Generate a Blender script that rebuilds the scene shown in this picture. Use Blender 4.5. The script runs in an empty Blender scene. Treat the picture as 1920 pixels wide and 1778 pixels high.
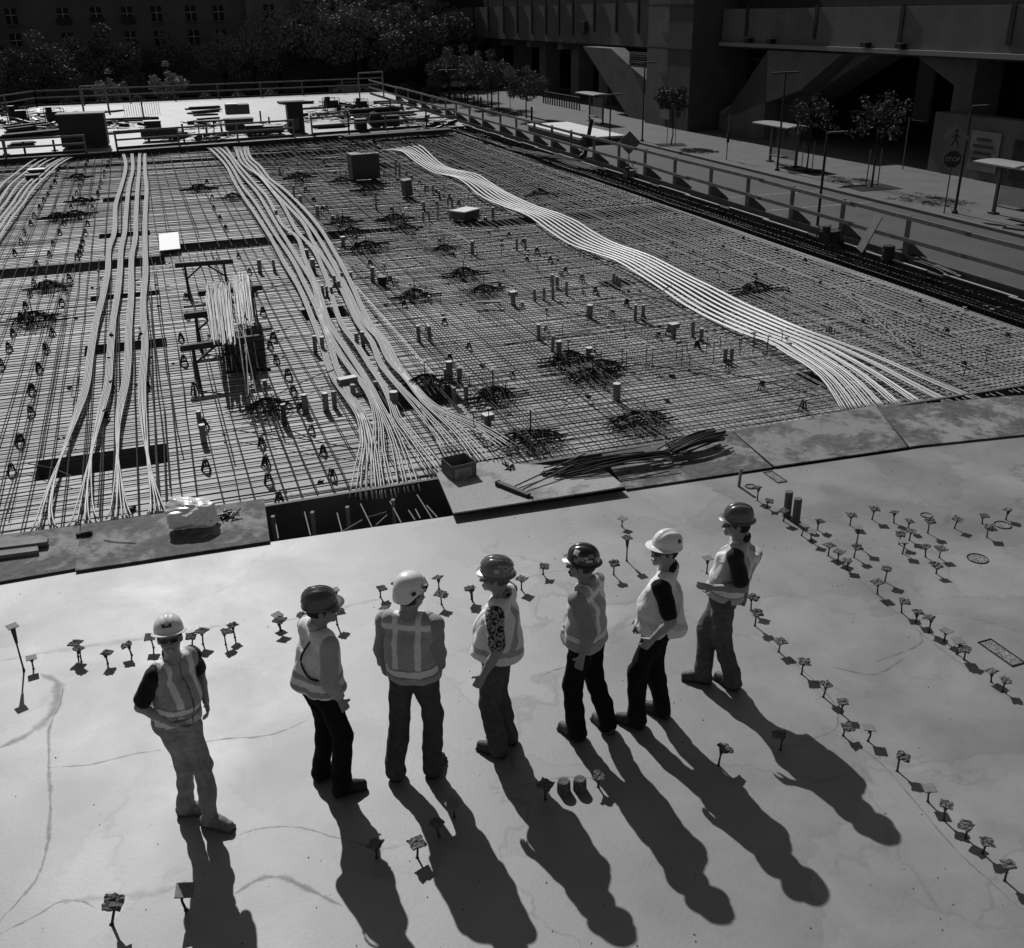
import bpy, math, random
import numpy as np
from mathutils import Vector, Matrix

random.seed(7); rng = np.random.default_rng(11)
R = math.radians
scene = bpy.context.scene
col = scene.collection

# ------------------------------------------------------------------ camera
CAM_H, PITCH, ROLL, FPX = 5.9, R(24.7), R(-1.0), 1890.0
cam_d = bpy.data.cameras.new("camera")
cam = bpy.data.objects.new("camera", cam_d); col.objects.link(cam)
cam_d.sensor_fit = 'HORIZONTAL'; cam_d.sensor_width = 36.0
cam_d.lens = 36.0 * FPX / 1920.0
cam_d.clip_start = 0.1; cam_d.clip_end = 2000
cam.matrix_world = Matrix.Translation((0, 0, CAM_H)) @ Matrix.Rotation(R(90) - PITCH, 4, 'X') @ Matrix.Rotation(ROLL, 4, 'Z')
scene.camera = cam

# ------------------------------------------------------------------ light
SUN_EL, SUN_AZ = R(38.5), R(90 + 21.5)      # azimuth counted from +X towards +Y: ahead of the camera, a little left
w = bpy.data.worlds.new("World"); scene.world = w; w.use_nodes = True
nt = w.node_tree; nt.nodes.clear()
sky = nt.nodes.new('ShaderNodeTexSky'); sky.sky_type = 'NISHITA'; sky.sun_disc = False
sky.sun_elevation = SUN_EL; sky.sun_rotation = R(90) - SUN_AZ
bw = nt.nodes.new('ShaderNodeRGBToBW'); bg = nt.nodes.new('ShaderNodeBackground'); wo = nt.nodes.new('ShaderNodeOutputWorld')
bg.inputs['Strength'].default_value = 0.06
nt.links.new(sky.outputs[0], bw.inputs[0]); nt.links.new(bw.outputs[0], bg.inputs['Color']); nt.links.new(bg.outputs[0], wo.inputs[0])
sd = bpy.data.lights.new("sun", 'SUN'); sd.energy = 5.0; sd.angle = R(0.5); sd.color = (1, 1, 1)
sun = bpy.data.objects.new("sun", sd); col.objects.link(sun)
sdir = Vector((math.cos(SUN_AZ)*math.cos(SUN_EL), math.sin(SUN_AZ)*math.cos(SUN_EL), math.sin(SUN_EL)))
sun.rotation_euler = sdir.to_track_quat('Z', 'Y').to_euler(); sun.location = (0, 0, 40)
vs = scene.view_settings
vs.view_transform = 'Standard'; vs.look = 'None'; vs.gamma = 1.0; vs.exposure = -0.42
scene.cycles.max_bounces = 5; scene.cycles.diffuse_bounces = 2; scene.cycles.transparent_max_bounces = 12

# ------------------------------------------------------------------ measuring helpers (photo pixel -> point on a plane of the site)
def ray(x, y):
    a, b = x - 960.0, 889.0 - y
    c, s = math.cos(ROLL), math.sin(ROLL)
    a, b = a*c - b*s, a*s + b*c
    return np.array([a, FPX*math.cos(PITCH) + b*math.sin(PITCH), b*math.cos(PITCH) - FPX*math.sin(PITCH)])
CP = np.array([0, 0, CAM_H])
def at(x, y, z=0.0):
    r = ray(x, y); return CP + r*((z-CAM_H)/r[2])
GA = R(19)                                   # the building grid: v runs right, u runs away
VV = np.array([math.cos(GA), math.sin(GA), 0]); UU = np.array([-math.sin(GA), math.cos(GA), 0])
def W(v, u, z=0.0): return VV*v + UU*u + np.array([0, 0, z])
def vu(p): return float(p @ VV), float(p @ UU)
def atvu(x, y, z=0.0): return vu(at(x, y, z))
def on_v(x, y, v):
    r = ray(x, y); return CP + r*((v)/(r @ VV))
def on_u(x, y, u):
    r = ray(x, y); return CP + r*((u)/(r @ UU))

# ------------------------------------------------------------------ materials (all neutral: the place as a black-and-white picture)
MATS = {}
def mat(name, val, rough=0.7, spec=0.4, var=0.0, scale=3.0, bump=0.0, bscale=40.0, metal=0.0, lo=None, detail=6, coat=0.0, alpha=1.0, trans=0.0):
    if name in MATS: return MATS[name]
    m = bpy.data.materials.new(name); m.use_nodes = True
    n = m.node_tree.nodes; l = m.node_tree.links; b = n['Principled BSDF']
    b.inputs['Base Color'].default_value = (val, val, val, 1)
    b.inputs['Roughness'].default_value = rough; b.inputs['Specular IOR Level'].default_value = spec
    b.inputs['Metallic'].default_value = metal; b.inputs['Coat Weight'].default_value = coat
    if trans: b.inputs['Transmission Weight'].default_value = trans
    if alpha < 1: b.inputs['Alpha'].default_value = alpha
    tc = n.new('ShaderNodeTexCoord')
    if var > 0:
        nz = n.new('ShaderNodeTexNoise'); nz.inputs['Scale'].default_value = scale; nz.inputs['Detail'].default_value = detail; nz.inputs['Roughness'].default_value = 0.65
        l.new(tc.outputs['Object'], nz.inputs['Vector'])
        mr = n.new('ShaderNodeMapRange'); mr.inputs['From Min'].default_value = 0.3; mr.inputs['From Max'].default_value = 0.7
        mr.inputs['To Min'].default_value = val*(1-var) if lo is None else lo; mr.inputs['To Max'].default_value = val*(1+var)
        l.new(nz.outputs['Fac'], mr.inputs['Value']); l.new(mr.outputs[0], b.inputs['Base Color'])
    if bump > 0:
        nb = n.new('ShaderNodeTexNoise'); nb.inputs['Scale'].default_value = bscale; nb.inputs['Detail'].default_value = 4
        l.new(tc.outputs['Object'], nb.inputs['Vector'])
        bp = n.new('ShaderNodeBump'); bp.inputs['Strength'].default_value = bump; bp.inputs['Distance'].default_value = 0.02
        l.new(nb.outputs['Fac'], bp.inputs['Height']); l.new(bp.outputs[0], b.inputs['Normal'])
    MATS[name] = m; return m

# ------------------------------------------------------------------ mesh builder
class MB:
    def __init__(s): s.v = []; s.f = []; s.mi = []
    def add(s, vs_, fs, k=0):
        o = len(s.v); s.v.extend([tuple(map(float, p)) for p in vs_]); s.f.extend([tuple(i+o for i in f) for f in fs]); s.mi.extend([k]*len(fs)); return s
    def box(s, c, d, rz=0.0, k=0, M=None):
        x, y, z = d[0]/2, d[1]/2, d[2]/2
        P = [(-x,-y,-z),(x,-y,-z),(x,y,-z),(-x,y,-z),(-x,-y,z),(x,-y,z),(x,y,z),(-x,y,z)]
        cs, sn = math.cos(rz), math.sin(rz)
        Q = []
        for p in P:
            if M is not None: q = M @ Vector(p); Q.append((q.x+c[0], q.y+c[1], q.z+c[2]))
            else: Q.append((p[0]*cs-p[1]*sn+c[0], p[0]*sn+p[1]*cs+c[1], p[2]+c[2]))
        return s.add(Q, [(0,3,2,1),(4,5,6,7),(0,1,5,4),(1,2,6,5),(2,3,7,6),(3,0,4,7)], k)
    def beam(s, p, q, w_, h_, up=(0,0,1), k=0):
        p, q = Vector(p), Vector(q); d = (q-p); L = d.length; d.normalize()
        up = Vector(up)
        if abs(d.dot(up)) > .99: up = Vector((1,0,0))
        x = d.cross(up).normalized(); y = x.cross(d).normalized()
        Q = []
        for e in (p, q):
            for a, b in ((-1,-1),(1,-1),(1,1),(-1,1)): Q.append(e + x*(a*w_/2) + y*(b*h_/2))
        return s.add(Q, [(0,1,2,3),(7,6,5,4),(0,4,5,1),(1,5,6,2),(2,6,7,3),(3,7,4,0)], k)
    def tube(s, pts, r, n=6, k=0, cap=True):
        P = np.array(pts, float); m = len(P)
        T = np.gradient(P, axis=0); T /= np.linalg.norm(T, axis=1)[:, None] + 1e-9
        rr = np.full(m, r) if np.isscalar(r) else np.array(r)
        ref = np.array([0, 0, 1.0]) if abs(T[0, 2]) < .9 else np.array([1.0, 0, 0])
        X = np.cross(T, ref); X /= np.linalg.norm(X, axis=1)[:, None] + 1e-9
        Y = np.cross(X, T)
        a = np.arange(n)/n*2*math.pi
        V = P[:, None, :] + rr[:, None, None]*(np.cos(a)[None, :, None]*X[:, None, :] + np.sin(a)[None, :, None]*Y[:, None, :])
        fs = []
        for i in range(m-1):
            for j in range(n):
                j2 = (j+1) % n; fs.append((i*n+j, i*n+j2, (i+1)*n+j2, (i+1)*n+j))
        if cap: fs.append(tuple(range(n-1, -1, -1))); fs.append(tuple((m-1)*n+j for j in range(n)))
        return s.add(V.reshape(-1, 3), fs, k)
    def cyl(s, c, r, h, n=12, r2=None, k=0):
        r2 = r if r2 is None else r2
        P = [(c[0]+r*math.cos(t*2*math.pi/n), c[1]+r*math.sin(t*2*math.pi/n), c[2]) for t in range(n)] + \
            [(c[0]+r2*math.cos(t*2*math.pi/n), c[1]+r2*math.sin(t*2*math.pi/n), c[2]+h) for t in range(n)]
        return s.add(P, [tuple(range(n-1, -1, -1)), tuple(range(n, 2*n))] + [(i, (i+1) % n, n+(i+1) % n, n+i) for i in range(n)], k)
    def prism(s, poly, z0, z1, k=0):
        n = len(poly)
        A_ = sum(poly[i][0]*poly[(i+1) % n][1]-poly[(i+1) % n][0]*poly[i][1] for i in range(n))
        if A_ < 0: poly = poly[::-1]
        P = [(p[0], p[1], z0) for p in poly] + [(p[0], p[1], z1) for p in poly]
        return s.add(P, [tuple(range(n-1, -1, -1)), tuple(range(n, 2*n))] + [(i, (i+1) % n, n+(i+1) % n, n+i) for i in range(n)], k)
    def build(s, name, m=None, parent=None, smooth=False, origin=None):
        V = np.array(s.v, float).reshape(-1, 3)
        o = np.zeros(3)
        if parent is None and origin is None and len(V):
            mn, mx = V.min(0), V.max(0); o = np.array([(mn[0]+mx[0])/2, (mn[1]+mx[1])/2, mn[2]])
        elif origin is not None: o = np.array(origin, float)
        me = bpy.data.meshes.new(name)
        me.from_pydata((V-o).tolist(), [], s.f)
        ms = m if isinstance(m, (list, tuple)) else [m]
        for x in ms:
            if x: me.materials.append(x)
        if len(ms) > 1: me.polygons.foreach_set('material_index', s.mi)
        if smooth: me.polygons.foreach_set('use_smooth', [True]*len(me.polygons))
        me.update()
        ob = bpy.data.objects.new(name, me); col.objects.link(ob); ob.location = o
        if parent: ob.parent = parent
        return ob

def tag(o, label=None, cat=None, group=None, kind=None):
    if label: o['label'] = label
    if cat: o['category'] = cat
    if group: o['group'] = group
    if kind: o['kind'] = kind
    return o
def empty(name, loc=(0,0,0), rz=0.0, label=None, cat=None, group=None):
    o = bpy.data.objects.new(name, None); col.objects.link(o); o.location = tuple(loc); o.rotation_euler = (0, 0, rz)
    o.empty_display_size = 0.2
    return tag(o, label, cat, group)
def kids(o): return [c for c in bpy.data.objects if c.parent == o]
def copy_tree(o, loc=None, rz=None, label=None, scale=None, group=None, ch=None):
    c = o.copy(); col.objects.link(c)
    if loc is not None: c.location = tuple(loc)
    if rz is not None: c.rotation_euler = (c.rotation_euler[0], c.rotation_euler[1], rz)
    if scale is not None: c.scale = (scale,)*3 if np.isscalar(scale) else scale
    if label: c['label'] = label
    if group: c['group'] = group
    for k in (ch if ch is not None else kids(o)):
        kc = k.copy(); col.objects.link(kc); kc.parent = c
        if ch is None:
            for g in kids(k):
                gc = g.copy(); col.objects.link(gc); gc.parent = kc
    return c
def catmull(P, n):
    """smooth resample of a polyline to n points"""
    P = np.array(P, float); d = np.r_[0, np.cumsum(np.linalg.norm(np.diff(P, axis=0), axis=1)**.7)]
    t = np.linspace(0, d[-1], n); out = []
    for x in t:
        i = min(max(np.searchsorted(d, x)-1, 0), len(P)-2); f = (x-d[i])/(d[i+1]-d[i])
        p0 = P[i-1] if i > 0 else 2*P[0]-P[1]; p1, p2 = P[i], P[i+1]; p3 = P[i+2] if i+2 < len(P) else 2*P[-1]-P[-2]
        out.append(.5*((2*p1)+(-p0+p2)*f+(2*p0-5*p1+4*p2-p3)*f*f+(-p0+3*p1-3*p2+p3)*f**3))
    return np.array(out)
# ------------------------------------------------------------------ ground surfaces
DECK_Z, FORM_Z, STREET_Z = 0.0, -0.25, -2.5

def concrete_slab_mat(name, base, swirl=True, rough=0.42, spec=0.6, lines=True, dark=0.5):
    m = bpy.data.materials.new(name); m.use_nodes = True
    n = m.node_tree.nodes; l = m.node_tree.links; b = n['Principled BSDF']
    tc = n.new('ShaderNodeTexCoord')
    def noise(sc, det=6, ro=.6, dist=0., vec=None):
        t = n.new('ShaderNodeTexNoise'); t.inputs['Scale'].default_value = sc; t.inputs['Detail'].default_value = det
        t.inputs['Roughness'].default_value = ro; t.inputs['Distortion'].default_value = dist
        l.new(vec if vec is not None else tc.outputs['Object'], t.inputs['Vector']); return t
    def mr(src, a, b_, c, d, clamp=True):
        t = n.new('ShaderNodeMapRange'); t.clamp = clamp
        for k, x in zip(('From Min','From Max','To Min','To Max'), (a, b_, c, d)): t.inputs[k].default_value = x
        l.new(src, t.inputs['Value']); return t.outputs[0]
    def mul(x, y):
        t = n.new('ShaderNodeMath'); t.operation = 'MULTIPLY'; l.new(x, t.inputs[0])
        if isinstance(y, float): t.inputs[1].default_value = y
        else: l.new(y, t.inputs[1])
        return t.outputs[0]
    big = noise(.35, 5, .55, 1.2); med = noise(1.1, 8, .6, .35); fine = noise(22, 6, .7); 
    c = mul(mr(big.outputs['Fac'], .3, .7, .82*base, 1.16*base), mr(med.outputs['Fac'], .3, .72, .76, 1.18))
    c = mul(c, mr(fine.outputs['Fac'], .3, .7, .94, 1.05))
    if lines:
        # edges of cement-water patches left by the power float: the rims of a warped cell pattern
        for sc, wd, amt, seed in ((.30, .010, .62, 0.0), (.7, .02, .80, 13.0)):
            wn = noise(.9, 4, .6, .8)
            mx = n.new('ShaderNodeVectorMath'); mx.operation = 'MULTIPLY_ADD'
            l.new(wn.outputs['Color'], mx.inputs[0]); mx.inputs[1].default_value = (1.5, 1.5, 0); l.new(tc.outputs['Object'], mx.inputs[2])
            ad = n.new('ShaderNodeVectorMath'); ad.operation = 'ADD'; ad.inputs[1].default_value = (seed, seed*.7, 0); l.new(mx.outputs[0], ad.inputs[0])
            vo = n.new('ShaderNodeTexVoronoi'); vo.feature = 'DISTANCE_TO_EDGE'; vo.inputs['Scale'].default_value = sc; l.new(ad.outputs[0], vo.inputs['Vector'])
            line = mr(vo.outputs['Distance'], 0, wd, amt, 1.0)
            ms = noise(.5, 3, .5, 0, ad.outputs[0]); msk = mr(ms.outputs['Fac'], .46, .56, 0, 1)
            mixn = n.new('ShaderNodeMix'); mixn.data_type = 'FLOAT'; l.new(msk, mixn.inputs[0]); mixn.inputs[2].default_value = 1.0; l.new(line, mixn.inputs[3])
            c = mul(c, mixn.outputs[0])
            # tone changes from one cell to the next
            v2 = n.new('ShaderNodeTexVoronoi'); v2.inputs['Scale'].default_value = sc; l.new(ad.outputs[0], v2.inputs['Vector'])
            sp = n.new('ShaderNodeSeparateColor'); l.new(v2.outputs['Color'], sp.inputs[0])
            c = mul(c, mr(sp.outputs[0], 0, 1, .88, 1.08))
        sp2 = noise(9, 3, .5); c = mul(c, mr(sp2.outputs['Fac'], .22, .3, .72, 1.0))
    l.new(c, b.inputs['Base Color'])
    l.new(mr(med.outputs['Fac'], .3, .7, rough-.03, rough+.06), b.inputs['Roughness'])
    b.inputs['Specular IOR Level'].default_value = spec
    bp = n.new('ShaderNodeBump'); bp.inputs['Strength'].default_value = .12; bp.inputs['Distance'].default_value = .01
    l.new(noise(30, 5, .6).outputs['Fac'], bp.inputs['Height']); l.new(bp.outputs[0], b.inputs['Normal'])
    MATS[name] = m; return m

def ply_mat(name, base, w_=2.44, h_=1.22, dirt=.25, seam=.35):
    m = bpy.data.materials.new(name); m.use_nodes = True
    n = m.node_tree.nodes; l = m.node_tree.links; b = n['Principled BSDF']
    tc = n.new('ShaderNodeTexCoord')
    br = n.new('ShaderNodeTexBrick'); br.offset = 0.5; l.new(tc.outputs['Object'], br.inputs['Vector'])
    br.inputs['Color1'].default_value = (base*.82,)*3+(1,); br.inputs['Color2'].default_value = (base*1.12,)*3+(1,); br.inputs['Mortar'].default_value = (base*seam,)*3+(1,)
    br.inputs['Scale'].default_value = 1.0; br.inputs['Mortar Size'].default_value = .006; br.inputs['Brick Width'].default_value = w_; br.inputs['Row Height'].default_value = h_
    nz = n.new('ShaderNodeTexNoise'); nz.inputs['Scale'].default_value = 1.3; nz.inputs['Detail'].default_value = 8; l.new(tc.outputs['Object'], nz.inputs['Vector'])
    mr_ = n.new('ShaderNodeMapRange'); mr_.inputs['From Min'].default_value = .3; mr_.inputs['From Max'].default_value = .65; mr_.inputs['To Min'].default_value = 1-dirt; mr_.inputs['To Max'].default_value = 1.06
    l.new(nz.outputs['Fac'], mr_.inputs['Value'])
    mx = n.new('ShaderNodeMix'); mx.data_type = 'RGBA'; mx.blend_type = 'MULTIPLY'; mx.inputs[0].default_value = 1
    l.new(br.outputs['Color'], mx.inputs[6]); l.new(mr_.outputs[0], mx.inputs[7]); l.new(mx.outputs[2], b.inputs['Base Color'])
    b.inputs['Roughness'].default_value = .6; b.inputs['Specular IOR Level'].default_value = .3
    MATS[name] = m; return m

def plane_vu(name, poly, z, m, thick=0.0, kind='structure', parent=None):
    """sheet or slab given by its corners on the building grid; its own axes follow the grid"""
    mb = MB()
    if thick: mb.prism(poly, z-thick, z)
    else:
        n_ = len(poly); A_ = sum(poly[i][0]*poly[(i+1) % n_][1]-poly[(i+1) % n_][0]*poly[i][1] for i in range(n_))
        if A_ < 0: poly = poly[::-1]
        mb.add([(p[0], p[1], z) for p in poly], [tuple(range(len(poly)))])
    o = mb.build(name, m, None, origin=(0, 0, 0)); o.rotation_euler = (0, 0, GA)
    if kind: o['kind'] = kind
    return o

M_slab = concrete_slab_mat('float_finished_concrete', .215, rough=.56, spec=.92)
M_far = concrete_slab_mat('far_deck_concrete', .24, rough=.6, spec=.4, lines=False)
M_ply = ply_mat('form_plywood', .37, dirt=.4)
M_street = mat('street_asphalt', .060, .8, .3, var=.2, scale=.4, bump=.2, bscale=60)
M_walk = mat('sidewalk_concrete', .12, .85, .2, var=.15, scale=.7)
M_dark = mat('dark_form_face', .035, .8, .2, var=.3, scale=2)
M_soil = mat('under_deck', .02, .9, .1)
M_rebar = mat('mill_steel_bar', .022, .55, .4, var=.3, scale=6)

def e_near(v): return 11.42 - .056*(v+1)                # joint line of the finished slab
plane_vu('ground', [(-500, -300), (900, -300), (900, 1200), (-500, 1200)], STREET_Z-.10, mat('ground_earth', .035, .9, .2, var=.2, scale=.1))
plane_vu('concrete_slab', [(-18, -14), (17.3, -14), (17.3, e_near(17.3)), (-18, e_near(-18))], 0.0, M_slab, thick=.25)
plane_vu('far_concrete_deck', [(-8.3, 53.2), (17.9, 57.5), (19.4, 86.8), (-6.9, 86.3), (-10.5, 79)], 0.0, M_far, thick=.3)
# formwork deck: the plywood the reinforcement stands on, with the beam trenches and drop pans left open
def rects_minus(v0, v1, u0, u1, holes):
    us = sorted({u0, u1, *[h[2] for h in holes], *[h[3] for h in holes]}); vs_ = sorted({v0, v1, *[h[0] for h in holes], *[h[1] for h in holes]})
    us = [x for x in us if u0 <= x <= u1]; vs_ = [x for x in vs_ if v0 <= x <= v1]; out = []
    for a, b in zip(us[:-1], us[1:]):
        for c, d in zip(vs_[:-1], vs_[1:]):
            if any(h[0] <= (c+d)/2 <= h[1] and h[2] <= (a+b)/2 <= h[3] for h in holes): continue
            out.append((c, d, a, b))
    return out
HOLES = [(-30, 0.1, 29.0, 30.2), (0.1, 5.4, 30.4, 31.7), (9.9, 16.3, 30.3, 31.4), (5.4, 7.0, 30.9, 31.5),
         (-1.75, -.15, 21.1, 21.8), (-1.75, -.15, 25.6, 26.1), (-1.7, -.2, 33.5, 34.3), (-1.7, -.2, 40.5, 41.5),
         (-2.25, -.35, 14.95, 15.75), (3.2, 4.6, 15.7, 16.7), (2.8, 3.8, 21.9, 22.8),
         (10.1, 10.9, 22.0, 22.6), (9.4, 10.6, 30.5, 31.2), (10.6, 11.6, 14.2, 14.9), (8.8, 10.2, 44.5, 46.5), (-30, 16.6, 50.7, 51.6)]
U0, U1 = 12.6, 57.8
mbp = MB()
for c, d, a, b in rects_minus(-20, 16.6, U0, U1, HOLES):
    mbp.add([(c, a, FORM_Z), (d, a, FORM_Z), (d, b, FORM_Z), (c, b, FORM_Z)], [(0, 1, 2, 3)])
fd = mbp.build('plywood_deck', M_ply, None, origin=(0, 0, 0)); fd.rotation_euler = (0, 0, GA); fd['kind'] = 'structure'
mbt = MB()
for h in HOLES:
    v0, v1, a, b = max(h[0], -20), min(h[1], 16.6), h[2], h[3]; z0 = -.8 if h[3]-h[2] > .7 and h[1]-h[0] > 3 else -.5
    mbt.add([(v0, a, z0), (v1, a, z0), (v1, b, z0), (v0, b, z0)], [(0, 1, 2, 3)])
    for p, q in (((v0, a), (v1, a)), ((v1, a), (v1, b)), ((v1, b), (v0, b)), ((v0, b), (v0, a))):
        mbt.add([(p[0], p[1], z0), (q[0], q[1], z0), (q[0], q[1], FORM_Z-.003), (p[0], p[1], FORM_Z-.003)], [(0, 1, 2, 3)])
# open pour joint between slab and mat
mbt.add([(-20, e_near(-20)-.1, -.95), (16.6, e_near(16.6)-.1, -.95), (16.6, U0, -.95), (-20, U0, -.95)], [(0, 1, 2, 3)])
tr = mbt.build('beam_trenches', mat('dark_trench_ply', .14, .7, .3, var=.4, scale=2), None, origin=(0, 0, 0)); tr.rotation_euler = (0, 0, GA); tr['kind'] = 'structure'  # trench plywood toned darker than the deck plywood
mbb = MB()
mbb.box((-1.7, 12.63, -.45), (36, .06, .66)); 
bh = mbb.build('pour_stop_board', mat('pour_stop_ply', .10, .7, .3, var=.3, scale=2)); bh.rotation_euler = (0, 0, GA)
o_ = bh.location; p_ = W(o_[0], o_[1], o_[2]); bh.location = tuple(p_)
tag(bh, 'long dark plywood pour stop board closing the near edge of the rebar mats', 'form board')
# street side
plane_vu('road', [(18.4, -40), (31.8, -40), (31.8, 118), (18.4, 118)], STREET_Z, M_street)
plane_vu('sidewalk', [(31.8, -40), (60, -40), (60, 118), (31.8, 118)], STREET_Z+.13, M_walk, thick=.15)
plane_vu('cross_street', [(-80, 118), (160, 118), (160, 127), (-80, 127)], STREET_Z+.004, M_street)
for nm, poly in (('crosswalk_marking', [(18.6, 43.6), (31.7, 43.4), (31.7, 43.58), (18.6, 43.78)]), ('crosswalk_marking', [(18.6, 39.9), (31.7, 39.7), (31.7, 39.88), (18.6, 40.08)]),
                 ('lane_marking', [(25.0, 44), (25.12, 44), (25.12, 112), (25.0, 112)]), ('lane_marking', [(25.0, 0), (25.12, 0), (25.12, 39), (25.0, 39)])):
    plane_vu(nm, poly, STREET_Z+.006, mat('worn_road_paint', .16, .7, .3, var=.4, scale=5))
M_black = mat('black_steel', .012, .5, .4)
M_wood = mat('weathered_lumber', .20, .75, .2, var=.3, scale=5)
M_woodD = mat('dark_lumber', .05, .75, .2, var=.3, scale=5)

# marks left in the slab surface while it was floated: thin cold-joint lines and pale laitance bands
def mark_mat(nm, v, thr, sc=9.0, soft=.08):
    m = bpy.data.materials.new(nm); m.use_nodes = True; n = m.node_tree.nodes; l = m.node_tree.links; b = n['Principled BSDF']
    b.inputs['Base Color'].default_value = (v, v, v, 1); b.inputs['Roughness'].default_value = .6; b.inputs['Specular IOR Level'].default_value = .5
    tc = n.new('ShaderNodeTexCoord'); nz = n.new('ShaderNodeTexNoise'); nz.inputs['Scale'].default_value = sc; nz.inputs['Detail'].default_value = 8; nz.inputs['Roughness'].default_value = .7; l.new(tc.outputs['Object'], nz.inputs['Vector'])
    uvn = n.new('ShaderNodeAttribute'); uvn.attribute_name = 'edge'
    mu = n.new('ShaderNodeMath'); mu.operation = 'MULTIPLY'; l.new(uvn.outputs['Fac'], mu.inputs[0]); l.new(nz.outputs['Fac'], mu.inputs[1])
    mr_ = n.new('ShaderNodeMapRange'); mr_.inputs['From Min'].default_value = thr; mr_.inputs['From Max'].default_value = thr+soft; l.new(mu.outputs[0], mr_.inputs['Value']); l.new(mr_.outputs[0], b.inputs['Alpha'])
    return m
M_line = mark_mat('cold_joint_line', .15, .22, 9, .6); M_lait = mark_mat('laitance_band', .42, .30, 4, .8); M_damp = mark_mat('damp_stain', .15, .22, 3.5, .6)
def surf_mark(px, w_, m, z=.003, jit=.01, seed=0, name='slab_mark'):
    rs = np.random.default_rng(seed); P = catmull([at(x, y, z) for x, y in px], max(30, len(px)*14)); T = np.gradient(P, axis=0); T /= np.linalg.norm(T, axis=1)[:, None]; N = np.stack([-T[:, 1], T[:, 0], 0*T[:, 0]], 1)
    n = len(P); P[:, :2] += np.cumsum(rs.normal(0, jit*.3, (n, 2)), 0)*.6; t = np.linspace(0, 1, n); W_ = w_*(np.sin(math.pi*np.clip(t, .02, .98))**.4)*(1+.35*np.sin(t*31+seed)+rs.normal(0, .12, n))
    V = np.concatenate([P-N*W_[:, None]/2, P, P+N*W_[:, None]/2]); F_ = [(i, i+1, n+i+1, n+i) for i in range(n-1)]+[(n+i, n+i+1, 2*n+i+1, 2*n+i) for i in range(n-1)]
    mb = MB(); mb.add(V, [f[::-1] for f in F_]); o = mb.build(name, m, None, origin=(0, 0, 0)); a = o.data.attributes.new('edge', 'FLOAT', 'POINT'); e = np.ones(3*n, np.float32); e[:n] = 0; e[2*n:] = 0; a.data.foreach_set('value', e); o['kind'] = 'structure'
for i, (px, w_, m) in enumerate(((  [(118,1290),(112,1325),(92,1368),(90,1430),(93,1500),(92,1560),(75,1640),(40,1690),(-10,1745)], .07, M_line), ([(-10,1755),(60,1720),(110,1690),(150,1686),(182,1700)], .035, M_line), ([(95,1438),(180,1430),(250,1412),(300,1405)], .04, M_line), ([(350,1396),(420,1385),(500,1378),(575,1350)], .05, M_line),
    ([(425,1580),(470,1558),(520,1550),(580,1555),(630,1572),(705,1592)], .035, M_line), ([(440,1675),(480,1650),(520,1640),(570,1655),(645,1692)], .10, M_damp), ([(1412,1185),(1470,1228),(1555,1305),(1578,1348),(1558,1376),(1470,1400)], .04, M_line), ([(1560,1372),(1650,1425),(1730,1515),(1800,1595),(1925,1705)], .03, M_line),
    ([(1400,908),(1480,972),(1560,1042),(1640,1112),(1750,1205),(1925,1335)], .025, M_line), ([(1010,1268),(1060,1252),(1130,1240)], .05, M_line), ([(1150,1460),(1060,1455),(980,1470)], .04, M_line), ([(0,1238),(80,1222),(190,1205),(300,1192),(430,1168)], .30, M_lait), ([(520,1165),(600,1150),(680,1128),(760,1115)], .20, M_lait), ([(880,1118),(1000,1078),(1120,1060)], .10, M_lait),
    ([(1530,1392),(1480,1396),(1440,1402)], .16, M_lait), ([(120,1690),(200,1680),(290,1672),(345,1650)], .24, M_lait), ([(690,1595),(760,1580),(800,1560)], .2, M_lait), ([(0,1400),(60,1372),(105,1330),(112,1282),(80,1262)], .22, M_damp),
    ([(1640,1240),(1720,1210),(1725,1180)], .05, M_damp), ([(1560,1250),(1640,1262),(1700,1230)], .06, M_damp))):
    surf_mark(px, w_, m, z=.003+.0002*i, seed=i)
rs = np.random.default_rng(31); mb = MB()
for k in range(260):
    p = at(rs.uniform(0, 1920), rs.uniform(1000, 1778), 0) if k % 2 else at(rs.uniform(900, 1900), rs.uniform(870, 1100), 0); s = rs.uniform(.002, .006); e_ = vu(p)
    if e_[1] > e_near(e_[0])-.1: continue
    mb.box((p[0], p[1], s*.4), (s*2, s*1.5, s), rs.uniform(0, 3))
tag(mb.build('grit', mat('slab_grit', .10, .9, .1, var=.5, scale=50)), kind='stuff')

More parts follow.
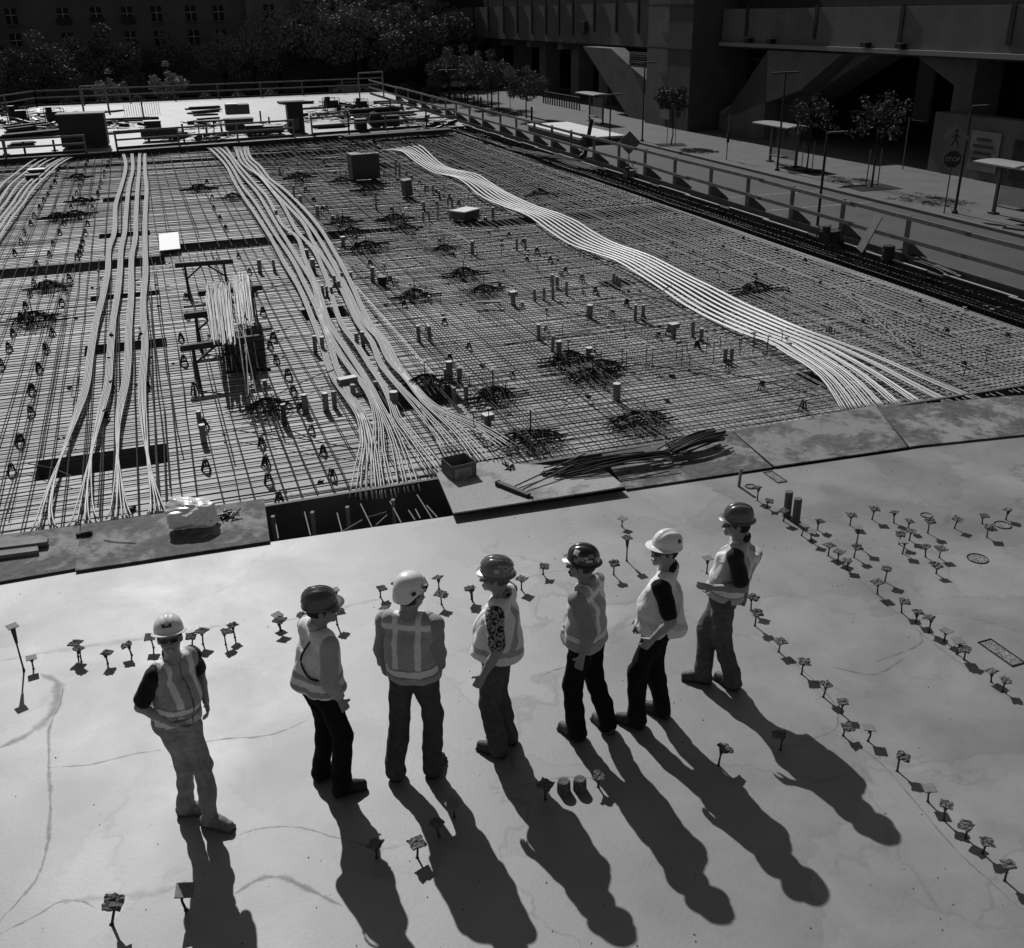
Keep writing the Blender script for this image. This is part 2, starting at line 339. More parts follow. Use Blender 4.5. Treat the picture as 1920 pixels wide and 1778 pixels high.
def mud_mat(nm, pale, mud, thr):
    m = bpy.data.materials.new(nm); m.use_nodes = True; n = m.node_tree.nodes; l = m.node_tree.links; b = n['Principled BSDF']; tc = n.new('ShaderNodeTexCoord')
    def nz(sc, det, vec=None, ro=.65):
        t = n.new('ShaderNodeTexNoise'); t.inputs['Scale'].default_value = sc; t.inputs['Detail'].default_value = det; t.inputs['Roughness'].default_value = ro; l.new(vec or tc.outputs['Object'], t.inputs['Vector']); return t.outputs['Fac']
    def mr(src, a, b_, c, d):
        t = n.new('ShaderNodeMapRange'); [t.inputs.__getitem__(k).__setattr__('default_value', x) for k, x in zip(('From Min','From Max','To Min','To Max'), (a, b_, c, d))]; l.new(src, t.inputs['Value']); return t.outputs[0]
    def mix(f, a, b_):
        t = n.new('ShaderNodeMix'); t.data_type = 'FLOAT'; l.new(f, t.inputs[0])
        for k, x in ((2, a), (3, b_)):
            if isinstance(x, float): t.inputs[k].default_value = x
            else: l.new(x, t.inputs[k])
        return t.outputs[0]
    mp = n.new('ShaderNodeMapping'); mp.inputs['Rotation'].default_value = (0, 0, GA); mp.inputs['Scale'].default_value = (1.5, 22, 1); l.new(tc.outputs['Object'], mp.inputs['Vector'])
    grain = mr(nz(3, 5, mp.outputs[0]), .3, .7, pale*.82, pale*1.1)
    c = mix(mr(nz(1.1, 12, ro=.72), thr-.03, thr+.05, 0, 1), grain, mr(nz(8, 8), .3, .7, mud*.6, mud*1.7)); c = mix(mr(nz(26, 6, ro=.8), .60, .66, 0, .8), c, mud*.55); c = mix(mr(nz(15, 6, ro=.8), .64, .70, 0, .7), c, pale*1.25)
    l.new(c, b.inputs['Base Color']); b.inputs['Roughness'].default_value = .8; b.inputs['Specular IOR Level'].default_value = .25
    bp = n.new('ShaderNodeBump'); bp.inputs['Strength'].default_value = .7; bp.inputs['Distance'].default_value = .015; l.new(nz(22, 8), bp.inputs['Height']); l.new(bp.outputs[0], b.inputs['Normal']); return m
# ------------------------------------------------------------------ reinforcement mats
M_bar2 = mat('weathered_bar', .03, .5, .4, var=.4, scale=4)
def bar_line(p, q, z, r, jit=.012, n=9, sag=.0, seed=0):
    """one bar, p and q on the grid (v,u); a little crooked as tied bars are"""
    p, q = np.array(p, float), np.array(q, float); d = q-p; L = np.linalg.norm(d); d /= L; nrm = np.array([-d[1], d[0]])
    t = np.linspace(0, 1, n); rs = np.random.default_rng(seed)
    off = np.cumsum(rs.normal(0, jit, n)); off -= off.mean(); a0 = rs.normal(0, .0012)*L
    pts = [np.r_[p + d*L*x + nrm*(off[i] + a0*(x-.5)), z + rs.normal(0, .004)] for i, x in enumerate(t)]
    mb = MB(); mb.tube(pts, r, 4, cap=False); return mb

def rebar_mat(label, v0, v1, u0, u1, st, sl, rt, rl, zt=-.185, zl=-.165, holes=(), near_first=True, seed=1, pair=.0):
    c = W((v0+v1)/2, u0, FORM_Z)
    root = empty('rebar_mat', c, GA, label, 'rebar mat')
    ox, oy = (v0+v1)/2, u0
    rs = np.random.default_rng(seed); bars = []
    u = u0+.05
    while u < u1:
        bars.append(((u), bar_line((v0, u), (v1, u+rs.normal(0, .03)), zt, rt, seed=int(u*1000) % 99991, n=14))); u += st*(1+rs.normal(0, .10))
    v = v0+.06
    while v < v1:
        bars.append((u0+(abs(v-4))*.3, bar_line((v, u0+rs.uniform(-.05, .1)), (v, u1), zl, rl, seed=int(abs(v)*977)+seed, n=14)))
        if rs.random() < pair: bars.append((u0+5+(abs(v-4))*.3, bar_line((v+.05, u0+rs.uniform(0, 3)), (v+.05, u1-rs.uniform(0, 5)), zl+.005, rl, seed=int(abs(v)*977)+seed+5, n=12)))
        v += sl*(1+rs.normal(0, .16))
    bars.sort(key=lambda b: b[0])
    rest = MB()
    for i, (_, mb) in enumerate(bars):
        mb.v = [(x-ox, y-oy, z-FORM_Z) for x, y, z in mb.v]
        if i < 100: mb.build('bar', M_rebar, root)
        else: rest.add(mb.v, mb.f)
    if rest.v: tag(rest.build('bar', M_rebar, root), kind='stuff')
    return root
rebar_mat('rebar mat in the left front bay under the four flat tendon bands', -9.0, 4.4, 12.75, 30.25, .170, .23, .0088, .0095, seed=3, pair=.45)
rebar_mat('rebar mat in the centre front bay with the domed column cages and pipe sleeves', 4.45, 11.2, 12.7, 31.55, .155, .20, .0098, .0105, seed=5, pair=.35)
rebar_mat('dense rebar mat right of the bright tendon band, in the front', 11.25, 16.2, 9.0+3.4, 31.55, .135, .155, .0105, .012, zt=-.17, zl=-.15, seed=7, pair=.2)
rebar_mat('rebar mat in the left rear bay behind the dark beam trench', -13.0, 4.4, 30.3, 54.5, .20, .38, .0100, .0110, seed=9, pair=.4)
rebar_mat('rebar mat in the centre rear bay around the tall dark gang box', 4.45, 11.2, 31.6, 56.0, .175, .28, .011, .012, seed=11, pair=.3)
rebar_mat('dense rebar mat in the right rear bay, from the cross beam to the far deck', 11.25, 16.2, 31.6, 57.0, .16, .17, .012, .013, zt=-.17, zl=-.15, seed=13, pair=.2)

# ------------------------------------------------------------------ post-tensioning tendons
M_tend = mat('grey_sheathed_strand', .34, .45, .5, var=.08, scale=8)
M_tendW = mat('pale_sheathed_strand', .55, .40, .5, var=.06, scale=8)
def bundle(label, px, group, ns=6, sp=.024, r=.0115, z=-.10, m=M_tend, ends=None, n=70, fan_f=2.5, fan_at=.84, drape=.02, fan_n=6.0, ph=0.0):
    P = np.array([at(x, y, z) for x, y in px]); C_ = catmull(P, n)
    T = np.gradient(C_, axis=0); T /= np.linalg.norm(T, axis=1)[:, None]; N = np.stack([T[:, 1], -T[:, 0], 0*T[:, 0]], 1)
    t = np.linspace(0, 1, n)
    spread = 1 + (fan_n-1)*np.clip((t-fan_at)/(1-fan_at), 0, 1)**1.3 + (fan_f-1)*np.clip((.05-t)/.05, 0, 1)
    root = empty('tendon_bundle', tuple(C_[-1]), 0, label, 'tendon bundle', group)
    E_ = [at(x, y, z-.03) for x, y in ends] if ends else None
    for k in range(ns):
        q = (k-(ns-1)/2)
        L = C_ + N*(q*sp*spread)[:, None]
        if E_ is not None:
            g = np.clip((t-fan_at)/(1-fan_at), 0, 1)[:, None]
            tgt = E_[k % len(E_)] + N[-1]*((k//len(E_))*.03)
            base = C_ + N*(q*sp)
            L = base*(1-g**1.35) + (tgt[None, :])*(g**1.35)
        L = L.copy(); L[:, 2] += drape*np.sin(t*22+ph) - .05*np.clip((t-.93)/.07, 0, 1) - .08*np.clip((.03-t)/.03, 0, 1) + rng.normal(0, .001, n)
        L[:, :2] += rng.normal(0, .0012, (n, 2)) + N[:, :2]*(.010*np.sin(t*17+k*2.1+ph*3)*np.clip(spread-1, 0, 1))[:, None]
        mb = MB(); mb.tube(L - C_[-1], r, 6); mb.build('strand', m, root, smooth=True)
    return root
GL = 'flat tendon bands running away across the left bay'
bundle('leftmost of the four flat grey tendon bands in the left bay', [(230,284),(236,312),(227,349),(217,385),(215,432),(204,466),(202,510),(193,557),(180,605),(169,665),(161,722),(146,769),(128,814),(112,850),(90,915),(80,988)], GL, ends=[(55,990),(66,989),(72,988),(91,983),(95,983),(107,983)])
bundle('second flat grey tendon band from the left in the left bay', [(247,284),(249,315),(242,349),(236,406),(234,432),(227,466),(225,510),(221,549),(211,605),(206,665),(202,722),(190,769),(177,814),(170,850),(160,910),(155,972)], GL, ends=[(126,980),(141,975),(156,972),(160,972),(169,972),(182,965)], ph=1)
bundle('third flat grey tendon band from the left in the left bay', [(262,284),(260,328),(258,354),(255,406),(254,445),(247,484),(246,549),(241,615),(240,665),(236,717),(224,769),(219,808),(221,845),(224,900),(226,962)], GL, ends=[(195,965),(211,965),(216,965),(227,962),(237,961),(249,959)], ph=2)
bundle('rightmost of the four flat grey tendon bands in the left bay, almost straight', [(271,284),(272,323),(275,354),(272,406),(272,458),(273,510),(268,562),(270,615),(272,652),(267,717),(267,782),(272,830),(284,890),(296,955)], GL, ends=[(276,957),(280,957),(288,955),(301,955),(305,955),(311,953)], ph=3)
GF = 'loose tendon strands curving out at the far left'
for i, (dx, dy) in enumerate(((0, 0), (-9, -2), (-20, -1), (-30, -6), (-42, -8), (-56, -10))):
    bundle(('lowest and longest', 'second', 'third', 'fourth', 'fifth', 'outermost')[i] + ' tendon bundle of the group curving off the left picture edge', [(140+dx*.6, 292+dy*.3), (105+dx*.8, 313+dy), (68+dx, 349+dy), (40+dx, 385+dy), (14+dx, 422+dy), (-12+dx, 460+dy), (-60+dx, 540+dy)], GF, ns=4, fan_n=1.2, z=-.08, n=40)
CC = [[(388,274),(405,290),(425,312),(440,342),(460,375),(480,403),(510,449),(534,495),(561,541),(583,590),(602,640),(615,681),(626,708),(648,741),(670,773),(680,795),(686,830),(680,871),(675,925)],
[(398,274),(418,292),(436,315),(455,350),(480,382),(515,436),(548,487),(569,528),(596,582),(618,640),(632,690),(656,741),(678,776),(689,817),(694,857),(697,928)],
[(408,274),(430,294),(448,320),(465,342),(485,365),(515,414),(540,455),(561,490),(588,533),(606,600),(632,654),(659,695),(686,730),(702,762),(710,803),(710,844),(724,925)],
[(420,272),(438,296),(455,318),(478,345),(502,371),(529,420),(558,447),(572,487),(596,541),(617,605),(648,654),(675,695),(697,730),(713,762),(737,811),(753,857),(767,914)],
[(440,272),(450,300),(465,316),(480,326),(494,338),(529,382),(556,433),(588,468),(612,520),(637,600),(670,649),(697,692),(718,722),(735,757),(745,784),(772,817),(800,852),(827,887)],
[(448,272),(458,300),(474,318),(490,333),(507,352),(540,387),(569,420),(588,455),(615,495),(640,540),(670,605),(697,641),(713,681),(740,714),(770,746),(800,779),(827,811),(851,844)],
[(456,271),(464,298),(480,314),(497,334),(520,355),(550,387),(578,420),(600,450),(626,495),(652,545),(680,603),(710,635),(729,673),(762,708),(791,746),(821,773),(859,806),(892,844),(913,871)],
[(462,271),(470,296),(488,312),(506,334),(530,352),(562,384),(590,415),(612,445),(640,495),(662,540),(691,603),(724,641),(745,681),(772,716),(802,752),(837,776),(881,792),(927,817),(967,844)]]
CO = ('leftmost', 'second from left', 'third from left', 'fourth from left', 'fifth from left', 'sixth from left', 'seventh from left', 'rightmost')
for i, px in enumerate(CC):
    bundle('curving grey tendon bundle of the centre bay, %s of the eight' % CO[i], px, 'tendon bundles curving through the centre bay', ns=5, fan_n=3.0, fan_at=.88, fan_f=1.8, ph=i*.7, z=-.09, r=.0112)
LL = [(713,279),(751,284),(772,298),(797,314),(824,325),(851,330),(873,344),(902,369),(945,387),(989,402),(1028,430),(1067,457),(1106,473),(1153,489),(1184,506),(1236,537),(1288,571),(1341,600),(1402,628),(1441,642),(1481,667),(1522,691),(1554,718),(1590,767)]
RR = [(785,270),(805,287),(829,308),(856,319),(892,327),(927,349),(960,366),(1002,384),(1041,397),(1080,415),(1119,441),(1158,460),(1210,476),(1249,493),(1289,514),(1341,540),(1393,569),(1454,598),(1508,622),(1560,644),(1612,669),(1662,698),(1712,728),(1765,758)]
Lc = catmull(LL, 46); Rc = catmull(RR, 46)
TAIL = [(1590,768),(1612,766),(1634,763),(1658,760),(1692,757),(1735,754),(1790,751),(1852,747)]
for i in range(8):
    f = i/7; px = Lc*(1-f) + Rc*f; g_ = np.clip((np.linspace(0, 1, 46)-.72)/.28, 0, 1)[:, None]**1.6; px = px + (np.array(TAIL[i])-px[-1])*g_
    bundle('pale tendon bundle in the wide diagonal band, %s of the eight' % CO[i].replace('from left', 'from below').replace('leftmost', 'lowest').replace('rightmost', 'uppermost'), [tuple(p) for p in px], 'pale tendon bundles of the wide diagonal band', ns=4, sp=.0185, fan_n=2.6, fan_f=1.5, fan_at=.80, m=M_tendW, ph=.3+i*.25, drape=.028, n=80, r=.0100, z=-.07)
for i, dx in enumerate((0, 7)):
    bundle('short pale tendon pair at the far right corner by the fence, %s one' % ('lower', 'upper')[i], [(885+dx, 250), (902+dx, 254), (920+dx, 264), (940+dx, 273), (955+dx, 275)], 'short tendons by the far corner', ns=3, fan_n=1, m=M_tendW, z=-.05, n=24)
# ------------------------------------------------------------------ things on and in the mats
def top_z(P, x, ytop):
    r = ray(x, ytop); return CAM_H + r[2]*np.hypot(P[0], P[1])/np.hypot(r[0], r[1])

M_pvc = mat('grey_sleeve_plastic', .17, .5, .4, var=.15, scale=9)
M_cap = mat('white_cap', .62, .6, .3, var=.1, scale=9)
M_rust = mat('rusty_pipe', .07, .8, .2, var=.3, scale=8)



M_crust = mat('concrete_crust', .13, .95, .1, var=.7, scale=45, bump=1.0, bscale=60)
M_pinst = mat('pin_steel', .03, .6, .4, var=.3, scale=20)

# slab pins: a thin stem with a square plate on top, splashed with concrete
def pin_proto(i, stem_h, rough=True, wide=.05):
    rs = np.random.default_rng(50+i)
    root = empty('slab_pin', (0, 0, 0))
    mb = MB(); mb.tube([(0, 0, 0), (rs.normal(0, .004), rs.normal(0, .004), stem_h*.55), (0, 0, stem_h)], [.009, .008, .011], 6)
    mb.cyl((0, 0, stem_h-.05), .013, .045, 7, r2=.026); mb.cyl((0, 0, -.002), .016, .01, 8, r2=.010)
    s = mb.build('stem', M_pinst, root, smooth=False)
    N = 7 if rough else 2; mb = MB(); V = []
    def hz(a, b): return stem_h + (rs.uniform(-.004, .014) if rough else .004)
    for j in range(N):
        for k in range(N):
            x = (j/(N-1)-.5)*2*wide; y = (k/(N-1)-.5)*2*wide
            e = (abs(x) > wide*.95 or abs(y) > wide*.95)
            if rough: x += rs.uniform(-.006, .006); y += rs.uniform(-.006, .006)
            V.append((x, y, hz(x, y)+(0 if not e else -.002)))
    F_ = [(j*N+k, (j+1)*N+k, (j+1)*N+k+1, j*N+k+1) for j in range(N-1) for k in range(N-1)]
    lo = [(x, y, stem_h-.006) for x, y, z in V]; n0 = len(V)
    edge = [j*N for j in range(N)] + [(N-1)*N+k for k in range(1, N)] + [j*N+N-1 for j in range(N-2, -1, -1)] + [k for k in range(N-2, 0, -1)]
    mb.add(V+lo, F_ + [tuple(i_+n0 for i_ in f[::-1]) for f in F_] + [(edge[a], edge[a]+n0, edge[(a+1) % len(edge)]+n0, edge[(a+1) % len(edge)]) for a in range(len(edge))])
    c = mb.build('cap', M_crust if rough else mat('pin_plate', .16, .7, .3, var=.3, scale=20), root)
    c.rotation_euler = (rs.normal(0, .10), rs.normal(0, .10), rs.uniform(0, 1.5)); c.location = (0, 0, 0)
    return root
protos = [pin_proto(i, (.12, .145, .13, .16, .14, .15)[i], i not in (2, 5), (.052, .056, .050, .055, .046, .052)[i]) for i in range(6)]
pk = [kids(p) for p in protos]; used_p = [False]*6
def put_pin(x, y, label, group, i=None, h=None, tilt=.06, sc=1.0):
    i = random.choice((0, 0, 1, 1, 2, 3, 3, 4, 4, 5)) if i is None else i
    P = at(x, y, 0)
    if h is not None:
        s = (sc, sc, (top_z(P, x, h)+0.0)/(.12, .145, .13, .16, .14, .15)[i])
    else: s = (sc, sc, sc*random.uniform(.9, 1.15))
    if not used_p[i]: o = protos[i]; used_p[i] = True
    else: o = copy_tree(protos[i], ch=pk[i])
    o.location = tuple(P); o.scale = s; o.rotation_euler = (random.gauss(0, tilt), random.gauss(0, tilt), random.uniform(0, 6.3))
    if h is not None:
        for c in kids(o):
            if c.name.startswith('cap'): sh_ = (.12, .145, .13, .16, .14, .15)[i]; c.scale = (1, 1, 1/s[2]); c.location = (0, 0, sh_*(1-1/s[2])); c.rotation_euler = (0, 0, c.rotation_euler[2])
    tag(o, label, 'slab pin', group); return o
def crop(x0, y0, k, pts): return [(x0+k*p[0], y0+k*p[1]) for p in pts]
row_b = crop(1350, 850, .2969, [(235,298),(295,345),(400,430),(515,520),(577,560),(683,648),(745,685),(800,738),(845,658),(993,890),(1040,812),(1147,1008),(1237,1070),(1320,1130),(1415,1190),(1495,1270),(1540,1305),(1712,1445),(1785,1505)])
row_c = crop(1350, 850, .2969, [(615,485),(820,455),(960,418),(1098,440),(1180,485),(1312,505),(1480,475),(1655,445),(1805,420),(1685,530),(1130,575),(1195,550),(1152,635),(1297,655),(1365,760),(1385,660)])
row_a = crop(1350, 850, .2969, [(195,995),(220,1090),(370,1255),(515,1395),(652,1540),(765,1645)]) + crop(650, 1350, .6625, [(1405,45),(1475,60),(1558,145),(1645,232),(1690,285),(1752,335),(1800,378),(1862,455)])
low = crop(650, 1350, .6625, [(1228,85),(1052,128),(712,190),(562,225),(305,275),(262,330),(200,390),(85,390)])
lft = crop(0, 1100, .3814, [(165,405),(400,370),(385,345),(530,380),(648,338),(755,300),(945,290),(998,283),(1110,285),(1155,250)])
bot = crop(0, 1100, .3814, [(550,1660),(915,1590)])
mid = crop(500, 1050, .27, [(100,490),(82,450),(238,465),(300,270),(490,300),(490,450),(790,260),(830,400),(1020,205),(1197,200),(1215,310),(1430,290)])
mr2 = crop(850, 1000, .2531, [(135,490),(505,420),(665,305),(1188,308)]) + crop(1130, 920, .2587, [(140,262)])
for p in row_b: put_pin(*p, 'rough capped pin in the upper diagonal row at right', 'pins of the upper diagonal row')
for p in row_a: put_pin(*p, 'rough capped pin in the lower diagonal row at right', 'pins of the lower diagonal row')
for p in row_c: put_pin(*p, 'capped pin of the loose group beyond the upper row', 'pins of the loose right group')
for i, p in enumerate(low): put_pin(*p, 'capped pin standing among the long shadows of the workers', 'pins among the shadows', sc=1.05)
for p in lft: put_pin(*p, 'capped pin in the line behind the worker in blue jeans at far left'.replace('blue jeans', 'pale jeans'), 'pins behind the leftmost worker')
for p, s_ in zip(bot, ('crusted pin with drooping cap at the bottom left corner of the slab', 'tilted square pin beside the leftmost worker\'s shadow near the bottom')): put_pin(*p, s_, None, i=3 if s_[0] == 'c' else 5, sc=1.25, tilt=.12)
for p in mid: put_pin(*p, 'capped pin around the heads of the second and third workers from left', 'pins behind the second and third workers')
for p in mr2: put_pin(*p, 'capped pin between the fourth and sixth workers, near the plywood edge', 'pins behind the right hand workers')
put_pin(45, 1258, 'tall thin rod with flat square plate at the left edge of the slab', None, i=2, h=1168, tilt=0.0)
put_pin(1175, 1052, 'tall pin with crusted cap left of the worker in white cap helmet', None, i=0, h=1008, tilt=0)
put_pin(1605, 1025, 'tall pin with flat plate above the upper diagonal row', None, i=5, h=988, tilt=0)
put_pin(1325, 1075, 'tall pin with thin flat plate left of the rightmost worker', None, i=2, h=1046, tilt=0)

# stubs of concrete filled pipe, stake, posts and flush inserts on the slab
for nm, (x, y) in (('left', (1057, 1484)), ('right', (1087, 1480))):
    P = at(x, y, 0); mb = MB(); n = 14
    for k, (r0, r1, z0, z1) in enumerate(((.058, .055, 0, .10), (.055, .045, .10, .112))):
        mb.cyl((P[0], P[1], z0), r0, z1-z0, n, r2=r1)
    tag(mb.build('pipe_stub', M_crust, smooth=False), 'short crusted pipe stub, %s one of the pair in the shadows' % nm, 'pipe stub', 'pair of crusted stubs')
P = at(1385, 912, 0); mb = MB(); mb.beam(P, P+np.array([.01, -.02, .27]), .035, .035); mb.beam(P+np.array([0.012, -.022, .262]), P+np.array([.012, -.022, .275]), .045, .045)
tag(mb.build('wooden_stake', M_wood), 'thin wooden stake upright near the plywood edge', 'stake')
for k, (x, y, yt) in enumerate(((1475, 968, 922), (1492, 978, 935))):
    P = at(x, y, 0); h = top_z(P, x, yt)
    mb = MB(); mb.cyl((P[0], P[1], 0), .05, h, 14); mb.cyl((P[0], P[1], h), .044, .006, 14); mb.cyl((P[0], P[1], 0.0), .058, .012, 14)
    tag(mb.build('sleeve_post', mat('stained_sleeve', .11, .7, .3, var=.5, scale=14)), 'stained round sleeve post, %s one of the pair above the diagonal pin row' % ('left', 'right')[k], 'pipe sleeve', 'pair of sleeve posts on the slab')
for lab, c in (('rectangular recessed box near the wooden stake', (1453, 895)), ('long rectangular recessed box at the right edge of the slab', (1877, 1224))):
    P = at(*c, 0); L_, W_ = (.36, .14) if 'near' in lab else (.44, .16); mb = MB()
    d = at(c[0]+40, c[1]+28, 0)-P; rz = math.atan2(d[1], d[0])
    for s in (-1, 1):
        mb.box((P[0]-s*math.sin(rz)*W_/2, P[1]+s*math.cos(rz)*W_/2, .004), (L_, .012, .012), rz); mb.box((P[0]+s*math.cos(rz)*L_/2, P[1]+s*math.sin(rz)*L_/2, .004), (.012, W_+.012, .012), rz)
    r_ = mb.build('floor_box', M_black); tag(r_, lab, 'floor box')
    mb = MB(); mb.box((0, 0, .003), (L_-.012, W_-.012, .004), rz); o_ = mb.build('infill', mat('rough_infill', .20, .95, .1, var=.8, scale=30, bump=1, bscale=50), r_)
for lab, c, r_ in (('round flush insert by the start of the upper pin row', (1408, 913), .075), ('small round flush insert in the loose pin group', (1737, 967), .07), ('round flush insert near the right edge behind the pins', (1880, 985), .10), ('large round flush insert with dark rim right of the loose pins', (1833, 1048), .115)):
    P = at(*c, 0); mb = MB(); n = 26
    a = [i/n*2*math.pi for i in range(n+1)]
    mb.tube([(P[0]+r_*math.cos(t), P[1]+r_*math.sin(t), .004) for t in a], .007, 5)
    o_ = tag(mb.build('round_insert', M_black), lab, 'floor insert'); mb = MB(); mb.cyl((0, 0, 0), r_-.005, .004, 20); mb.build('infill', MATS['rough_infill'], o_)

# plywood walkway sheets lying over the pour joint
M_dirtyply = mud_mat('muddy_plywood', .24, .075, .47)
M_dirtyply2 = mud_mat('dusty_plywood', .34, .14, .56)
def sheet(name, px, z, label, m=M_dirtyply, th=.02, tilt=None):
    P = [at(x, y, z+(tilt[i] if tilt else 0)) for i, (x, y) in enumerate(px)]
    mb = MB(); n = len(P); mb.add([tuple(p) for p in P]+[(p[0], p[1], p[2]-th) for p in P], [tuple(range(n)), tuple(range(2*n-1, n-1, -1))] + [(i, n+i, n+(i+1) % n, (i+1) % n) for i in range(n)])
    me = mb.build(name, m); bm_fix(me); return tag(me, label, 'plywood sheet')
def bm_fix(o):
    import bmesh
    bm = bmesh.new(); bm.from_mesh(o.data); bmesh.ops.recalc_face_normals(bm, faces=bm.faces); bm.to_mesh(o.data); bm.free()
sheet('plywood_sheet', [(-140, 1020), (150, 985), (146, 1065), (-140, 1115)], .03, 'muddy plywood sheet at the left edge carrying the short planks')
sheet('plywood_sheet', [(152, 984), (495, 935), (506, 1014), (141, 1070)], .035, 'muddy plywood sheet under the clear plastic bag')
sheet('plywood_sheet', [(818, 887), (905, 866), (1130, 878), (1172, 912), (850, 962)], .08, 'pale dusty plywood sheet under the empty carton, one corner raised', M_dirtyply2, tilt=(.0, 0, 0, .03, .02))
sheet('plywood_sheet', [(1128, 852), (1372, 809), (1448, 876), (1174, 917)], .03, 'dirty plywood sheet with the bar pile end, right of the carton sheet')
sheet('plywood_sheet', [(1376, 810), (1640, 760), (1702, 838), (1452, 874)], .035, 'middle plywood sheet right of the bar pile', mud_mat('worn_plywood', .22, .08, .50))
sheet('plywood_sheet', [(1644, 765), (1900, 742), (2100, 735), (2110, 795), (1706, 837)], .03, 'rightmost plywood sheet, running out of the picture')
# studs, nails and braces in the open joint
for i, (x, y0, yt) in enumerate(((590, 1002, 955), (655, 992, 948), (740, 978, 935), (517, 1010, 962))):
    P = at(x, y0, -.35); h = top_z(P, x, yt); mb = MB(); mb.beam(P-np.array([0, 0, .5]), (P[0], P[1], min(h, -.02)), .06, .045)
    tag(mb.build('form_stud', M_wood), 'short lumber stud, %s in the open joint between the plywood sheets' % ('second', 'third', 'rightmost', 'leftmost')[i], 'stud', 'studs in the open pour joint')
for i, (xa, ya, xb, yb) in enumerate(((515, 970, 522, 1010), (571, 960, 582, 1004), (632, 962, 642, 1000), (676, 945, 698, 990), (731, 940, 752, 980), (782, 928, 810, 972), (766, 957, 778, 975), (779, 955, 788, 972), (800, 948, 820, 970), (690, 970, 725, 960), (640, 998, 680, 975), (705, 985, 726, 966))):
    A_, B_ = at(xa, ya, -.12), at(xb, yb, -.05); mb = MB(); mb.tube([A_, (A_+B_)/2, B_], .008, 5)
    tag(mb.build('dowel_bar', mat('bright_dowel', .22, .5, .5)), 'thin bare bar sticking up from the open joint between the sheets', 'dowel bar', 'bars in the open pour joint')

# ---- objects on the sheets
def carton():
    c = at(861, 893, .04); root = empty('open_carton', c, R(28), 'empty open carton with a paper label at the edge of the plywood', 'carton')
    w_, d_, h_ = .36, .36, .25; t = .008; m1 = mat('carton_board', .12, .8, .2, var=.15, scale=6)
    for nm, cc, dd in (('side_panel', (0, -d_/2, h_/2), (w_, t, h_)), ('side_panel', (0, d_/2, h_/2), (w_, t, h_)), ('side_panel', (-w_/2-.001, 0, h_/2), (t, d_-t, h_)), ('side_panel', (w_/2+.001, 0, h_/2), (t, d_-t, h_)), ('base', (0, 0, .006), (w_-.02, d_-.02, .006))):
        MB().box(cc, dd).build(nm, m1, root)
    l_ = MB().box((-.02, -d_/2-.0065, h_*.48), (w_*.72, .004, h_*.62)).build('label_panel', mat('carton_label', .24, .7, .2, var=.2, scale=9), root)
    for k in range(3): MB().box((-.02, -d_/2-.0095, h_*(.36+.12*k)), (w_*.5, .002, .008)).build('print_line', mat('faded_print', .12, .8, .2), l_)
carton()
# clear plastic bag of ties, crumpled
def bag():
    import bmesh
    c = at(362, 985, .04); root = empty('plastic_bag', c, R(20), 'crumpled clear plastic bag of hardware on the muddy plywood', 'plastic bag')
    m = bpy.data.materials.new('clear_film'); m.use_nodes = True; b = m.node_tree.nodes['Principled BSDF']
    b.inputs['Base Color'].default_value = (.9, .9, .9, 1); b.inputs['Roughness'].default_value = .22; b.inputs['Alpha'].default_value = .86; b.inputs['Specular IOR Level'].default_value = .9; b.inputs['Coat Weight'].default_value = .5
    bm = bmesh.new(); bmesh.ops.create_icosphere(bm, subdivisions=5, radius=1)
    rs = np.random.default_rng(5); ks = rs.normal(0, 1, (46, 3)); ks /= np.linalg.norm(ks, axis=1)[:, None]; off = rs.uniform(.62, .98, 46)
    for v in bm.verts:
        p = np.array(v.co); s = np.min(off/np.maximum(ks @ p, .05)); s = min(s, 1.10)+.05*abs(math.sin(p[0]*5+p[1]*9+2*p[2]))*abs(math.cos(p[2]*7-p[0]*4))
        q = p*s*(1+.02*math.sin(11*p[0]+7*p[1])*math.cos(13*p[2]))
        v.co = (q[0]*.40, q[1]*.27, max(q[2]*.27+.150, .004 + .006*abs(math.sin(9*p[0]))))
    me = bpy.data.meshes.new('film'); bm.to_mesh(me); bm.free(); me.materials.append(m); o = bpy.data.objects.new('film', me); col.objects.link(o); o.parent = root
    mb = MB()
    for k in range(26): 
        a = rs.uniform(0, 6.3); p = np.array([rs.uniform(-.2, .2), rs.uniform(-.12, .12), rs.uniform(.03, .16)]); d = np.array([math.cos(a), math.sin(a), rs.uniform(-.3, .3)])*.07
        mb.beam(p-d, p+d, .03, .008)
    mb.build('contents', mat('bag_contents', .6, .6, .4, var=.5, scale=18), root)
bag()
mb = MB(); c = at(428, 968, .04); rs = np.random.default_rng(8)
for k in range(14):
    a = rs.uniform(0, 3.1); p = c+np.array([rs.uniform(-.12, .12), rs.uniform(-.07, .07), rs.uniform(.01, .07)]); d = np.array([math.cos(a), math.sin(a), rs.uniform(-.3, .5)])*.08; mb.beam(p-d, p+d, .012, .02)
tag(mb.build('scrap_heap', M_black), 'small black heap of clips and scrap beside the plastic bag', 'scrap')
mb = MB(); c = at(957, 878, .08)
for k in range(9):
    a = rs.uniform(0, 3.1); p = c+np.array([rs.uniform(-.09, .09), rs.uniform(-.05, .05), rs.uniform(.01, .05)]); d = np.array([math.cos(a), math.sin(a), rs.uniform(-.3, .5)])*.07; mb.beam(p-d, p+d, .010, .02)
tag(mb.build('scrap_heap', M_black), 'little black clips on the plywood right of the carton', 'scrap')
mb = MB(); A_, B_ = at(934, 906, .12), at(992, 930, .12); mb.beam(A_, B_, .07, .06); mb.tube([B_, B_+(B_-A_)*.12], .015, 6); mb.beam(A_-np.array([0, 0, .0]), A_+(A_-B_)*.03, .085, .075)
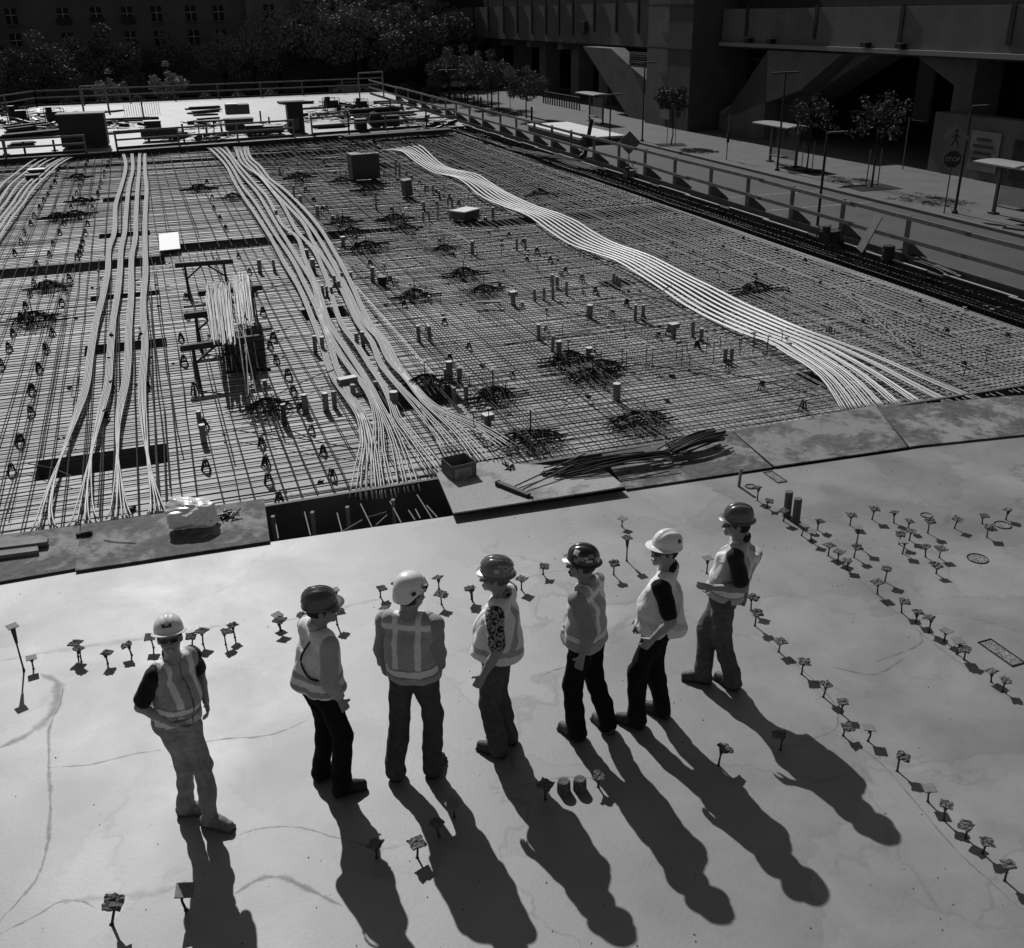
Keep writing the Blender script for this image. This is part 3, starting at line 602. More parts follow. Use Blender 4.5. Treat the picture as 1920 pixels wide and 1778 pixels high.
tag(mb.build('drill_case', M_black), 'black bar shaped tool lying on the plywood below the clips', 'tool')
for i, (a_, b_) in enumerate((((965, 912), (1098, 850)), ((980, 918), (1075, 872)))):
    mb = MB(); mb.tube([at(*a_, .12), at(*b_, .18)], .011, 6); tag(mb.build('loose_bar', mat('rusty_bar', .06, .7, .3)), '%s of two long bars leaning from tool to bar pile' % ('longer', 'shorter')[i], 'bar')
def pile(label, ends, n, name='bar_pile', r=.010, zt=.09, seed=3, m=None):
    rs = np.random.default_rng(seed); A_, B_ = at(*ends[0], zt), at(*ends[1], zt+.05); D = B_-A_; L = np.linalg.norm(D); D /= L; N = np.array([-D[1], D[0], 0])
    root = empty(name, tuple((A_+B_)/2-np.array([0, 0, .05])), 0, label, 'bar pile'); c = np.array(root.location)
    for k in range(n):
        s0 = rs.uniform(0, .28)*L; s1 = L-rs.uniform(0, .25)*L; o_ = rs.normal(0, .085); zz = rs.uniform(-.03, .05); a = rs.normal(0, .03)
        pts = [A_ + D*(s0+(s1-s0)*t) + N*(o_+a*(t-.5)*L+.02*math.sin(3*t+k)) + np.array([0, 0, zz+.04*math.sin(math.pi*t)]) - c for t in np.linspace(0, 1, 8)]
        MB().tube(pts, r, 5).build('bar', m or M_rebar, root)
pile('untidy pile of dark bars lying from the carton sheet to the plywood corner', ((1010, 893), (1270, 848)), 34)
pile('short thick pile of black bars and clips at the upper plywood corner', ((1240, 850), (1362, 812)), 26, seed=9, r=.014, zt=.12)
# nail puller / bolt cutter standing on the pile
mb = MB(); c = at(1262, 850, .1); e = at(1278, 858, .05)
mb.tube([at(1248, 828, .22), at(1262, 846, .1)], .012, 6); mb.tube([at(1262, 822, .24), at(1268, 846, .1)], .012, 6); mb.beam(at(1262, 846, .1), at(1272, 852, .06), .05, .03)
tag(mb.build('bolt_cutter', mat('worn_tool', .18, .5, .5)), 'pair of bolt cutters leaning on the end of the bar pile', 'tool')
for i, (px, z, lab) in enumerate((([(-60, 1022), (75, 1003), (90, 1008), (88, 1016), (-60, 1034)], .11, 'upper plank of the two stacked at the left edge'), ([(-60, 1040), (70, 1019), (72, 1032), (-60, 1050)], .085, 'lower plank of the two stacked at the left edge'))):
    o_ = sheet('plank', px, z, lab, M_wood, th=.05); o_['category'] = 'plank'
mb = MB(); P = at(158, 1002, .045); mb.beam(P-np.array([.09, .03, -.01]), P+np.array([.09, .03, .015]), .05, .035); mb.beam(P-np.array([.03, .04, -.03]), P+np.array([.08, .0, .04]), .02, .02)
tag(mb.build('wood_offcut', M_woodD), 'dark offcut lying across the seam of the two left sheets', 'offcut')
mb = MB(); mb.tube([at(195, 1012, .045), at(215, 1016, .045), at(235, 1017, .045), at(254, 1018, .045)], .006, 5); tag(mb.build('tie_wire', mat('wire_bright', .25, .5, .5)), 'bent pale wire on the muddy plywood left of the bag', 'wire')

# ---- bar supports (small black chairs)
def chair_proto(s=1.0, w_=.10, h=.15):
    mb = MB(); r = .0065*s
    for y in (-.035, .035):
        mb.tube([(-w_/2, y, 0), (-w_*.16, y*.5, h*.95), (0, 0, h), (w_*.16, y*.5, h*.95), (w_/2, y, 0)], r, 5)
    mb.tube([(-w_*.36, -.03, h*.35), (w_*.36, -.03, h*.35)], r*.8, 4); mb.tube([(-w_*.36, .03, h*.35), (w_*.36, .03, h*.35)], r*.8, 4); mb.tube([(0, -.04, h), (0, .04, h)], r*1.3, 5)
    mb.cyl((0, 0, h*.5), .014, h*.35, 6)
    return mb.build('bar_chair', M_black, origin=(0, 0, 0))
ch_a = chair_proto(2.0, .12, .18); ch_b = chair_proto(1.5, .10, .13); first = {ch_a: True, ch_b: True}
def put_chair(p, pr, label, group, z=FORM_Z+.002):
    P = at(p[0], p[1], z) if len(p) == 2 else np.array(p)
    o = pr if first[pr] else pr.copy()
    if not first[pr]: col.objects.link(o)
    first[pr] = False
    o.location = tuple(P); o.rotation_euler = (random.gauss(0, .05), random.gauss(0, .05), GA+random.gauss(0, .35)); s = random.uniform(.85, 1.15); o.scale = (s, s, s)
    tag(o, label, 'bar support', group)
def along(pl, n):
    P = np.array(pl, float); W3 = np.array([at(x, y, FORM_Z) for x, y in P]); d = np.r_[0, np.cumsum(np.linalg.norm(np.diff(W3, axis=0), axis=1))]
    for t in np.linspace(0, d[-1], n):
        i = min(max(np.searchsorted(d, t)-1, 0), len(P)-2); f = (t-d[i])/(d[i+1]-d[i]); q = W3[i]*(1-f)+W3[i+1]*f
        yield tuple(q + np.array([random.gauss(0, .03), random.gauss(0, .05), .002]))
for pl, n, lab in (([(18, 893), (60, 755), (90, 660), (98, 620), (140, 505), (155, 455)], 15, 'front left'), ([(5, 690), (28, 622), (50, 575), (62, 520), (72, 500)], 9, 'outer left'), ([(28, 480), (62, 415), (105, 340), (118, 300)], 15, 'rear left'),
                   ([(96, 480), (120, 420), (150, 352), (165, 305)], 14, 'second rear left'), ([(150, 480), (168, 420), (180, 370), (205, 305), (218, 285)], 17, 'third rear left'), ([(270, 640), (275, 690), (272, 730)], 3, 'under the right band'), ([(212, 640), (208, 680), (206, 735), (200, 790)], 4, 'under the second band'),
                   ([(388, 345), (405, 400), (432, 450), (455, 495), (476, 540), (496, 590), (510, 640)], 12, 'left of the curved bundles'), ([(508, 655), (530, 690), (548, 725), (578, 795), (600, 850), (618, 900)], 8, 'beside the curved bundles'),
                   ([(485, 840), (497, 870), (510, 905), (522, 945)], 4, 'front centre'), ([(352, 560), (350, 610), (345, 680), (380, 800), (385, 880)], 7, 'by the trestles'),
                   ([(860, 385), (895, 410), (932, 433), (992, 466), (1030, 493), (1075, 520), (1120, 552), (1170, 575), (1225, 612), (1300, 655), (1392, 706), (1450, 740), (1505, 770)], 19, 'below the wide pale band'),
                   ([(556, 330), (585, 375), (615, 405), (655, 450), (690, 492), (745, 545), (775, 590), (818, 645), (845, 680)], 13, 'through the centre domes'), ([(760, 330), (800, 355), (840, 375)], 6, 'by the dark gang box')):
    for p in along(pl, n): put_chair(p, ch_a, 'black wire bar support in the row %s' % lab, 'bar supports ' + lab)
rs = np.random.default_rng(2)
for v in np.arange(12.7, 16.0, 1.05):
    for u in np.arange(13.5, 57, 1.45):
        if 30.0 < u < 31.8: continue
        P = W(v+rs.normal(0, .06), u+(v*3.1) % 1.0+rs.normal(0, .1), FORM_Z+.002); put_chair(tuple(P), ch_b, 'small black bar support in the dense right hand mats', 'bar supports of the right mats')
for v in (5.6, 7.6, 9.3):
    for u in np.arange(15.0, 50, 1.9):
        P = W(v+.12*math.sin(u)+rs.normal(0, .05), u+v*.3, FORM_Z+.002); put_chair(tuple(P), ch_b, 'small black bar support between the rows of the centre bay', 'bar supports of the centre bay')

# ---- domed column cages
def dome_proto(seed, n, rad, h):
    rs = np.random.default_rng(seed); mb = MB()
    for k in range(n):
        a = rs.choice([GA, GA+math.pi/2]) + rs.normal(0, .16); o_ = rs.uniform(-.62, .62)*rad; L = rad*(1+rs.uniform(-.1, .5)); d = np.array([math.cos(a), math.sin(a)]); nn = np.array([-d[1], d[0]])
        hh = h*math.sqrt(max(1-(o_/rad)**2, .15))*rs.uniform(.7, 1.05); pts = []
        for t in np.linspace(-1, 1, 11):
            z = hh*(max(0, 1-abs(t)**2.4)) + .05; p = d*(t*L) + nn*(o_*(1-.25*abs(t))); pts.append((p[0], p[1], z))
        mb.tube(pts, .0075, 4, cap=False)
    for dd in (GA, GA+math.pi/2):
        d = np.array([math.cos(dd), math.sin(dd)]); nn = np.array([-d[1], d[0]])
        for k in range(6):
            o_ = (k-2.5)*.10+rs.normal(0, .02); L = rs.uniform(.45, .8); mb.tube([(*(-d*L+nn*o_), .11), (*(nn*o_), .12), (*(d*L+nn*o_), .11)], .0095, 4, cap=False)
    for k in range(n//2):
        a = rs.uniform(0, 6.3); q = np.array([math.cos(a), math.sin(a)])*rad*rs.uniform(.1, .8); L = rad*rs.uniform(.5, 1.6); b_ = rs.choice([GA, GA+math.pi/2])+rs.normal(0, .3); mb.tube([(q[0]-math.cos(b_)*L/2, q[1]-math.sin(b_)*L/2, .05), (q[0], q[1], h*rs.uniform(.4, .9)), (q[0]+math.cos(b_)*L/2, q[1]+math.sin(b_)*L/2, .05+rs.uniform(0, .1))], .007, 4, cap=False)
    return mb.build('column_cage', M_rebar, origin=(0, 0, 0))
dm = [dome_proto(1, 26, .30, .23), dome_proto(2, 20, .38, .17)]; dused = [False, False]
def rod(P, zt, plate, label, grp='plate topped rods', thin=.008):
    root = empty('plate_rod' if plate else 'marker_rod', P, 0, label, 'rod', grp); h = zt-P[2]
    MB().tube([(0, 0, 0), (0, 0, h)], thin, 5).build('shaft', M_black, root)
    if plate: MB().box((0, 0, h), (.085, .085, .006), random.uniform(0, 1.5)).build('plate', mat('rod_plate', .22, .6, .4, var=.3, scale=20), root)
DOM = [(561,338,300,0),(640,344,308,0),(691,363,0,0),(644,422,394,0),(661,441,412,0),(739,417,388,0),(760,433,406,0),(687,471,437,0),(833,474,440,0),(870,522,488,0),(908,552,513,0),(778,563,522,0),(1012,370,345,0),(1416,553,512,0),
       (146,338,315,0),(154,383,350,0),(109,414,382,0),(143,411,0,0),(374,360,334,0),(437,375,355,0),(91,545,505,0),(65,609,562,0),(503,775,712,0),(798,728,0,0),(925,752,692,0),(995,835,767,1),(1065,686,636,0),(1111,714,664,1),(1197,800,0,1),(1137,700,0,0)]
for i, (x, y, yt, big) in enumerate(DOM):
    P = at(x, y, FORM_Z); o = dm[big] if not dused[big] else dm[big].copy()
    if dused[big]: col.objects.link(o)
    dused[big] = True; o.location = tuple(P); o.rotation_euler = (0, 0, random.choice([0, math.pi])+random.gauss(0, .03)); s = random.uniform(.8, 1.1); o.scale = (s, s, s)
    tag(o, 'low dome of bent bars in the %s' % ('left rear bay' if x < 480 and y < 500 else 'left front bay' if x < 480 else 'rear centre bay' if y < 450 else 'middle of the centre bay' if y < 600 else 'front of the centre bay'), 'bar dome', 'bar domes over the columns')
    if yt: rod(P, top_z(P, x, yt), i in (22, 24, 25, 26, 27), 'upright rod rising from a dome of bent bars', 'rods in the bar domes', .012)
RODS = [(1085,686,653),(1114,660,643),(1127,683,653),(1166,686,652),(1174,696,657),(1211,689,646),(1223,692,652),(1268,678,639),(1278,686,646),(1324,671,630),(1337,682,639),(1350,655,629),(1385,665,625),(1388,668,632),(1413,662,623),(1437,668,629),
        (797,709,676),(865,712,687),(881,735,703),(825,746,708),(889,816,769),(917,808,765),
        (1533,626,610),(1548,628,609),(1563,637,614),(1586,624,605),(1613,637,610),(1480,632,615),(1514,637,621),(1411,661,624),(1438,664,630),(1464,659,621),(1473,661,633),(1660,624,594),(1678,624,599),(1695,626,598),(1724,615,590),(1740,621,592),(1763,607,579),(1800,613,586),(1806,591,576),(1844,594,573),(1856,600,579),(1870,598,576),(1250,490,462)]
for i, (x, y, yt) in enumerate(RODS):
    P = at(x, y, FORM_Z); rod(P, top_z(P, x, yt), True, 'thin plate topped rod in the %s' % ('line across the centre bay' if x < 1400 and y > 600 and x > 1000 else 'cluster near the carton' if x < 1000 else 'front of the right mat' if y > 627 else 'rear line of the right mat'), 'plate topped rods ' + ('centre' if x < 1400 else 'right'))

# ---- pipe sleeves
SL = [(553,378,30,1),(564,386,19,1.5),(596,408,22,1.4),(519,410,16,1.2),(488,513,26,1.3),(515,511,24,.9),(588,512,26,1.6),(576,482,14,1.3),(699,529,28,1.2),(628,537,20,.9),(636,549,22,1.1),(642,529,18,.9),(659,530,20,.9),(606,554,18,.8),(614,557,20,.8),(623,560,22,.9),
(592,664,34,1),(606,666,34,1),(670,657,32,1),(682,655,33,1),(786,641,30,1),(806,639,28,1),(525,328,16,1),(795,396,18,1.3),(794,418,21,.8),(805,416,21,.8),(821,412,34,.7),(844,415,21,.9),(757,418,20,1),(840,389,19,.8),(848,389,19,.8),(797,364,16,.9),(812,364,17,.9),(824,373,15,1),(886,479,27,1.2),(924,411,22,1.3),(969,471,23,.8),(985,469,22,.8),(706,395,34,.9),(742,333,34,.9),(750,335,30,.9),(651,346,27,.7),
(1003,566,24,.8),(1020,563,23,.8),(1037,562,47,.8),(1045,541,22,1),(1062,554,26,.8),(1105,598,26,1.7),(1150,539,26,.8),(1156,541,24,.8),(1162,542,22,.8),(1191,602,30,.8),(1205,602,30,.9),(1010,638,29,.9),(1299,633,30,.9),(1315,639,23,1),(1036,659,29,.9),(1048,668,28,1.3),(1105,674,22,1.6),(1156,753,34,1.6),(1359,680,26,1),(1371,680,27,.9),
(575,774,35,1.2),(612,773,36,1.2),(628,766,32,1),(664,755,34,1.1),(706,739,24,1),(740,767,32,1.7),(843,712,34,1.5),(836,710,18,.9),(862,717,27,1.1),(852,759,32,.9),(875,758,34,.9),(375,798,27,1.0),(383,832,36,1.2),(534,800,42,1.0)]
for i, (x, y, h, wr) in enumerate(SL):
    P = at(x, y, FORM_Z); zt = top_z(P, x, y-h); r_ = .042*wr; mb = MB(); hh = zt-FORM_Z
    root = empty('pipe_sleeve', P, random.uniform(0, 3), None, 'pipe sleeve')
    lean = (random.gauss(0, .02), random.gauss(0, .02))
    m_ = M_rust if i in (len(SL)-1,) else M_pvc
    mb.tube([(0, 0, 0), (lean[0]*hh, lean[1]*hh, hh)], r_, 12); mb.tube([(lean[0]*hh, lean[1]*hh, hh*.86), (lean[0]*hh, lean[1]*hh, hh*.93)], r_*1.06, 12); mb.build('pipe', m_, root)
    MB().cyl((lean[0]*hh, lean[1]*hh, hh), r_*.97, .004, 12).build('lid', M_cap if random.random() < .55 or wr > 1.1 else M_pvc, root)
    reg = ('standing alone left of the curved bundles' if x < 480 else 'beside the curved tendon bundles' if x < 760 and y > 440 else 'in the rear of the centre bay' if y < 440 else 'near the carton in the centre bay' if x < 900 and y > 690 else 'in the middle of the centre bay' if x < 1090 else 'near the wide pale band')
    tag(root, '%s grey pipe sleeve standing %s' % ('stout' if wr >= 1.4 else 'tall thin' if h > 33 and wr < 1 else 'slim' if wr < .95 else 'plain', reg), None, 'pipe sleeves ' + reg)
# square boxes on a post
for i, (x, y, yt, w_, lab) in enumerate(((962, 573, 547, .17, 'left of the middle sleeves'), (1262, 634, 607, .2, 'near the end of the pale band'), (915, 803, 777, .17, 'behind the carton'), (653, 735, 708, .34, 'among the curved bundles'), (644, 463, 444, .13, 'by a dome in the centre bay'))):
    P = at(x, y, FORM_Z); zt = top_z(P, x, yt)-FORM_Z; root = empty('box_out', P, GA+.2, 'square light topped box out on a short post %s' % lab, 'box out')
    MB().box((0, 0, zt-.045), (w_, .15, .09)).build('box', M_pvc, root); MB().box((0, 0, zt+.003), (w_*.98, .148, .006)).build('lid', M_cap, root); MB().box((0, 0, (zt-.09)/2), (.08, .08, zt-.09)).build('post', M_pvc, root)

# ---- big dark boxes and bits
def crate(x, y, w_, d_, h, rz, label, cat, m=M_dark, lid=None, z=FORM_Z, name='gang_box'):
    P = at(x, y, z); root = empty(name, P, rz, label, cat)
    MB().box((0, 0, h/2+.06), (w_, d_, h-.12)).build('body', m, root); 
    MB().box((0, 0, h+.018), (w_+.04, d_+.04, .035)).build('lid', lid or m, root)
    for sx in (-1, 1): MB().box((sx*w_*.36, 0, .03), (.1, d_*.9, .06)).build('skid', M_woodD, root)
    return root
g = crate(684, 340, 1.12, .75, 1.06, GA+.05, 'tall dark gang box in the rear centre bay with a rag on top', 'gang box', mat('gang_box_paint', .035, .45, .4))
P = at(684, 340, FORM_Z); M_rag = mat('pale_rag', .6, .8, .2)
mb = MB(); rs = np.random.default_rng(4)
for k in range(7): q = W(*vu(P)) + np.array([-.25+.09*k*1.2, rs.uniform(-.15, .1), FORM_Z+1.12]); mb.tube([q, q+np.array([.05, .02, rs.uniform(.02, .09)]), q+np.array([.12, 0, .01])], [.03, .055, .02], 6)
tag(mb.build('rag', M_rag, smooth=True), 'pale crumpled rag on top of the tall dark gang box', 'rag')
crate(873, 416, .78, .55, .36, GA+.6, 'low dark tray box with pale lid right of the column domes', 'box', mat('tray_grey', .07, .6, .3), M_cap, name='tray_box')
o_ = crate(765, 373, .30, .28, .66, GA+.25, 'narrow dark box leaning a little, below the gang box', 'box', mat('tray_grey', .07), name='upright_box'); o_.rotation_euler = (.05, -.08, GA+.25)
P = at(717, 537, FORM_Z); root = empty('bucket', P, 0, 'small black bucket with wire handle in the centre bay', 'bucket'); mb = MB(); mb.cyl((0, 0, 0), .10, .25, 14, r2=.13); mb.build('pail', M_black, root)
MB().tube([(-.13, 0, .24), (-.08, 0, .36), (0, 0, .40), (.08, 0, .36), (.13, 0, .24)], .005, 5).build('handle', M_black, root)
mb = MB(); mb.beam(at(890, 567, -.1), at(940, 566, -.1), .12, .04); tag(mb.build('board', M_wood), 'short pale board lying below a dome in the centre bay', 'board')
mb = MB(); A_ = [at(x, y, -.08) for x, y in ((298, 439), (334, 435), (338, 466), (299, 470))]; mb.add(A_+[a-np.array([0, 0, .02]) for a in A_], [(3, 2, 1, 0), (4, 5, 6, 7), (0, 1, 5, 4), (1, 2, 6, 5), (2, 3, 7, 6), (3, 0, 4, 7)]); o_ = mb.build('white_panel', mat('white_panel', .72, .6, .3, var=.05, scale=4)); bm_fix(o_); tag(o_, 'bright white square panel lying at the beam trench', 'panel')
for i, (x, y, w_) in enumerate(((70, 330, .62), (62, 341, .5))): crate(x, y, w_, .4, .26, GA+.1, '%s of two small crates over the far left strands' % ('farther', 'nearer')[i], 'crate', M_dark, M_cap if i == 0 else M_wood, name='small_crate')

# ---- trestles and the strand bundles laid across them
def trestle(x0, y0, x1, y1, zb, label):
    A_, B_ = at(x0, y0, zb), at(x1, y1, zb); c = (A_+B_)/2; root = empty('trestle', (c[0], c[1], FORM_Z), 0, label, 'trestle', 'trestles under the strand bundles'); o_ = np.array(root.location)
    MB().beam(A_-o_, B_-o_, .09, .11).build('beam', M_woodD, root); D = (B_-A_)/np.linalg.norm(B_-A_); N = np.array([-D[1], D[0], 0]); H_ = zb-FORM_Z
    for e, s in ((A_, 1), (B_, -1)):
        q = e + D*s*.22 - o_
        for k in (-1, 1):
            MB().beam(q-np.array([0, 0, .05]), q+N*k*.24-np.array([0, 0, H_]), .05, .05).build('leg', M_woodD, root)
        MB().beam(q-np.array([0, 0, H_*.45]), q+D*s*.38-np.array([0, 0, .05]), .035, .035).build('brace', M_woodD, root)
trestle(328, 498, 437, 490, .52, 'farthest black trestle, behind the strand bundles')
trestle(371, 551, 492, 539, .45, 'second black trestle, mostly under the strand bundles')
trestle(345, 593, 436, 582, .45, 'third black trestle, ending under the strand bundles')
trestle(338, 654, 486, 633, .45, 'nearest black trestle, in front of the strand bundles')
M_str = mat('cut_strand', .34, .5, .5, var=.3, scale=15)
def sbundle(x0, x1, yn, yf, n, label, seed):
    rs = np.random.default_rng(seed); c = at((x0+x1)/2, (yn+yf)/2, .55); root = empty('strand_bundle', tuple(c), 0, label, 'strand bundle', 'cut strands on the trestles')
    for k in range(n):
        xa = rs.uniform(x0, x1); f = rs.uniform(-.06, .06)*(x1-x0); z = .56+rs.uniform(0, .16); ya = yn+rs.uniform(-22, 8); yb = yf+rs.uniform(-6, 22)
        A_ = at(xa+(yn-yf)*.10, ya, z-.05); B_ = at(xa+f, yb, z)
        pts = [A_*(1-t)+B_*t+np.array([rs.normal(0, .004), 0, .05*math.sin(math.pi*t)]) for t in np.linspace(0, 1, 6)]
        MB().tube([p-c for p in pts], .0105, 5).build('strand', M_str, root)
sbundle(386, 432, 640, 535, 85, 'left heap of cut grey strands laid across the trestles', 1)
sbundle(436, 466, 604, 515, 95, 'right heap of cut grey strands, lying higher and farther', 2)
for i, (a_, b_) in enumerate((((440, 575), (462, 735)), ((447, 575), (480, 735)), ((462, 565), (484, 690)), ((428, 600), (442, 665)), ((455, 540), (466, 740)), ((476, 560), (483, 618)))):
    mb = MB(); mb.tube([at(*a_, .66), at((a_[0]+b_[0])/2, (a_[1]+b_[1])/2, .45), at(*b_, .0)], .009, 5); tag(mb.build('loose_strand', M_str), 'single strand sliding down from the right heap toward the viewer', 'strand', 'strands slipped from the heaps')
mb = MB(); A_, B_ = at(405, 650, -.05), at(498, 628, -.05); c = at(460, 690, FORM_Z)
pp = [atvu(x, y, FORM_Z) for x, y in ((415, 640), (488, 612), (508, 695), (425, 700))]
for i in range(4): pass
mb.prism([tuple(W(*q)[:2]) for q in pp], FORM_Z+.004, FORM_Z+.05); o_ = mb.build('shadow_tray', mat('tray_shadow_black', .02, .6, .3)); bm_fix(o_); tag(o_, 'dark tray with painted shadow below the strand bundles', 'tray')  # tray colour also paints in the shadow of the strand bundles

# ---- white debris: plastic spacers scattered in the mats
sp0 = MB(); sp0.box((0, 0, .02), (.07, .03, .03)); sp0.box((.03, .02, .02), (.02, .05, .02), .4); sp_o = sp0.build('spacer', mat('spacer_plastic', .55, .6, .3), origin=(0, 0, 0)); fs = True
rs = np.random.default_rng(12)
for k in range(170):
    v, u = (rs.uniform(-2.5, 11), rs.uniform(13, 30)) if k < 120 else (rs.uniform(4, 11), rs.uniform(32, 48))
    o = sp_o if fs else sp_o.copy()
    if not fs: col.objects.link(o)
    fs = False; o.location = tuple(W(v, u, FORM_Z+.002+ (0.08 if k % 2 else 0))); s = rs.uniform(.5, 1.5); o.scale = (s, s, s); o.rotation_euler = (rs.uniform(-.4, .4), rs.uniform(-.4, .4), rs.uniform(0, 6.3))
    if k % 3 == 0: o.material_slots[0].link = 'OBJECT'; o.material_slots[0].material = M_black
    tag(o, 'small %s plastic spacer dropped in the mats' % ('black' if k % 3 == 0 else 'white'), 'spacer', 'spacers scattered over the deck')

rs = np.random.default_rng(91)
for k in range(34):
    v, u = (rs.uniform(4.5, 11), rs.uniform(14, 30)) if k < 22 else (rs.uniform(-2, 4), rs.uniform(14, 29)); a = GA+rs.choice([0, math.pi/2, .7, -.9])+rs.normal(0, .12); L = rs.uniform(.5, 1.6); c = W(v, u, -.12); d = np.array([math.cos(a), math.sin(a), 0])
    mb = MB(); mb.tube([c-d*L, c+np.array([0, 0, .02+rs.uniform(0, .05)]), c+d*L*rs.uniform(.6, 1)], .009, 5); tag(mb.build('loose_bar', M_rebar), 'loose bar lying askew on the %s mat' % ('centre' if v > 4.4 else 'left'), 'bar', 'loose bars on the mats')
for k in range(110):
    v, u = rs.uniform(4.6, 16), rs.uniform(13, 46)
    if 11 < v < 12.6 or 30 < u < 31.8: continue
    c = W(v, u, -.2); h = rs.uniform(.12, .34); mb = MB(); mb.tube([c, c+np.array([rs.normal(0, .02), rs.normal(0, .02), h*.6]), c+np.array([rs.normal(0, .05), rs.normal(0, .05), h])], .008, 4); tag(mb.build('stub_bar', M_black), 'short thin stub sticking up out of the mats', 'stub', 'stubs sticking up from the mats')
# ------------------------------------------------------------------ people: distance fields turned into one smooth skin each
def nrm(v): v = np.array(v, float); return v/(np.linalg.norm(v)+1e-9)
class Field:
    def __init__(s, lo, hi, h):
        s.h = h; s.lo = np.array(lo, float); s.n = np.ceil((np.array(hi)-s.lo)/h).astype(int)+1
        s.ax = [s.lo[i]+h*np.arange(s.n[i]) for i in range(3)]; s.d = np.full(s.n, 1.0, np.float32)
    def sub(s, lo, hi):
        a = np.clip(np.floor((np.array(lo)-s.lo)/s.h).astype(int), 0, s.n-1); b = np.clip(np.ceil((np.array(hi)-s.lo)/s.h).astype(int)+1, 1, s.n)
        if np.any(b <= a): return None, None
        sl = tuple(slice(a[i], b[i]) for i in range(3)); X, Y, Z = np.meshgrid(*[s.ax[i][sl[i]] for i in range(3)], indexing='ij', sparse=True)
        return sl, (X, Y, Z)
    def put(s, sl, d, k, op):
        o = s.d[sl]
        if op == 'u':
            if k > 0: h = np.clip(.5+.5*(o-d)/k, 0, 1); r = o*(1-h)+d*h-k*h*(1-h)
            else: r = np.minimum(o, d)
        else:
            if k > 0: h = np.clip(.5-.5*(o+d)/k, 0, 1); r = o*(1-h)+(-d)*h+k*h*(1-h)
            else: r = np.maximum(o, -d)
        s.d[sl] = r
    def cap(s, a, b, ra, rb, k=.015, op='u'):
        a, b = np.array(a, float), np.array(b, float); m = max(ra, rb)+k+3*s.h
        sl, G = s.sub(np.minimum(a, b)-m, np.maximum(a, b)+m)
        if sl is None: return s
        v = b-a; L2 = v@v+1e-12; P = [G[i]-a[i] for i in range(3)]; t = np.clip((P[0]*v[0]+P[1]*v[1]+P[2]*v[2])/L2, 0, 1)
        d = np.sqrt((P[0]-t*v[0])**2+(P[1]-t*v[1])**2+(P[2]-t*v[2])**2)-(ra+(rb-ra)*t); s.put(sl, d, k, op); return s
    def ecap(s, a, b, ra, rb, X, Y, k=.03, op='u', pw=2.0):
        """capsule of elliptic section: radii (across X, along Y) at each end, with rounded ends"""
        a, b = np.array(a, float), np.array(b, float); m = max(*ra, *rb)+k+3*s.h
        sl, G = s.sub(np.minimum(a, b)-m, np.maximum(a, b)+m)
        if sl is None: return s
        v = b-a; L = np.linalg.norm(v); ez = v/L; X = nrm(np.array(X)-ez*(np.array(X)@ez)); Y = nrm(np.cross(ez, X)) if False else nrm(np.array(Y)-ez*(np.array(Y)@ez)-X*(np.array(Y)@X))
        P = [G[i]-a[i] for i in range(3)]; tz = (P[0]*ez[0]+P[1]*ez[1]+P[2]*ez[2]); t = np.clip(tz/L, 0, 1); ex = (tz-t*L)
        rx = ra[0]+(rb[0]-ra[0])*t; ry = ra[1]+(rb[1]-ra[1])*t
        qx = (P[0]*X[0]+P[1]*X[1]+P[2]*X[2])/rx; qy = (P[0]*Y[0]+P[1]*Y[1]+P[2]*Y[2])/ry; mr_ = np.minimum(rx, ry)
        q = (np.abs(qx)**pw+np.abs(qy)**pw+np.abs(ex/(mr_*.6))**pw)**(1/pw); s.put(sl, (q-1)*mr_*.9, k, op); return s
    def ell(s, c, r, Rm=None, k=.01, op='u'):
        c = np.array(c, float); m = max(r)+k+3*s.h; sl, G = s.sub(c-m, c+m)
        if sl is None: return s
        P = [G[i]-c[i] for i in range(3)]
        if Rm is not None: P = [P[0]*Rm[0][j]+P[1]*Rm[1][j]+P[2]*Rm[2][j] for j in range(3)]
        k0 = np.sqrt(sum((P[i]/r[i])**2 for i in range(3))); k1 = np.sqrt(sum((P[i]/r[i]**2)**2 for i in range(3)))+1e-6
        s.put(sl, k0*(k0-1)/k1, k, op); return s
    def half(s, p, n, k=0.0):
        """cut away everything on the side n points to"""
        X, Y, Z = np.meshgrid(*s.ax, indexing='ij', sparse=True); d = -((X-p[0])*n[0]+(Y-p[1])*n[1]+(Z-p[2])*n[2]); s.put((slice(None),)*3, d, k, 's'); return s
    def folds(s, amp, seed, sc=26.0, zs=1.0):
        rs = np.random.default_rng(seed); X, Y, Z = np.meshgrid(*s.ax, indexing='ij', sparse=True); D = 0
        for i in range(7):
            w_ = rs.normal(0, 1, 3); w_ /= np.linalg.norm(w_); w_[2] *= zs; w_ *= sc*(.6+.28*i)
            q = X*w_[0]+Y*w_[1]+Z*w_[2]+rs.uniform(0, 6) + 1.3*np.sin(Z*sc*.5+X*9+i) + .9*np.sin(Y*sc*.7+i*2); D = D + (np.sin(q) if i < 2 else (1.1-2.2*np.abs(np.sin(q*.5))))/(1+.30*i)
        s.d += (amp*.45*D).astype(np.float32); return s
    def mesh(s):
        d = s.d; ins = d < 0; n = s.n
        c = ins[:-1,:-1,:-1].astype(np.int8).copy()
        for a in (0, 1):
            for b in (0, 1):
                for e in (0, 1):
                    if a or b or e: c += ins[a:n[0]-1+a, b:n[1]-1+b, e:n[2]-1+e]
        act = (c > 0) & (c < 8); idx = np.argwhere(act); N = len(idx)
        vid = np.full(act.shape, -1, np.int64); vid[act] = np.arange(N)
        acc = np.zeros((N, 3)); cnt = np.zeros(N)
        co = [(0,0,0),(1,0,0),(0,1,0),(1,1,0),(0,0,1),(1,0,1),(0,1,1),(1,1,1)]
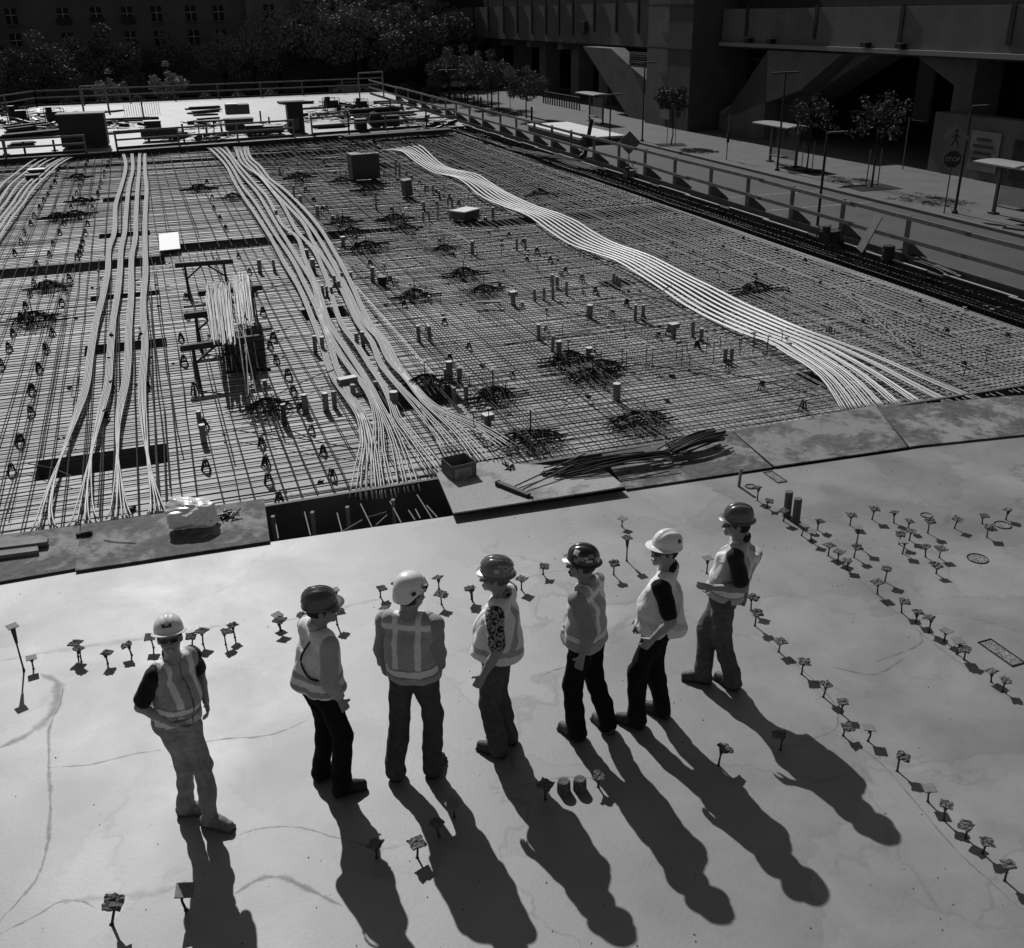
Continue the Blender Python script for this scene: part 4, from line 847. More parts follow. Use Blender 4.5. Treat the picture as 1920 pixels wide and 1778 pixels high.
        vals = [d[idx[:,0]+o[0], idx[:,1]+o[1], idx[:,2]+o[2]] for o in co]
        for i, j in ((0,1),(2,3),(4,5),(6,7),(0,2),(1,3),(4,6),(5,7),(0,4),(1,5),(2,6),(3,7)):
            a, b = vals[i], vals[j]; m = (a < 0) != (b < 0); t = np.where(m, a/(a-b+1e-12), 0)
            oi, oj = np.array(co[i]), np.array(co[j]); acc += m[:, None]*(oi+(oj-oi)*t[:, None]); cnt += m
        V = s.lo + (idx+acc/cnt[:, None])*s.h; F_ = []
        for ax in range(3):
            o = [0, 0, 0]; o[ax] = 1; A_ = ins[:n[0]-o[0], :n[1]-o[1], :n[2]-o[2]]; B_ = ins[o[0]:, o[1]:, o[2]:]; e = np.argwhere(A_ != B_)
            u, w2 = (ax+1) % 3, (ax+2) % 3
            e = e[(e[:, u] > 0) & (e[:, w2] > 0) & (e[:, u] < n[u]-1) & (e[:, w2] < n[w2]-1)]
            def g(du, dw): q = e.copy(); q[:, u] -= du; q[:, w2] -= dw; return vid[q[:, 0], q[:, 1], q[:, 2]]
            Q = np.stack([g(1, 1), g(0, 1), g(0, 0), g(1, 0)], 1); fl = ins[e[:, 0], e[:, 1], e[:, 2]]
            Q[~fl] = Q[~fl][:, ::-1]; F_.append(Q)
        return V, np.concatenate(F_)
def field_obj(name, F_, m, parent=None, tone=None, loc=None, rz=0.0):
    V, Q = F_.mesh(); me = bpy.data.meshes.new(name)
    me.vertices.add(len(V)); me.vertices.foreach_set('co', V.astype(np.float32).ravel())
    me.loops.add(len(Q)*4); me.loops.foreach_set('vertex_index', Q.astype(np.int32).ravel())
    me.polygons.add(len(Q)); me.polygons.foreach_set('loop_start', np.arange(0, len(Q)*4, 4, dtype=np.int32)); me.polygons.foreach_set('loop_total', np.full(len(Q), 4, np.int32))
    me.polygons.foreach_set('use_smooth', [True]*len(Q)); me.update(calc_edges=True); me.validate()
    me.materials.append(m)
    if tone is not None:
        at_ = me.attributes.new('tone', 'FLOAT', 'POINT'); at_.data.foreach_set('value', np.clip(tone(V), 0, 4).astype(np.float32))
    o = bpy.data.objects.new(name, me); col.objects.link(o)
    if parent: o.parent = parent
    else: o.location = tuple(loc); o.rotation_euler = (0, 0, rz)
    return o
def tone_mat(name, rough=.8, spec=.25, var=.08, scale=30, bump=.25, bscale=90, sheen=0.0, crease=0.0):
    """base colour read from the dyed pattern stored on the garment"""
    m = bpy.data.materials.new(name); m.use_nodes = True; n = m.node_tree.nodes; l = m.node_tree.links; b = n['Principled BSDF']
    a = n.new('ShaderNodeAttribute'); a.attribute_name = 'tone'; tc = n.new('ShaderNodeTexCoord')
    nz = n.new('ShaderNodeTexNoise'); nz.inputs['Scale'].default_value = scale; nz.inputs['Detail'].default_value = 5; l.new(tc.outputs['Object'], nz.inputs['Vector'])
    mr_ = n.new('ShaderNodeMapRange'); mr_.inputs['From Min'].default_value = .3; mr_.inputs['From Max'].default_value = .7; mr_.inputs['To Min'].default_value = 1-var; mr_.inputs['To Max'].default_value = 1+var; l.new(nz.outputs['Fac'], mr_.inputs['Value'])
    mu = n.new('ShaderNodeMath'); mu.operation = 'MULTIPLY'; l.new(a.outputs['Fac'], mu.inputs[0]); l.new(mr_.outputs[0], mu.inputs[1]); l.new(mu.outputs[0], b.inputs['Base Color'])
    b.inputs['Roughness'].default_value = rough; b.inputs['Specular IOR Level'].default_value = spec; b.inputs['Sheen Weight'].default_value = sheen
    if bump:
        nb = n.new('ShaderNodeTexNoise'); nb.inputs['Scale'].default_value = bscale; nb.inputs['Detail'].default_value = 3; l.new(tc.outputs['Object'], nb.inputs['Vector'])
        bp = n.new('ShaderNodeBump'); bp.inputs['Strength'].default_value = bump; bp.inputs['Distance'].default_value = .006; l.new(nb.outputs['Fac'], bp.inputs['Height'])
        if crease:
            nc = n.new('ShaderNodeTexNoise'); nc.inputs['Scale'].default_value = 7.5; nc.inputs['Detail'].default_value = 3; nc.inputs['Distortion'].default_value = 1.6; nc.noise_type = 'RIDGED_MULTIFRACTAL'; l.new(tc.outputs['Object'], nc.inputs['Vector'])
            b2 = n.new('ShaderNodeBump'); b2.inputs['Strength'].default_value = crease; b2.inputs['Distance'].default_value = .022; l.new(nc.outputs['Fac'], b2.inputs['Height']); l.new(b2.outputs[0], bp.inputs['Normal'])
        l.new(bp.outputs[0], b.inputs['Normal'])
    return m
M_skin = tone_mat('skin', .5, .35, .08, 25, .15); M_cloth = tone_mat('cloth', .9, .15, .10, 40, .4, 120, .1, .55); M_denim = tone_mat('denim', .9, .15, .22, 22, .5, 160, 0, .6)
M_boot = tone_mat('boot_leather', .6, .35, .35, 30, .4, 80); M_glass = mat('sunglass_lens', .01, .12, .8); M_strap = mat('webbing', .03, .8, .2)

def rot(az): c, s = math.cos(az), math.sin(az); return np.array([[c, -s, 0], [s, c, 0], [0, 0, 1.0]])
def atYd(x, y, Y): r = ray(x, y); return CP + r*(Y/r[1])
def ik(a, b, l1, l2, hint):
    a, b = np.array(a), np.array(b); d = b-a; L = np.linalg.norm(d); L_ = min(L, (l1+l2)*.995); e = d/L; h = np.array(hint, float); h = nrm(h-e*(h@e))
    x = (l1*l1-l2*l2+L_*L_)/(2*L_); y = math.sqrt(max(l1*l1-x*x, 0)); return a+e*x+h*y, a+e*L_

def helmet(parent, M4, style, tone, stickers=(), stripe=None):
    """hard hat: dome with a centre ridge, brim all round or peak only; local +y is the front"""
    m = mat('helmet_%02d' % int(tone*100), tone, .22 if tone > .4 else .28, .6, coat=.4); mb = MB(); NA, NR = 48, 14
    a_, b_, h_ = (.116, .140, .136) if style != 'climb' else (.122, .142, .150)
    V = []
    for i in range(NR+1):
        t = i/NR*math.pi/2; cr, sz = math.cos(t)**.8, math.sin(t)**.92
        for j in range(NA):
            a = j/NA*2*math.pi; x, y = a_*cr*math.cos(a), b_*cr*math.sin(a)-.008; z = h_*sz
            if style != 'climb':
                rg = math.exp(-(x/.016)**2)*.011*min(1, sz*2.2); z += rg; 
                rg2 = math.exp(-((abs(x)-.045)/.010)**2)*.006*(sz > .3); z += rg2
            else:
                if y < -.03: z -= .055*(1-sz)*min(1, (-y-.03)/.08)
            V.append((x, y, z))
    F_ = [(i*NA+j, i*NA+(j+1) % NA, (i+1)*NA+(j+1) % NA, (i+1)*NA+j) for i in range(NR) for j in range(NA)]
    mb.add(V, F_)
    inner = [(x*.96, y*.96, z-.004) for x, y, z in V[:NA]]; base = len(mb.v)
    mb.add(V[:NA]+inner, [(j, NA+j, NA+(j+1) % NA, (j+1) % NA) for j in range(NA)])
    mb.add([(x*.955, y*.955, z*.955-.004) for x, y, z in V], [f[::-1] for f in F_])
    root = mb.build('helmet', m, parent, smooth=True); root.matrix_local = M4
    mb = MB(); P = []
    if style != 'climb':
        for j in range(NA):
            a = j/NA*2*math.pi; fr = max(0, math.sin(a))
            w_ = (.022+.016*fr**2) if style == 'full' else (.004+.050*max(0, (math.sin(a)-.25)/.75)**.6)
            for q, dz in ((0, .001), (.5, -.004), (1.0, -.012 if style == 'full' else -.014*fr)):
                P.append(((a_+w_*q)*math.cos(a), (b_+w_*q)*math.sin(a)-.008, dz))
            P.append(((a_+w_)*math.cos(a), (b_+w_)*math.sin(a)-.008, -.016)); P.append((a_*.98*math.cos(a), b_*.98*math.sin(a)-.008, -.005))
        mb.add(P, [(j*5+q, ((j+1) % NA)*5+q, ((j+1) % NA)*5+(q+1) % 5, j*5+(q+1) % 5)[::-1] for j in range(NA) for q in range(5)])
        mb.build('brim', m, root, smooth=False)
    else:
        for s in (-1, 1):
            for (yy, zz, r_) in ((.05, .05, .014), (-.06, .035, .014)): MB().box((s*(.122), yy, zz), (.012, r_*2.4, r_*1.6)).build('vent_cover', M_black, root)
        mb = MB(); mb.tube([(-.12, .05, .0), (-.09, .11, .02), (0, .15, .03), (.09, .11, .02), (.12, .05, .0)], .006, 5); mb.build('goggle_strap', M_black, root)
    for az, el, w_, hh, tn in stickers:
        n_ = np.array([math.cos(el)**.8*math.cos(az)*a_, math.cos(el)**.8*math.sin(az)*b_-.008, h_*math.sin(el)**.92]); 
        nn = nrm([n_[0]/a_**2, (n_[1]+.008)/b_**2, n_[2]/h_**2]); tx = nrm(np.cross([0, 0, 1], nn)); ty = np.cross(nn, tx); V = []; K = 4
        for i in range(K):
            for j in range(K):
                u_, v_ = (i/(K-1)-.5)*w_, (j/(K-1)-.5)*hh; p = n_+tx*u_+ty*v_ - nn*((u_*u_+v_*v_)/(2*.135)) + nn*.0035; V.append(p)
        MB().add(V, [(i*K+j, (i+1)*K+j, (i+1)*K+j+1, i*K+j+1) for i in range(K-1) for j in range(K-1)]).build('sticker', mat('sticker_%02d' % int(tn*100), tn, .5, .4, var=.3, scale=60), root)
    if stripe:
        for x0 in (-.03, .03):
            pts = []
            for t in np.linspace(.25, math.pi-.25, 18):
                cr, sz = math.cos(t), math.sin(t); y = b_*np.sign(cr)*abs(cr)**.8-.008; z = h_*sz**.92*math.sqrt(max(0, 1-(x0/a_)**2))
                pts.append((x0, y, z+.007))
            mb = MB(); mb.tube(pts, .004, 4); mb.build('ridge_stripe', mat('stripe_pale', .45, .5, .4), root)
    return root

def person(num, label, az, feet, toes, pelvis, neck, head, head_az, armL, armR, H=1.80, belly=0.0, bulk=1.0, shirt=.02, sleeves='short', vest=.5, vstyle='x', stripe_t=.75, jeans=.03, boots=.04,
           hat=('full', .05), stickers=(), hat_stripe=False, glasses=True, hair=None, beard=None, camo=False, head_pitch=0.0, shoulder_az=None, skin=.27, bag=False, strap=False, knees=(None, None), vest_len=0.0, flap=None, lw=1.0, hs=1.0, seed=1):
    root_p = (at(*feet[0], .0)+at(*feet[1], .0))/2; rz = az-math.pi/2; Ri = rot(-rz); s = H/1.80
    def loc(p): return Ri @ (np.array(p)-root_p)
    Y0 = root_p[1]
    ank = [loc(at(*feet[i], .10)) for i in (0, 1)]           # left, right
    tz = [np.array([math.cos(t-rz), math.sin(t-rz), 0]) for t in toes]
    Pv = loc(atYd(*pelvis, Y0)); Nk = loc(atYd(*neck, Y0+(.0))); Hd = loc(atYd(*head, Y0))
    z = lambda t: t*s
    X = np.array([1., 0, 0]); Yv = np.array([0, 1., 0])
    sa = 0 if shoulder_az is None else shoulder_az-az; SX = rot(sa) @ X; SY = rot(sa) @ Yv
    Pv[2] = z(.97); Nk[2] = z(1.50); up = nrm(Nk-Pv)
    Hd = Nk + nrm(Hd-Nk+np.array([0, 0, .06]))*z(.178) if np.linalg.norm(Hd-Nk) > .01 else Nk+np.array([0, .02, .15])
    hips = [Pv-X*z(.092)*lw-np.array([0, 0, .03]), Pv+X*z(.092)*lw-np.array([0, 0, .03])]
    kn = []
    for i in (0, 1):
        L_ = np.linalg.norm(hips[i]-ank[i]); hint = tz[i]*1.0 + Yv*.3 if knees[i] is None else np.array(knees[i]); l1 = l2 = L_*.506
        k_, e_ = ik(hips[i], ank[i], l1, l2, hint); kn.append(k_)
    sh = [Nk-SX*z(.185)*bulk-up*z(.075), Nk+SX*z(.185)*bulk-up*z(.075)]; arms = []
    for i, A_ in enumerate((armL, armR)):
        
        if A_[2] is None:      # hanging, nearly straight arm: find the depth that suits its length
            best = min(np.linspace(-.45, .05, 51), key=lambda q: abs(np.linalg.norm(loc(atYd(A_[0], A_[1], Y0+q))-sh[i])-z(.535))+.05*abs(q)); A_ = (A_[0], A_[1], best)+tuple(A_[3:])
        wr = loc(atYd(A_[0], A_[1], Y0+A_[2])); hint = rot(0) @ np.array(A_[3], float); el, wr2 = ik(sh[i], wr, z(.30), z(.265), hint); arms.append((el, wr2, A_[4] if len(A_) > 4 else None))
    bl, bd = .165*bulk, .112*bulk                              # torso half width, half depth
    chest = Nk-up*z(.20); waist = Pv+up*z(.12)
    rng_ = np.random.default_rng(seed)
    pts = np.array([*ank, *kn, *hips, *sh, Nk, Hd, *[a[0] for a in arms], *[a[1] for a in arms]]); lo = pts.min(0)-.30; hi = pts.max(0)+.30; lo[2] = -.02; hi[2] = Hd[2]+.20
    # ---- body
    B = Field(lo, hi, .0085)
    hz = head_az-rz-math.pi/2; HR = rot(hz) @ np.array([[1, 0, 0], [0, math.cos(head_pitch), -math.sin(head_pitch)], [0, math.sin(head_pitch), math.cos(head_pitch)]])
    hp = lambda x, y, zz: Hd + HR @ np.array([x, y, zz])*s*1.06
    B.ell(hp(0, -.008, .015), np.array([.076, .096, .108])*s*1.06, HR, .01).ell(hp(0, .028, -.058), np.array([.056, .066, .062])*s*1.06, HR, .025)
    B.ell(hp(0, .078, -.098), np.array([.024, .020, .020])*s*1.06, HR, .02).cap(hp(0, .090, .008), hp(0, .116, -.030), .009*s, .0135*s, .012).cap(hp(-.012, .104, -.034), hp(.012, .104, -.034), .008, .008, .008)
    B.cap(hp(-.038, .082, .022), hp(.038, .082, .022), .012, .012, .012).ell(hp(-.040, .070, -.030), np.array([.022, .02, .02])*s*1.06, HR, .02).ell(hp(.040, .070, -.030), np.array([.022, .02, .02])*s*1.06, HR, .02)
    B.cap(hp(-.020, .100, -.064), hp(.020, .100, -.064), .0075, .0075, .006).cap(hp(-.017, .098, -.078), hp(.017, .098, -.078), .008, .008, .006)
    for q in (-1, 1): B.ell(hp(q*.078, -.006, -.012), np.array([.010, .020, .032])*s*1.06, HR, .006)
    B.cap(hp(0, -.022, -.05), Nk-up*.03, .063*s*bulk**.5, .070*s*bulk**.5, .03)
    B.ecap(chest, waist, (bl*.95, bd*.95), (bl*.86, bd*.9+belly*.5), SX, SY, .04).cap(sh[0], sh[1], .062*s, .062*s, .05)
    B.ecap(Pv+up*.02, Pv-up*z(.08), (.155, .105), (.14, .10), X, Yv, .04)
    for i in (0, 1):
        B.cap(hips[i], kn[i], .078, .056, .03).cap(kn[i], ank[i], .054, .040, .02).cap(ank[i], ank[i]+tz[i]*.10-np.array([0, 0, .05]), .04, .03, .02)
        el, wr, hd = arms[i]; B.cap(sh[i], el, .055*bulk**.5, .043*bulk**.5, .03).cap(el, el*.6+wr*.4, .043*bulk**.5, .040*bulk**.5, .02).cap(el*.6+wr*.4, wr, .040*bulk**.5, .027, .02)
        # hand: palm and five unequal, bent fingers
        f = nrm(wr-el) if hd is None else nrm(np.array(hd, float)*.8+nrm(wr-el)*.4)
        side = -1 if i == 0 else 1; pn = nrm(np.cross(f, Yv)) * (1 if side > 0 else -1); pn = nrm(-X*side - f*((-X*side) @ f)) if abs(f @ X) < .9 else nrm(Yv)
        fw = nrm(np.cross(f, pn)); fw = fw if fw @ Yv > 0 else -fw
        pc = wr+f*.045; B.ecap(wr+f*.012, wr+f*.085, (.034, .019), (.040, .016), fw, pn, .014)
        for j, (o_, L_) in enumerate(((.030, .070), (.010, .080), (-.011, .074), (-.031, .058))):
            a = wr+f*.088+fw*o_; b = a+nrm(f+pn*.35)*L_*.5; c = b+nrm(f+pn*1.1)*L_*.36; e = c+nrm(f*.6+pn*1.4)*L_*.24
            B.cap(a, b, .0098, .0092, .004).cap(b, c, .0092, .0086, .003).cap(c, e, .0086, .0078, .003)
        a = wr+f*.030+fw*.032; b = a+nrm(f*.7+fw*.8+pn*.3)*.042; c = b+nrm(f+fw*.1+pn*.7)*.034; B.cap(a, b, .014, .0105, .010).cap(b, c, .0105, .0088, .003)
    def btone(V):
        t = np.full(len(V), skin); L = (V-Hd) @ HR/s
        if beard is not None:
            m = (L[:, 1] > .035) & (L[:, 2] < -.045) & (np.abs(L[:, 0]) < .045) & (L[:, 2] > -.13); t[m] = beard
        m = (np.abs(L[:, 0]) < .02) & (np.abs(L[:, 2]+.071) < .004) & (L[:, 1] > .09) & (L[:, 1] < .14); t[m] = skin*.35
        m = (np.linalg.norm(L[:, [0, 2]]-np.array([0, -.071]), axis=1) < .012) & (L[:, 1] > .08) & (skin > .21); t[m] = .5
        return t
    body = field_obj('person', B, M_skin, None, btone, loc=root_p, rz=rz); tag(body, label, 'person')
    # ---- trousers
    T = Field(np.minimum(np.min(pts[:6], 0), Pv)-.22, np.array([*(np.maximum(np.max(pts[:6], 0), Pv)[:2]+.22), Pv[2]+.14]), .010); T.lo[2] = T.lo[2]
    T.ecap(Pv+up*.06, Pv-up*z(.07), (.168*bulk, .118+belly*.35), (.165, .118), X, Yv, .04)
    for i in (0, 1):
        T.cap(hips[i]+np.array([0, -.015, 0]), kn[i], .106*lw, .086*lw, .05).cap(kn[i], ank[i]+np.array([0, 0, .04]), .084*lw, .076*lw, .03).cap(ank[i]+np.array([0, 0, .06]), ank[i]-np.array([0, 0, .035])-tz[i]*.014, .074*lw, .082*lw, .02)
        T.cap(hips[i]-Yv*.05+np.array([0, 0, .02]), hips[i]-Yv*.05, .09, .09, .05)
    T.folds(.0105, seed+20, 26, .9).half(Pv+up*.085, up)
    T.half((0, 0, .035), (0, 0, -1)) 
    def ttone(V):
        t = np.full(len(V), jeans); fade = np.zeros(len(V))
        for i in (0, 1):
            c = (hips[i]*.45+kn[i]*.55); fade += np.exp(-np.sum(((V-c)/np.array([.09, .12, .20]))**2, 1))
        return t*(1+.35*np.clip(fade, 0, 1)*(jeans > .025))
    tr_ = field_obj('trousers', T, M_denim, body, ttone)
    bb = MB(); n = 24; c = Pv+up*.075; MBp = [c+X*(.172*bulk*math.cos(t))+Yv*((.124+belly*.35)*math.sin(t)) for t in np.linspace(0, 2*math.pi, n)]; bb.tube(MBp, .017, 6, cap=False); bb.build('belt', M_strap, tr_, smooth=True)
    # ---- boots
    for i in (0, 1):
        a = ank[i]; d = tz[i]; n_ = np.array([-d[1], d[0], 0]); f0 = Field(a-.24, np.array([a[0]+.24, a[1]+.24, a[2]+.10]), .0085)
        g0 = np.array([a[0], a[1], 0]); hh = np.array([0, 0, 1.])
        f0.cap(g0-d*.055+hh*.05, g0+d*.08+hh*.055, .043, .046, .02).cap(g0+d*.08+hh*.05, g0+d*.165+hh*.045, .046, .040, .02).cap(a+hh*.02, g0+hh*.06-d*.01, .052, .050, .04).cap(g0+d*.02+hh*.09, g0+d*.11+hh*.065, .036, .034, .03)
        f0.ecap(g0-d*.075+hh*.016, g0+d*.19+hh*.016, (.044, .016), (.050, .016), n_, hh, .006, pw=4.0).half((0, 0, .001), (0, 0, -1))
        field_obj('boot', f0, M_boot, body, lambda V: np.where(V[:, 2] < .026, boots*.45, boots))
    # ---- shirt
    S = Field(lo, np.array([hi[0], hi[1], Nk[2]+.12]), .010)
    S.ecap(chest, waist, (bl*1.06, bd*1.08), (bl*.98, bd*1.05+belly*.8), SX, SY, .05); S.cap(sh[0], sh[1], .072, .072, .05); S.ecap(waist, Pv+up*.02, (bl*.98, bd*1.05+belly*.7), (.165*bulk, .12+belly*.3), X, Yv, .05)
    if belly: S.ell(waist+SY*(.05+belly*.4)+up*.07, np.array([.155*bulk, .10+belly*.5, .165]), rot(sa), .04)
    for i in (0, 1):
        el, wr, _ = arms[i]
        if sleeves == 'short': S.cap(sh[i], sh[i]*.22+el*.78, .071*bulk**.5, .070*bulk**.5, .03)
        else: S.cap(sh[i], el, .072*bulk**.5, .062, .03).cap(el, wr*.93+el*.07, .061, .047, .03).cap(wr*.90+el*.10, wr*.98+el*.02, .043, .040, .006)
    S.folds(.0065, seed+3, 30, .6); S.half(Pv+up*(-.0), -up) if vest_len < .05 else S.half(Pv-up*.06, -up)
    S.cap(Nk+up*.02, Nk+up*.14, .066, .075, .01, 's'); S.cap(Nk-SY*.015+up*.035, Nk+SY*.01+up*.03, .068, .062, .015) ; S.cap(Nk+up*.04+SY*.02, Nk+up*.16+SY*.03, .072, .085, .01, 's')
    def stone(V):
        t = np.full(len(V), shirt)
        if camo: t = shirt*(1+.9*np.sign(np.sin(V[:, 2]*60+4*np.sin(V[:, 1]*50))*np.sin(V[:, 1]*55+3*np.sin(V[:, 2]*45+V[:, 0]*30))))
        return t
    sh_o = field_obj('shirt', S, M_cloth, body, stone)
    # ---- vest
    Vt = Field(np.minimum(Pv, Nk)-.42, np.maximum(Pv, Nk)+np.array([.42, .42, .10]), .009)
    g = .026; hem = Pv-up*(.0+vest_len)
    Vt.ecap(chest, waist, (bl*1.06+g, bd*1.08+g), (bl*1.02+g, bd*1.1+g+belly*.85), SX, SY, .06); Vt.ecap(waist, hem, (bl*1.02+g, bd*1.1+g+belly*.8), (bl*1.12+g, bd*1.22+g*1.4+belly*.55), X, Yv, .04, pw=2.4)
    if flap is not None: Vt.cap(waist+SX*flap[0]+SY*flap[1]+up*.16, hem+SX*flap[0]*1.15+SY*flap[1]*1.5+up*.02, .03, .075, .07)
    if belly: Vt.ell(waist+SY*(.05+belly*.4)+up*.07, np.array([.155*bulk+g, .10+belly*.5+g, .17]), rot(sa), .04)
    Vt.cap(sh[0]*.86+sh[1]*.14+up*.004, sh[1]*.86+sh[0]*.14+up*.004, .074+g*.6, .074+g*.6, .05)
    if bag: Vt.ecap(chest+SX*.08-SY*.15+up*.03, chest+SX*.08-SY*.13-up*.17, (.10, .07), (.15, .08), SX, SY, .05, pw=3.0)
    for i in (0, 1):
        el = arms[i][0]; o_ = (-1 if i == 0 else 1)*SX
        Vt.cap(sh[i]+o_*.035+up*.02, sh[i]+o_*.035+nrm(el-sh[i])*.16, .072, .076, .012, 's')
    Vt.folds(.0125, seed+9, 24, .45)
    Vt.cap(Nk+up*.03-SY*.0, Nk+up*.2, .074, .095, .012, 's'); Vt.cap(Nk+SY*(bd+.05)+up*.03, chest+SY*(bd+.075+belly*.5)-up*.06, .082, .012, .012, 's')
    Vt.half(hem-up*.035, -up, .01)
    def vtone(V):
        L = V-Nk; x = L @ SX; y = L @ SY; zz = -(L @ up); t = np.full(len(V), vest); T_len = np.linalg.norm(Pv-Nk)
        def band(c, w_, arr): return np.abs(arr-c) < w_/2
        if 'h' in vstyle: m1 = band(T_len-.02, .05, zz) | band(T_len-.14, .05, zz)
        else: m1 = band(T_len-.07, .055, zz)
        mv = band(.095, .045, np.abs(x)) & (zz < T_len-.07)
        ref = m1 | (mv if 'v' in vstyle else False)
        if 'x' in vstyle: ref = ref | (band(0, .05, (np.abs(x)*.9 - (zz-.10)*.45)) & (y < 0) & (zz < T_len-.07)) | (mv & (y > 0))
        if 'y' in vstyle: ref = ref | (band(.07, .05, zz) & (y < 0))
        t = np.where(ref, vest*stripe_t if stripe_t < 1 else np.minimum(vest*stripe_t, .8), t)
        if stripe_t > 1:  # pale tape has darker borders
            m2 = (m1 if True else m1); e = (np.abs(np.abs(zz-(T_len-.07))-.036) < .008) if 'h' not in vstyle else ((np.abs(np.abs(zz-(T_len-.02))-.032) < .007) | (np.abs(np.abs(zz-(T_len-.14))-.032) < .007)); t = np.where(e, vest*.6, t)
        t = np.where((np.abs(x) < .006) & (y > 0), vest*.35, t)
        return t
    v_o = field_obj('vest', Vt, M_cloth, body, vtone)
    # ---- head gear
    M3 = Matrix([list(r) for r in HR]); hm = Matrix.Translation(Vector(hp(0, -.006, .050))) @ M3.to_4x4() @ Matrix.Rotation(R(3), 4, 'X') @ Matrix.Diagonal((s*1.01*hs, s*1.0*hs, s*.99*hs, 1))
    helmet(body, hm, hat[0], hat[1], stickers, hat_stripe)
    if glasses:
        mb = MB(); 
        for q in (-1, 1):
            V = [hp(q*a, b, c) for a, b, c in ((.006, .112, .014), (.034, .110, .017), (.062, .088, .014), (.062, .086, -.010), (.036, .106, -.016), (.010, .110, -.008))]
            W2 = [v - HR @ np.array([0, .006, 0]) for v in V]; mb.add(V+W2, [tuple(range(6)) if q < 0 else tuple(range(5, -1, -1)), tuple(range(11, 5, -1)) if q < 0 else tuple(range(6, 12))]+[(i_, (i_+1) % 6, 6+(i_+1) % 6, 6+i_) for i_ in range(6)])
            mb.beam(hp(q*.064, .088, .008), hp(q*.084, -.005, .006), .006, .006)
        mb.beam(hp(-.01, .112, .010), hp(.01, .112, .010), .006, .006); mb.build('sunglasses', M_glass, body)
    if hair is not None:
        Hf = Field(Hd-.2, Hd+np.array([.2, .2, .12]), .008); Hf.ell(hp(0, -.022, .012), np.array([.084, .096, .108])*s*1.06, HR, .01)
        if hair[1] > 0: Hf.ell(hp(0, -.060, -.05-hair[1]*.4), np.array([.060, .042, .06+hair[1]*.5]), HR, .05)
        Hf.cap(hp(-.05, .09, -.06), hp(.05, .09, -.06), .075, .075, .01, 's'); Hf.cap(hp(-.04, .10, .02), hp(.04, .10, .02), .062, .062, .01, 's'); Hf.folds(.004, seed+40, 60); hz_ = hp(0, 0, -.045-hair[1]); Hf.half(hz_, HR @ np.array([0, 0, -1.]), .01)
        field_obj('hair', Hf, M_cloth, body, lambda V: np.full(len(V), hair[0]))
    if strap:   # cord slung diagonally over the back
        pts_ = [sh[0]*.4+sh[1]*.6+up*.085, chest+SX*.05-SY*(bd+.062)+up*.04, chest+SX*.06-SY*(bd+.060)-up*.10, waist+SX*.14-SY*(bd+.03)+up*.05, waist+SX*.19+SY*.0]
        mb = MB(); mb.tube(catmull(pts_, 16), .009, 6); mb.build('sling_cord', M_strap, body, smooth=True)
    return body, dict(Hd=Hd, HR=HR, Nk=Nk, Pv=Pv, up=up, arms=arms, SX=SX, SY=SY, bd=bd, root=root_p, rz=rz)

D_ = R
P1 = person(1, 'man in white hard hat and pale jeans smiling toward the viewer, leftmost of seven', D_(-52), ((394, 1530), (350, 1508)), (D_(-18), D_(2)), (335, 1365), (324, 1236), (318, 1190), D_(-74),
            (386, 1314, .06, (-.35, -1, 0)), (322, 1356, -.16, (1, -.7, -.2), (-.6, .6, -.5)), H=1.80, belly=.02, shirt=.012, vest=.36, vstyle='hv', stripe_t=2.2, jeans=.27, boots=.17, bulk=.87, hat=('full', .78), stickers=((D_(90), .45, .075, .032, .03), (D_(90), .45, .05, .008, .4)), hair=(.03, 0), shoulder_az=D_(-38), skin=.32, head_pitch=.30, lw=.80, hs=.93, seed=1)
P2 = person(2, 'man in dark hard hat, pale vest and long grey sleeves looking right, second from left', D_(38), ((604, 1440), (642, 1470)), (D_(40), D_(22)), (606, 1318), (598, 1196), (606, 1148), D_(8),
            (632, 1290, .22, (-.5, -1, 0)), (640, 1316, None, (.5, -1, 0)), H=1.80, lw=.95, shirt=.40, sleeves='long', vest=.80, vstyle='h', stripe_t=.45, jeans=.010, boots=.018, hat=('cap', .075), stickers=((D_(215), .42, .06, .036, .5), (D_(215), .42, .036, .012, .08)), hair=(.03, 0), hat_stripe=True, strap=True, flap=(-.06, -.10), seed=2)
P3 = person(3, 'man in white climbing style helmet seen from behind, hands in front, third from left', D_(80), ((742, 1438), (812, 1432)), (D_(92), D_(70)), (778, 1302), (768, 1184), (770, 1136), D_(45),
            (722, 1272, .14, (-1, -.8, 0), (.5, .9, -.5)), (824, 1282, .08, (1, -.8, 0), (-.3, .6, -.7)), H=1.84, shirt=.28, sleeves='long', vest=.38, vstyle='vy', stripe_t=2.1, jeans=.07, boots=.03, hat=('climb', .80), glasses=False, hair=(.03, 0), bulk=1.06, seed=3)
P4 = person(4, 'heavy bearded man in grey stickered hard hat and patterned shirt, middle of the seven', D_(165), ((932, 1398), (952, 1374)), (D_(150), D_(155)), (934, 1276), (942, 1146), (930, 1096), D_(178),
            (905, 1268, None, (-.5, -1, 0)), (905, 1245, .22, (.5, -1, 0)), H=1.80, belly=.05, bulk=1.07, shirt=.16, camo=True, vest=.80, vstyle='x', stripe_t=.5, jeans=.08, boots=.045, hat=('full', .16), stickers=((D_(215), .55, .045, .05, .4), (D_(195), .75, .05, .02, .35), (D_(180), .42, .04, .03, .5), (D_(240), .5, .05, .02, .35), (D_(215), .55, .02, .02, .08)), hair=(.10, 0), beard=.34, hat_stripe=True, seed=4)
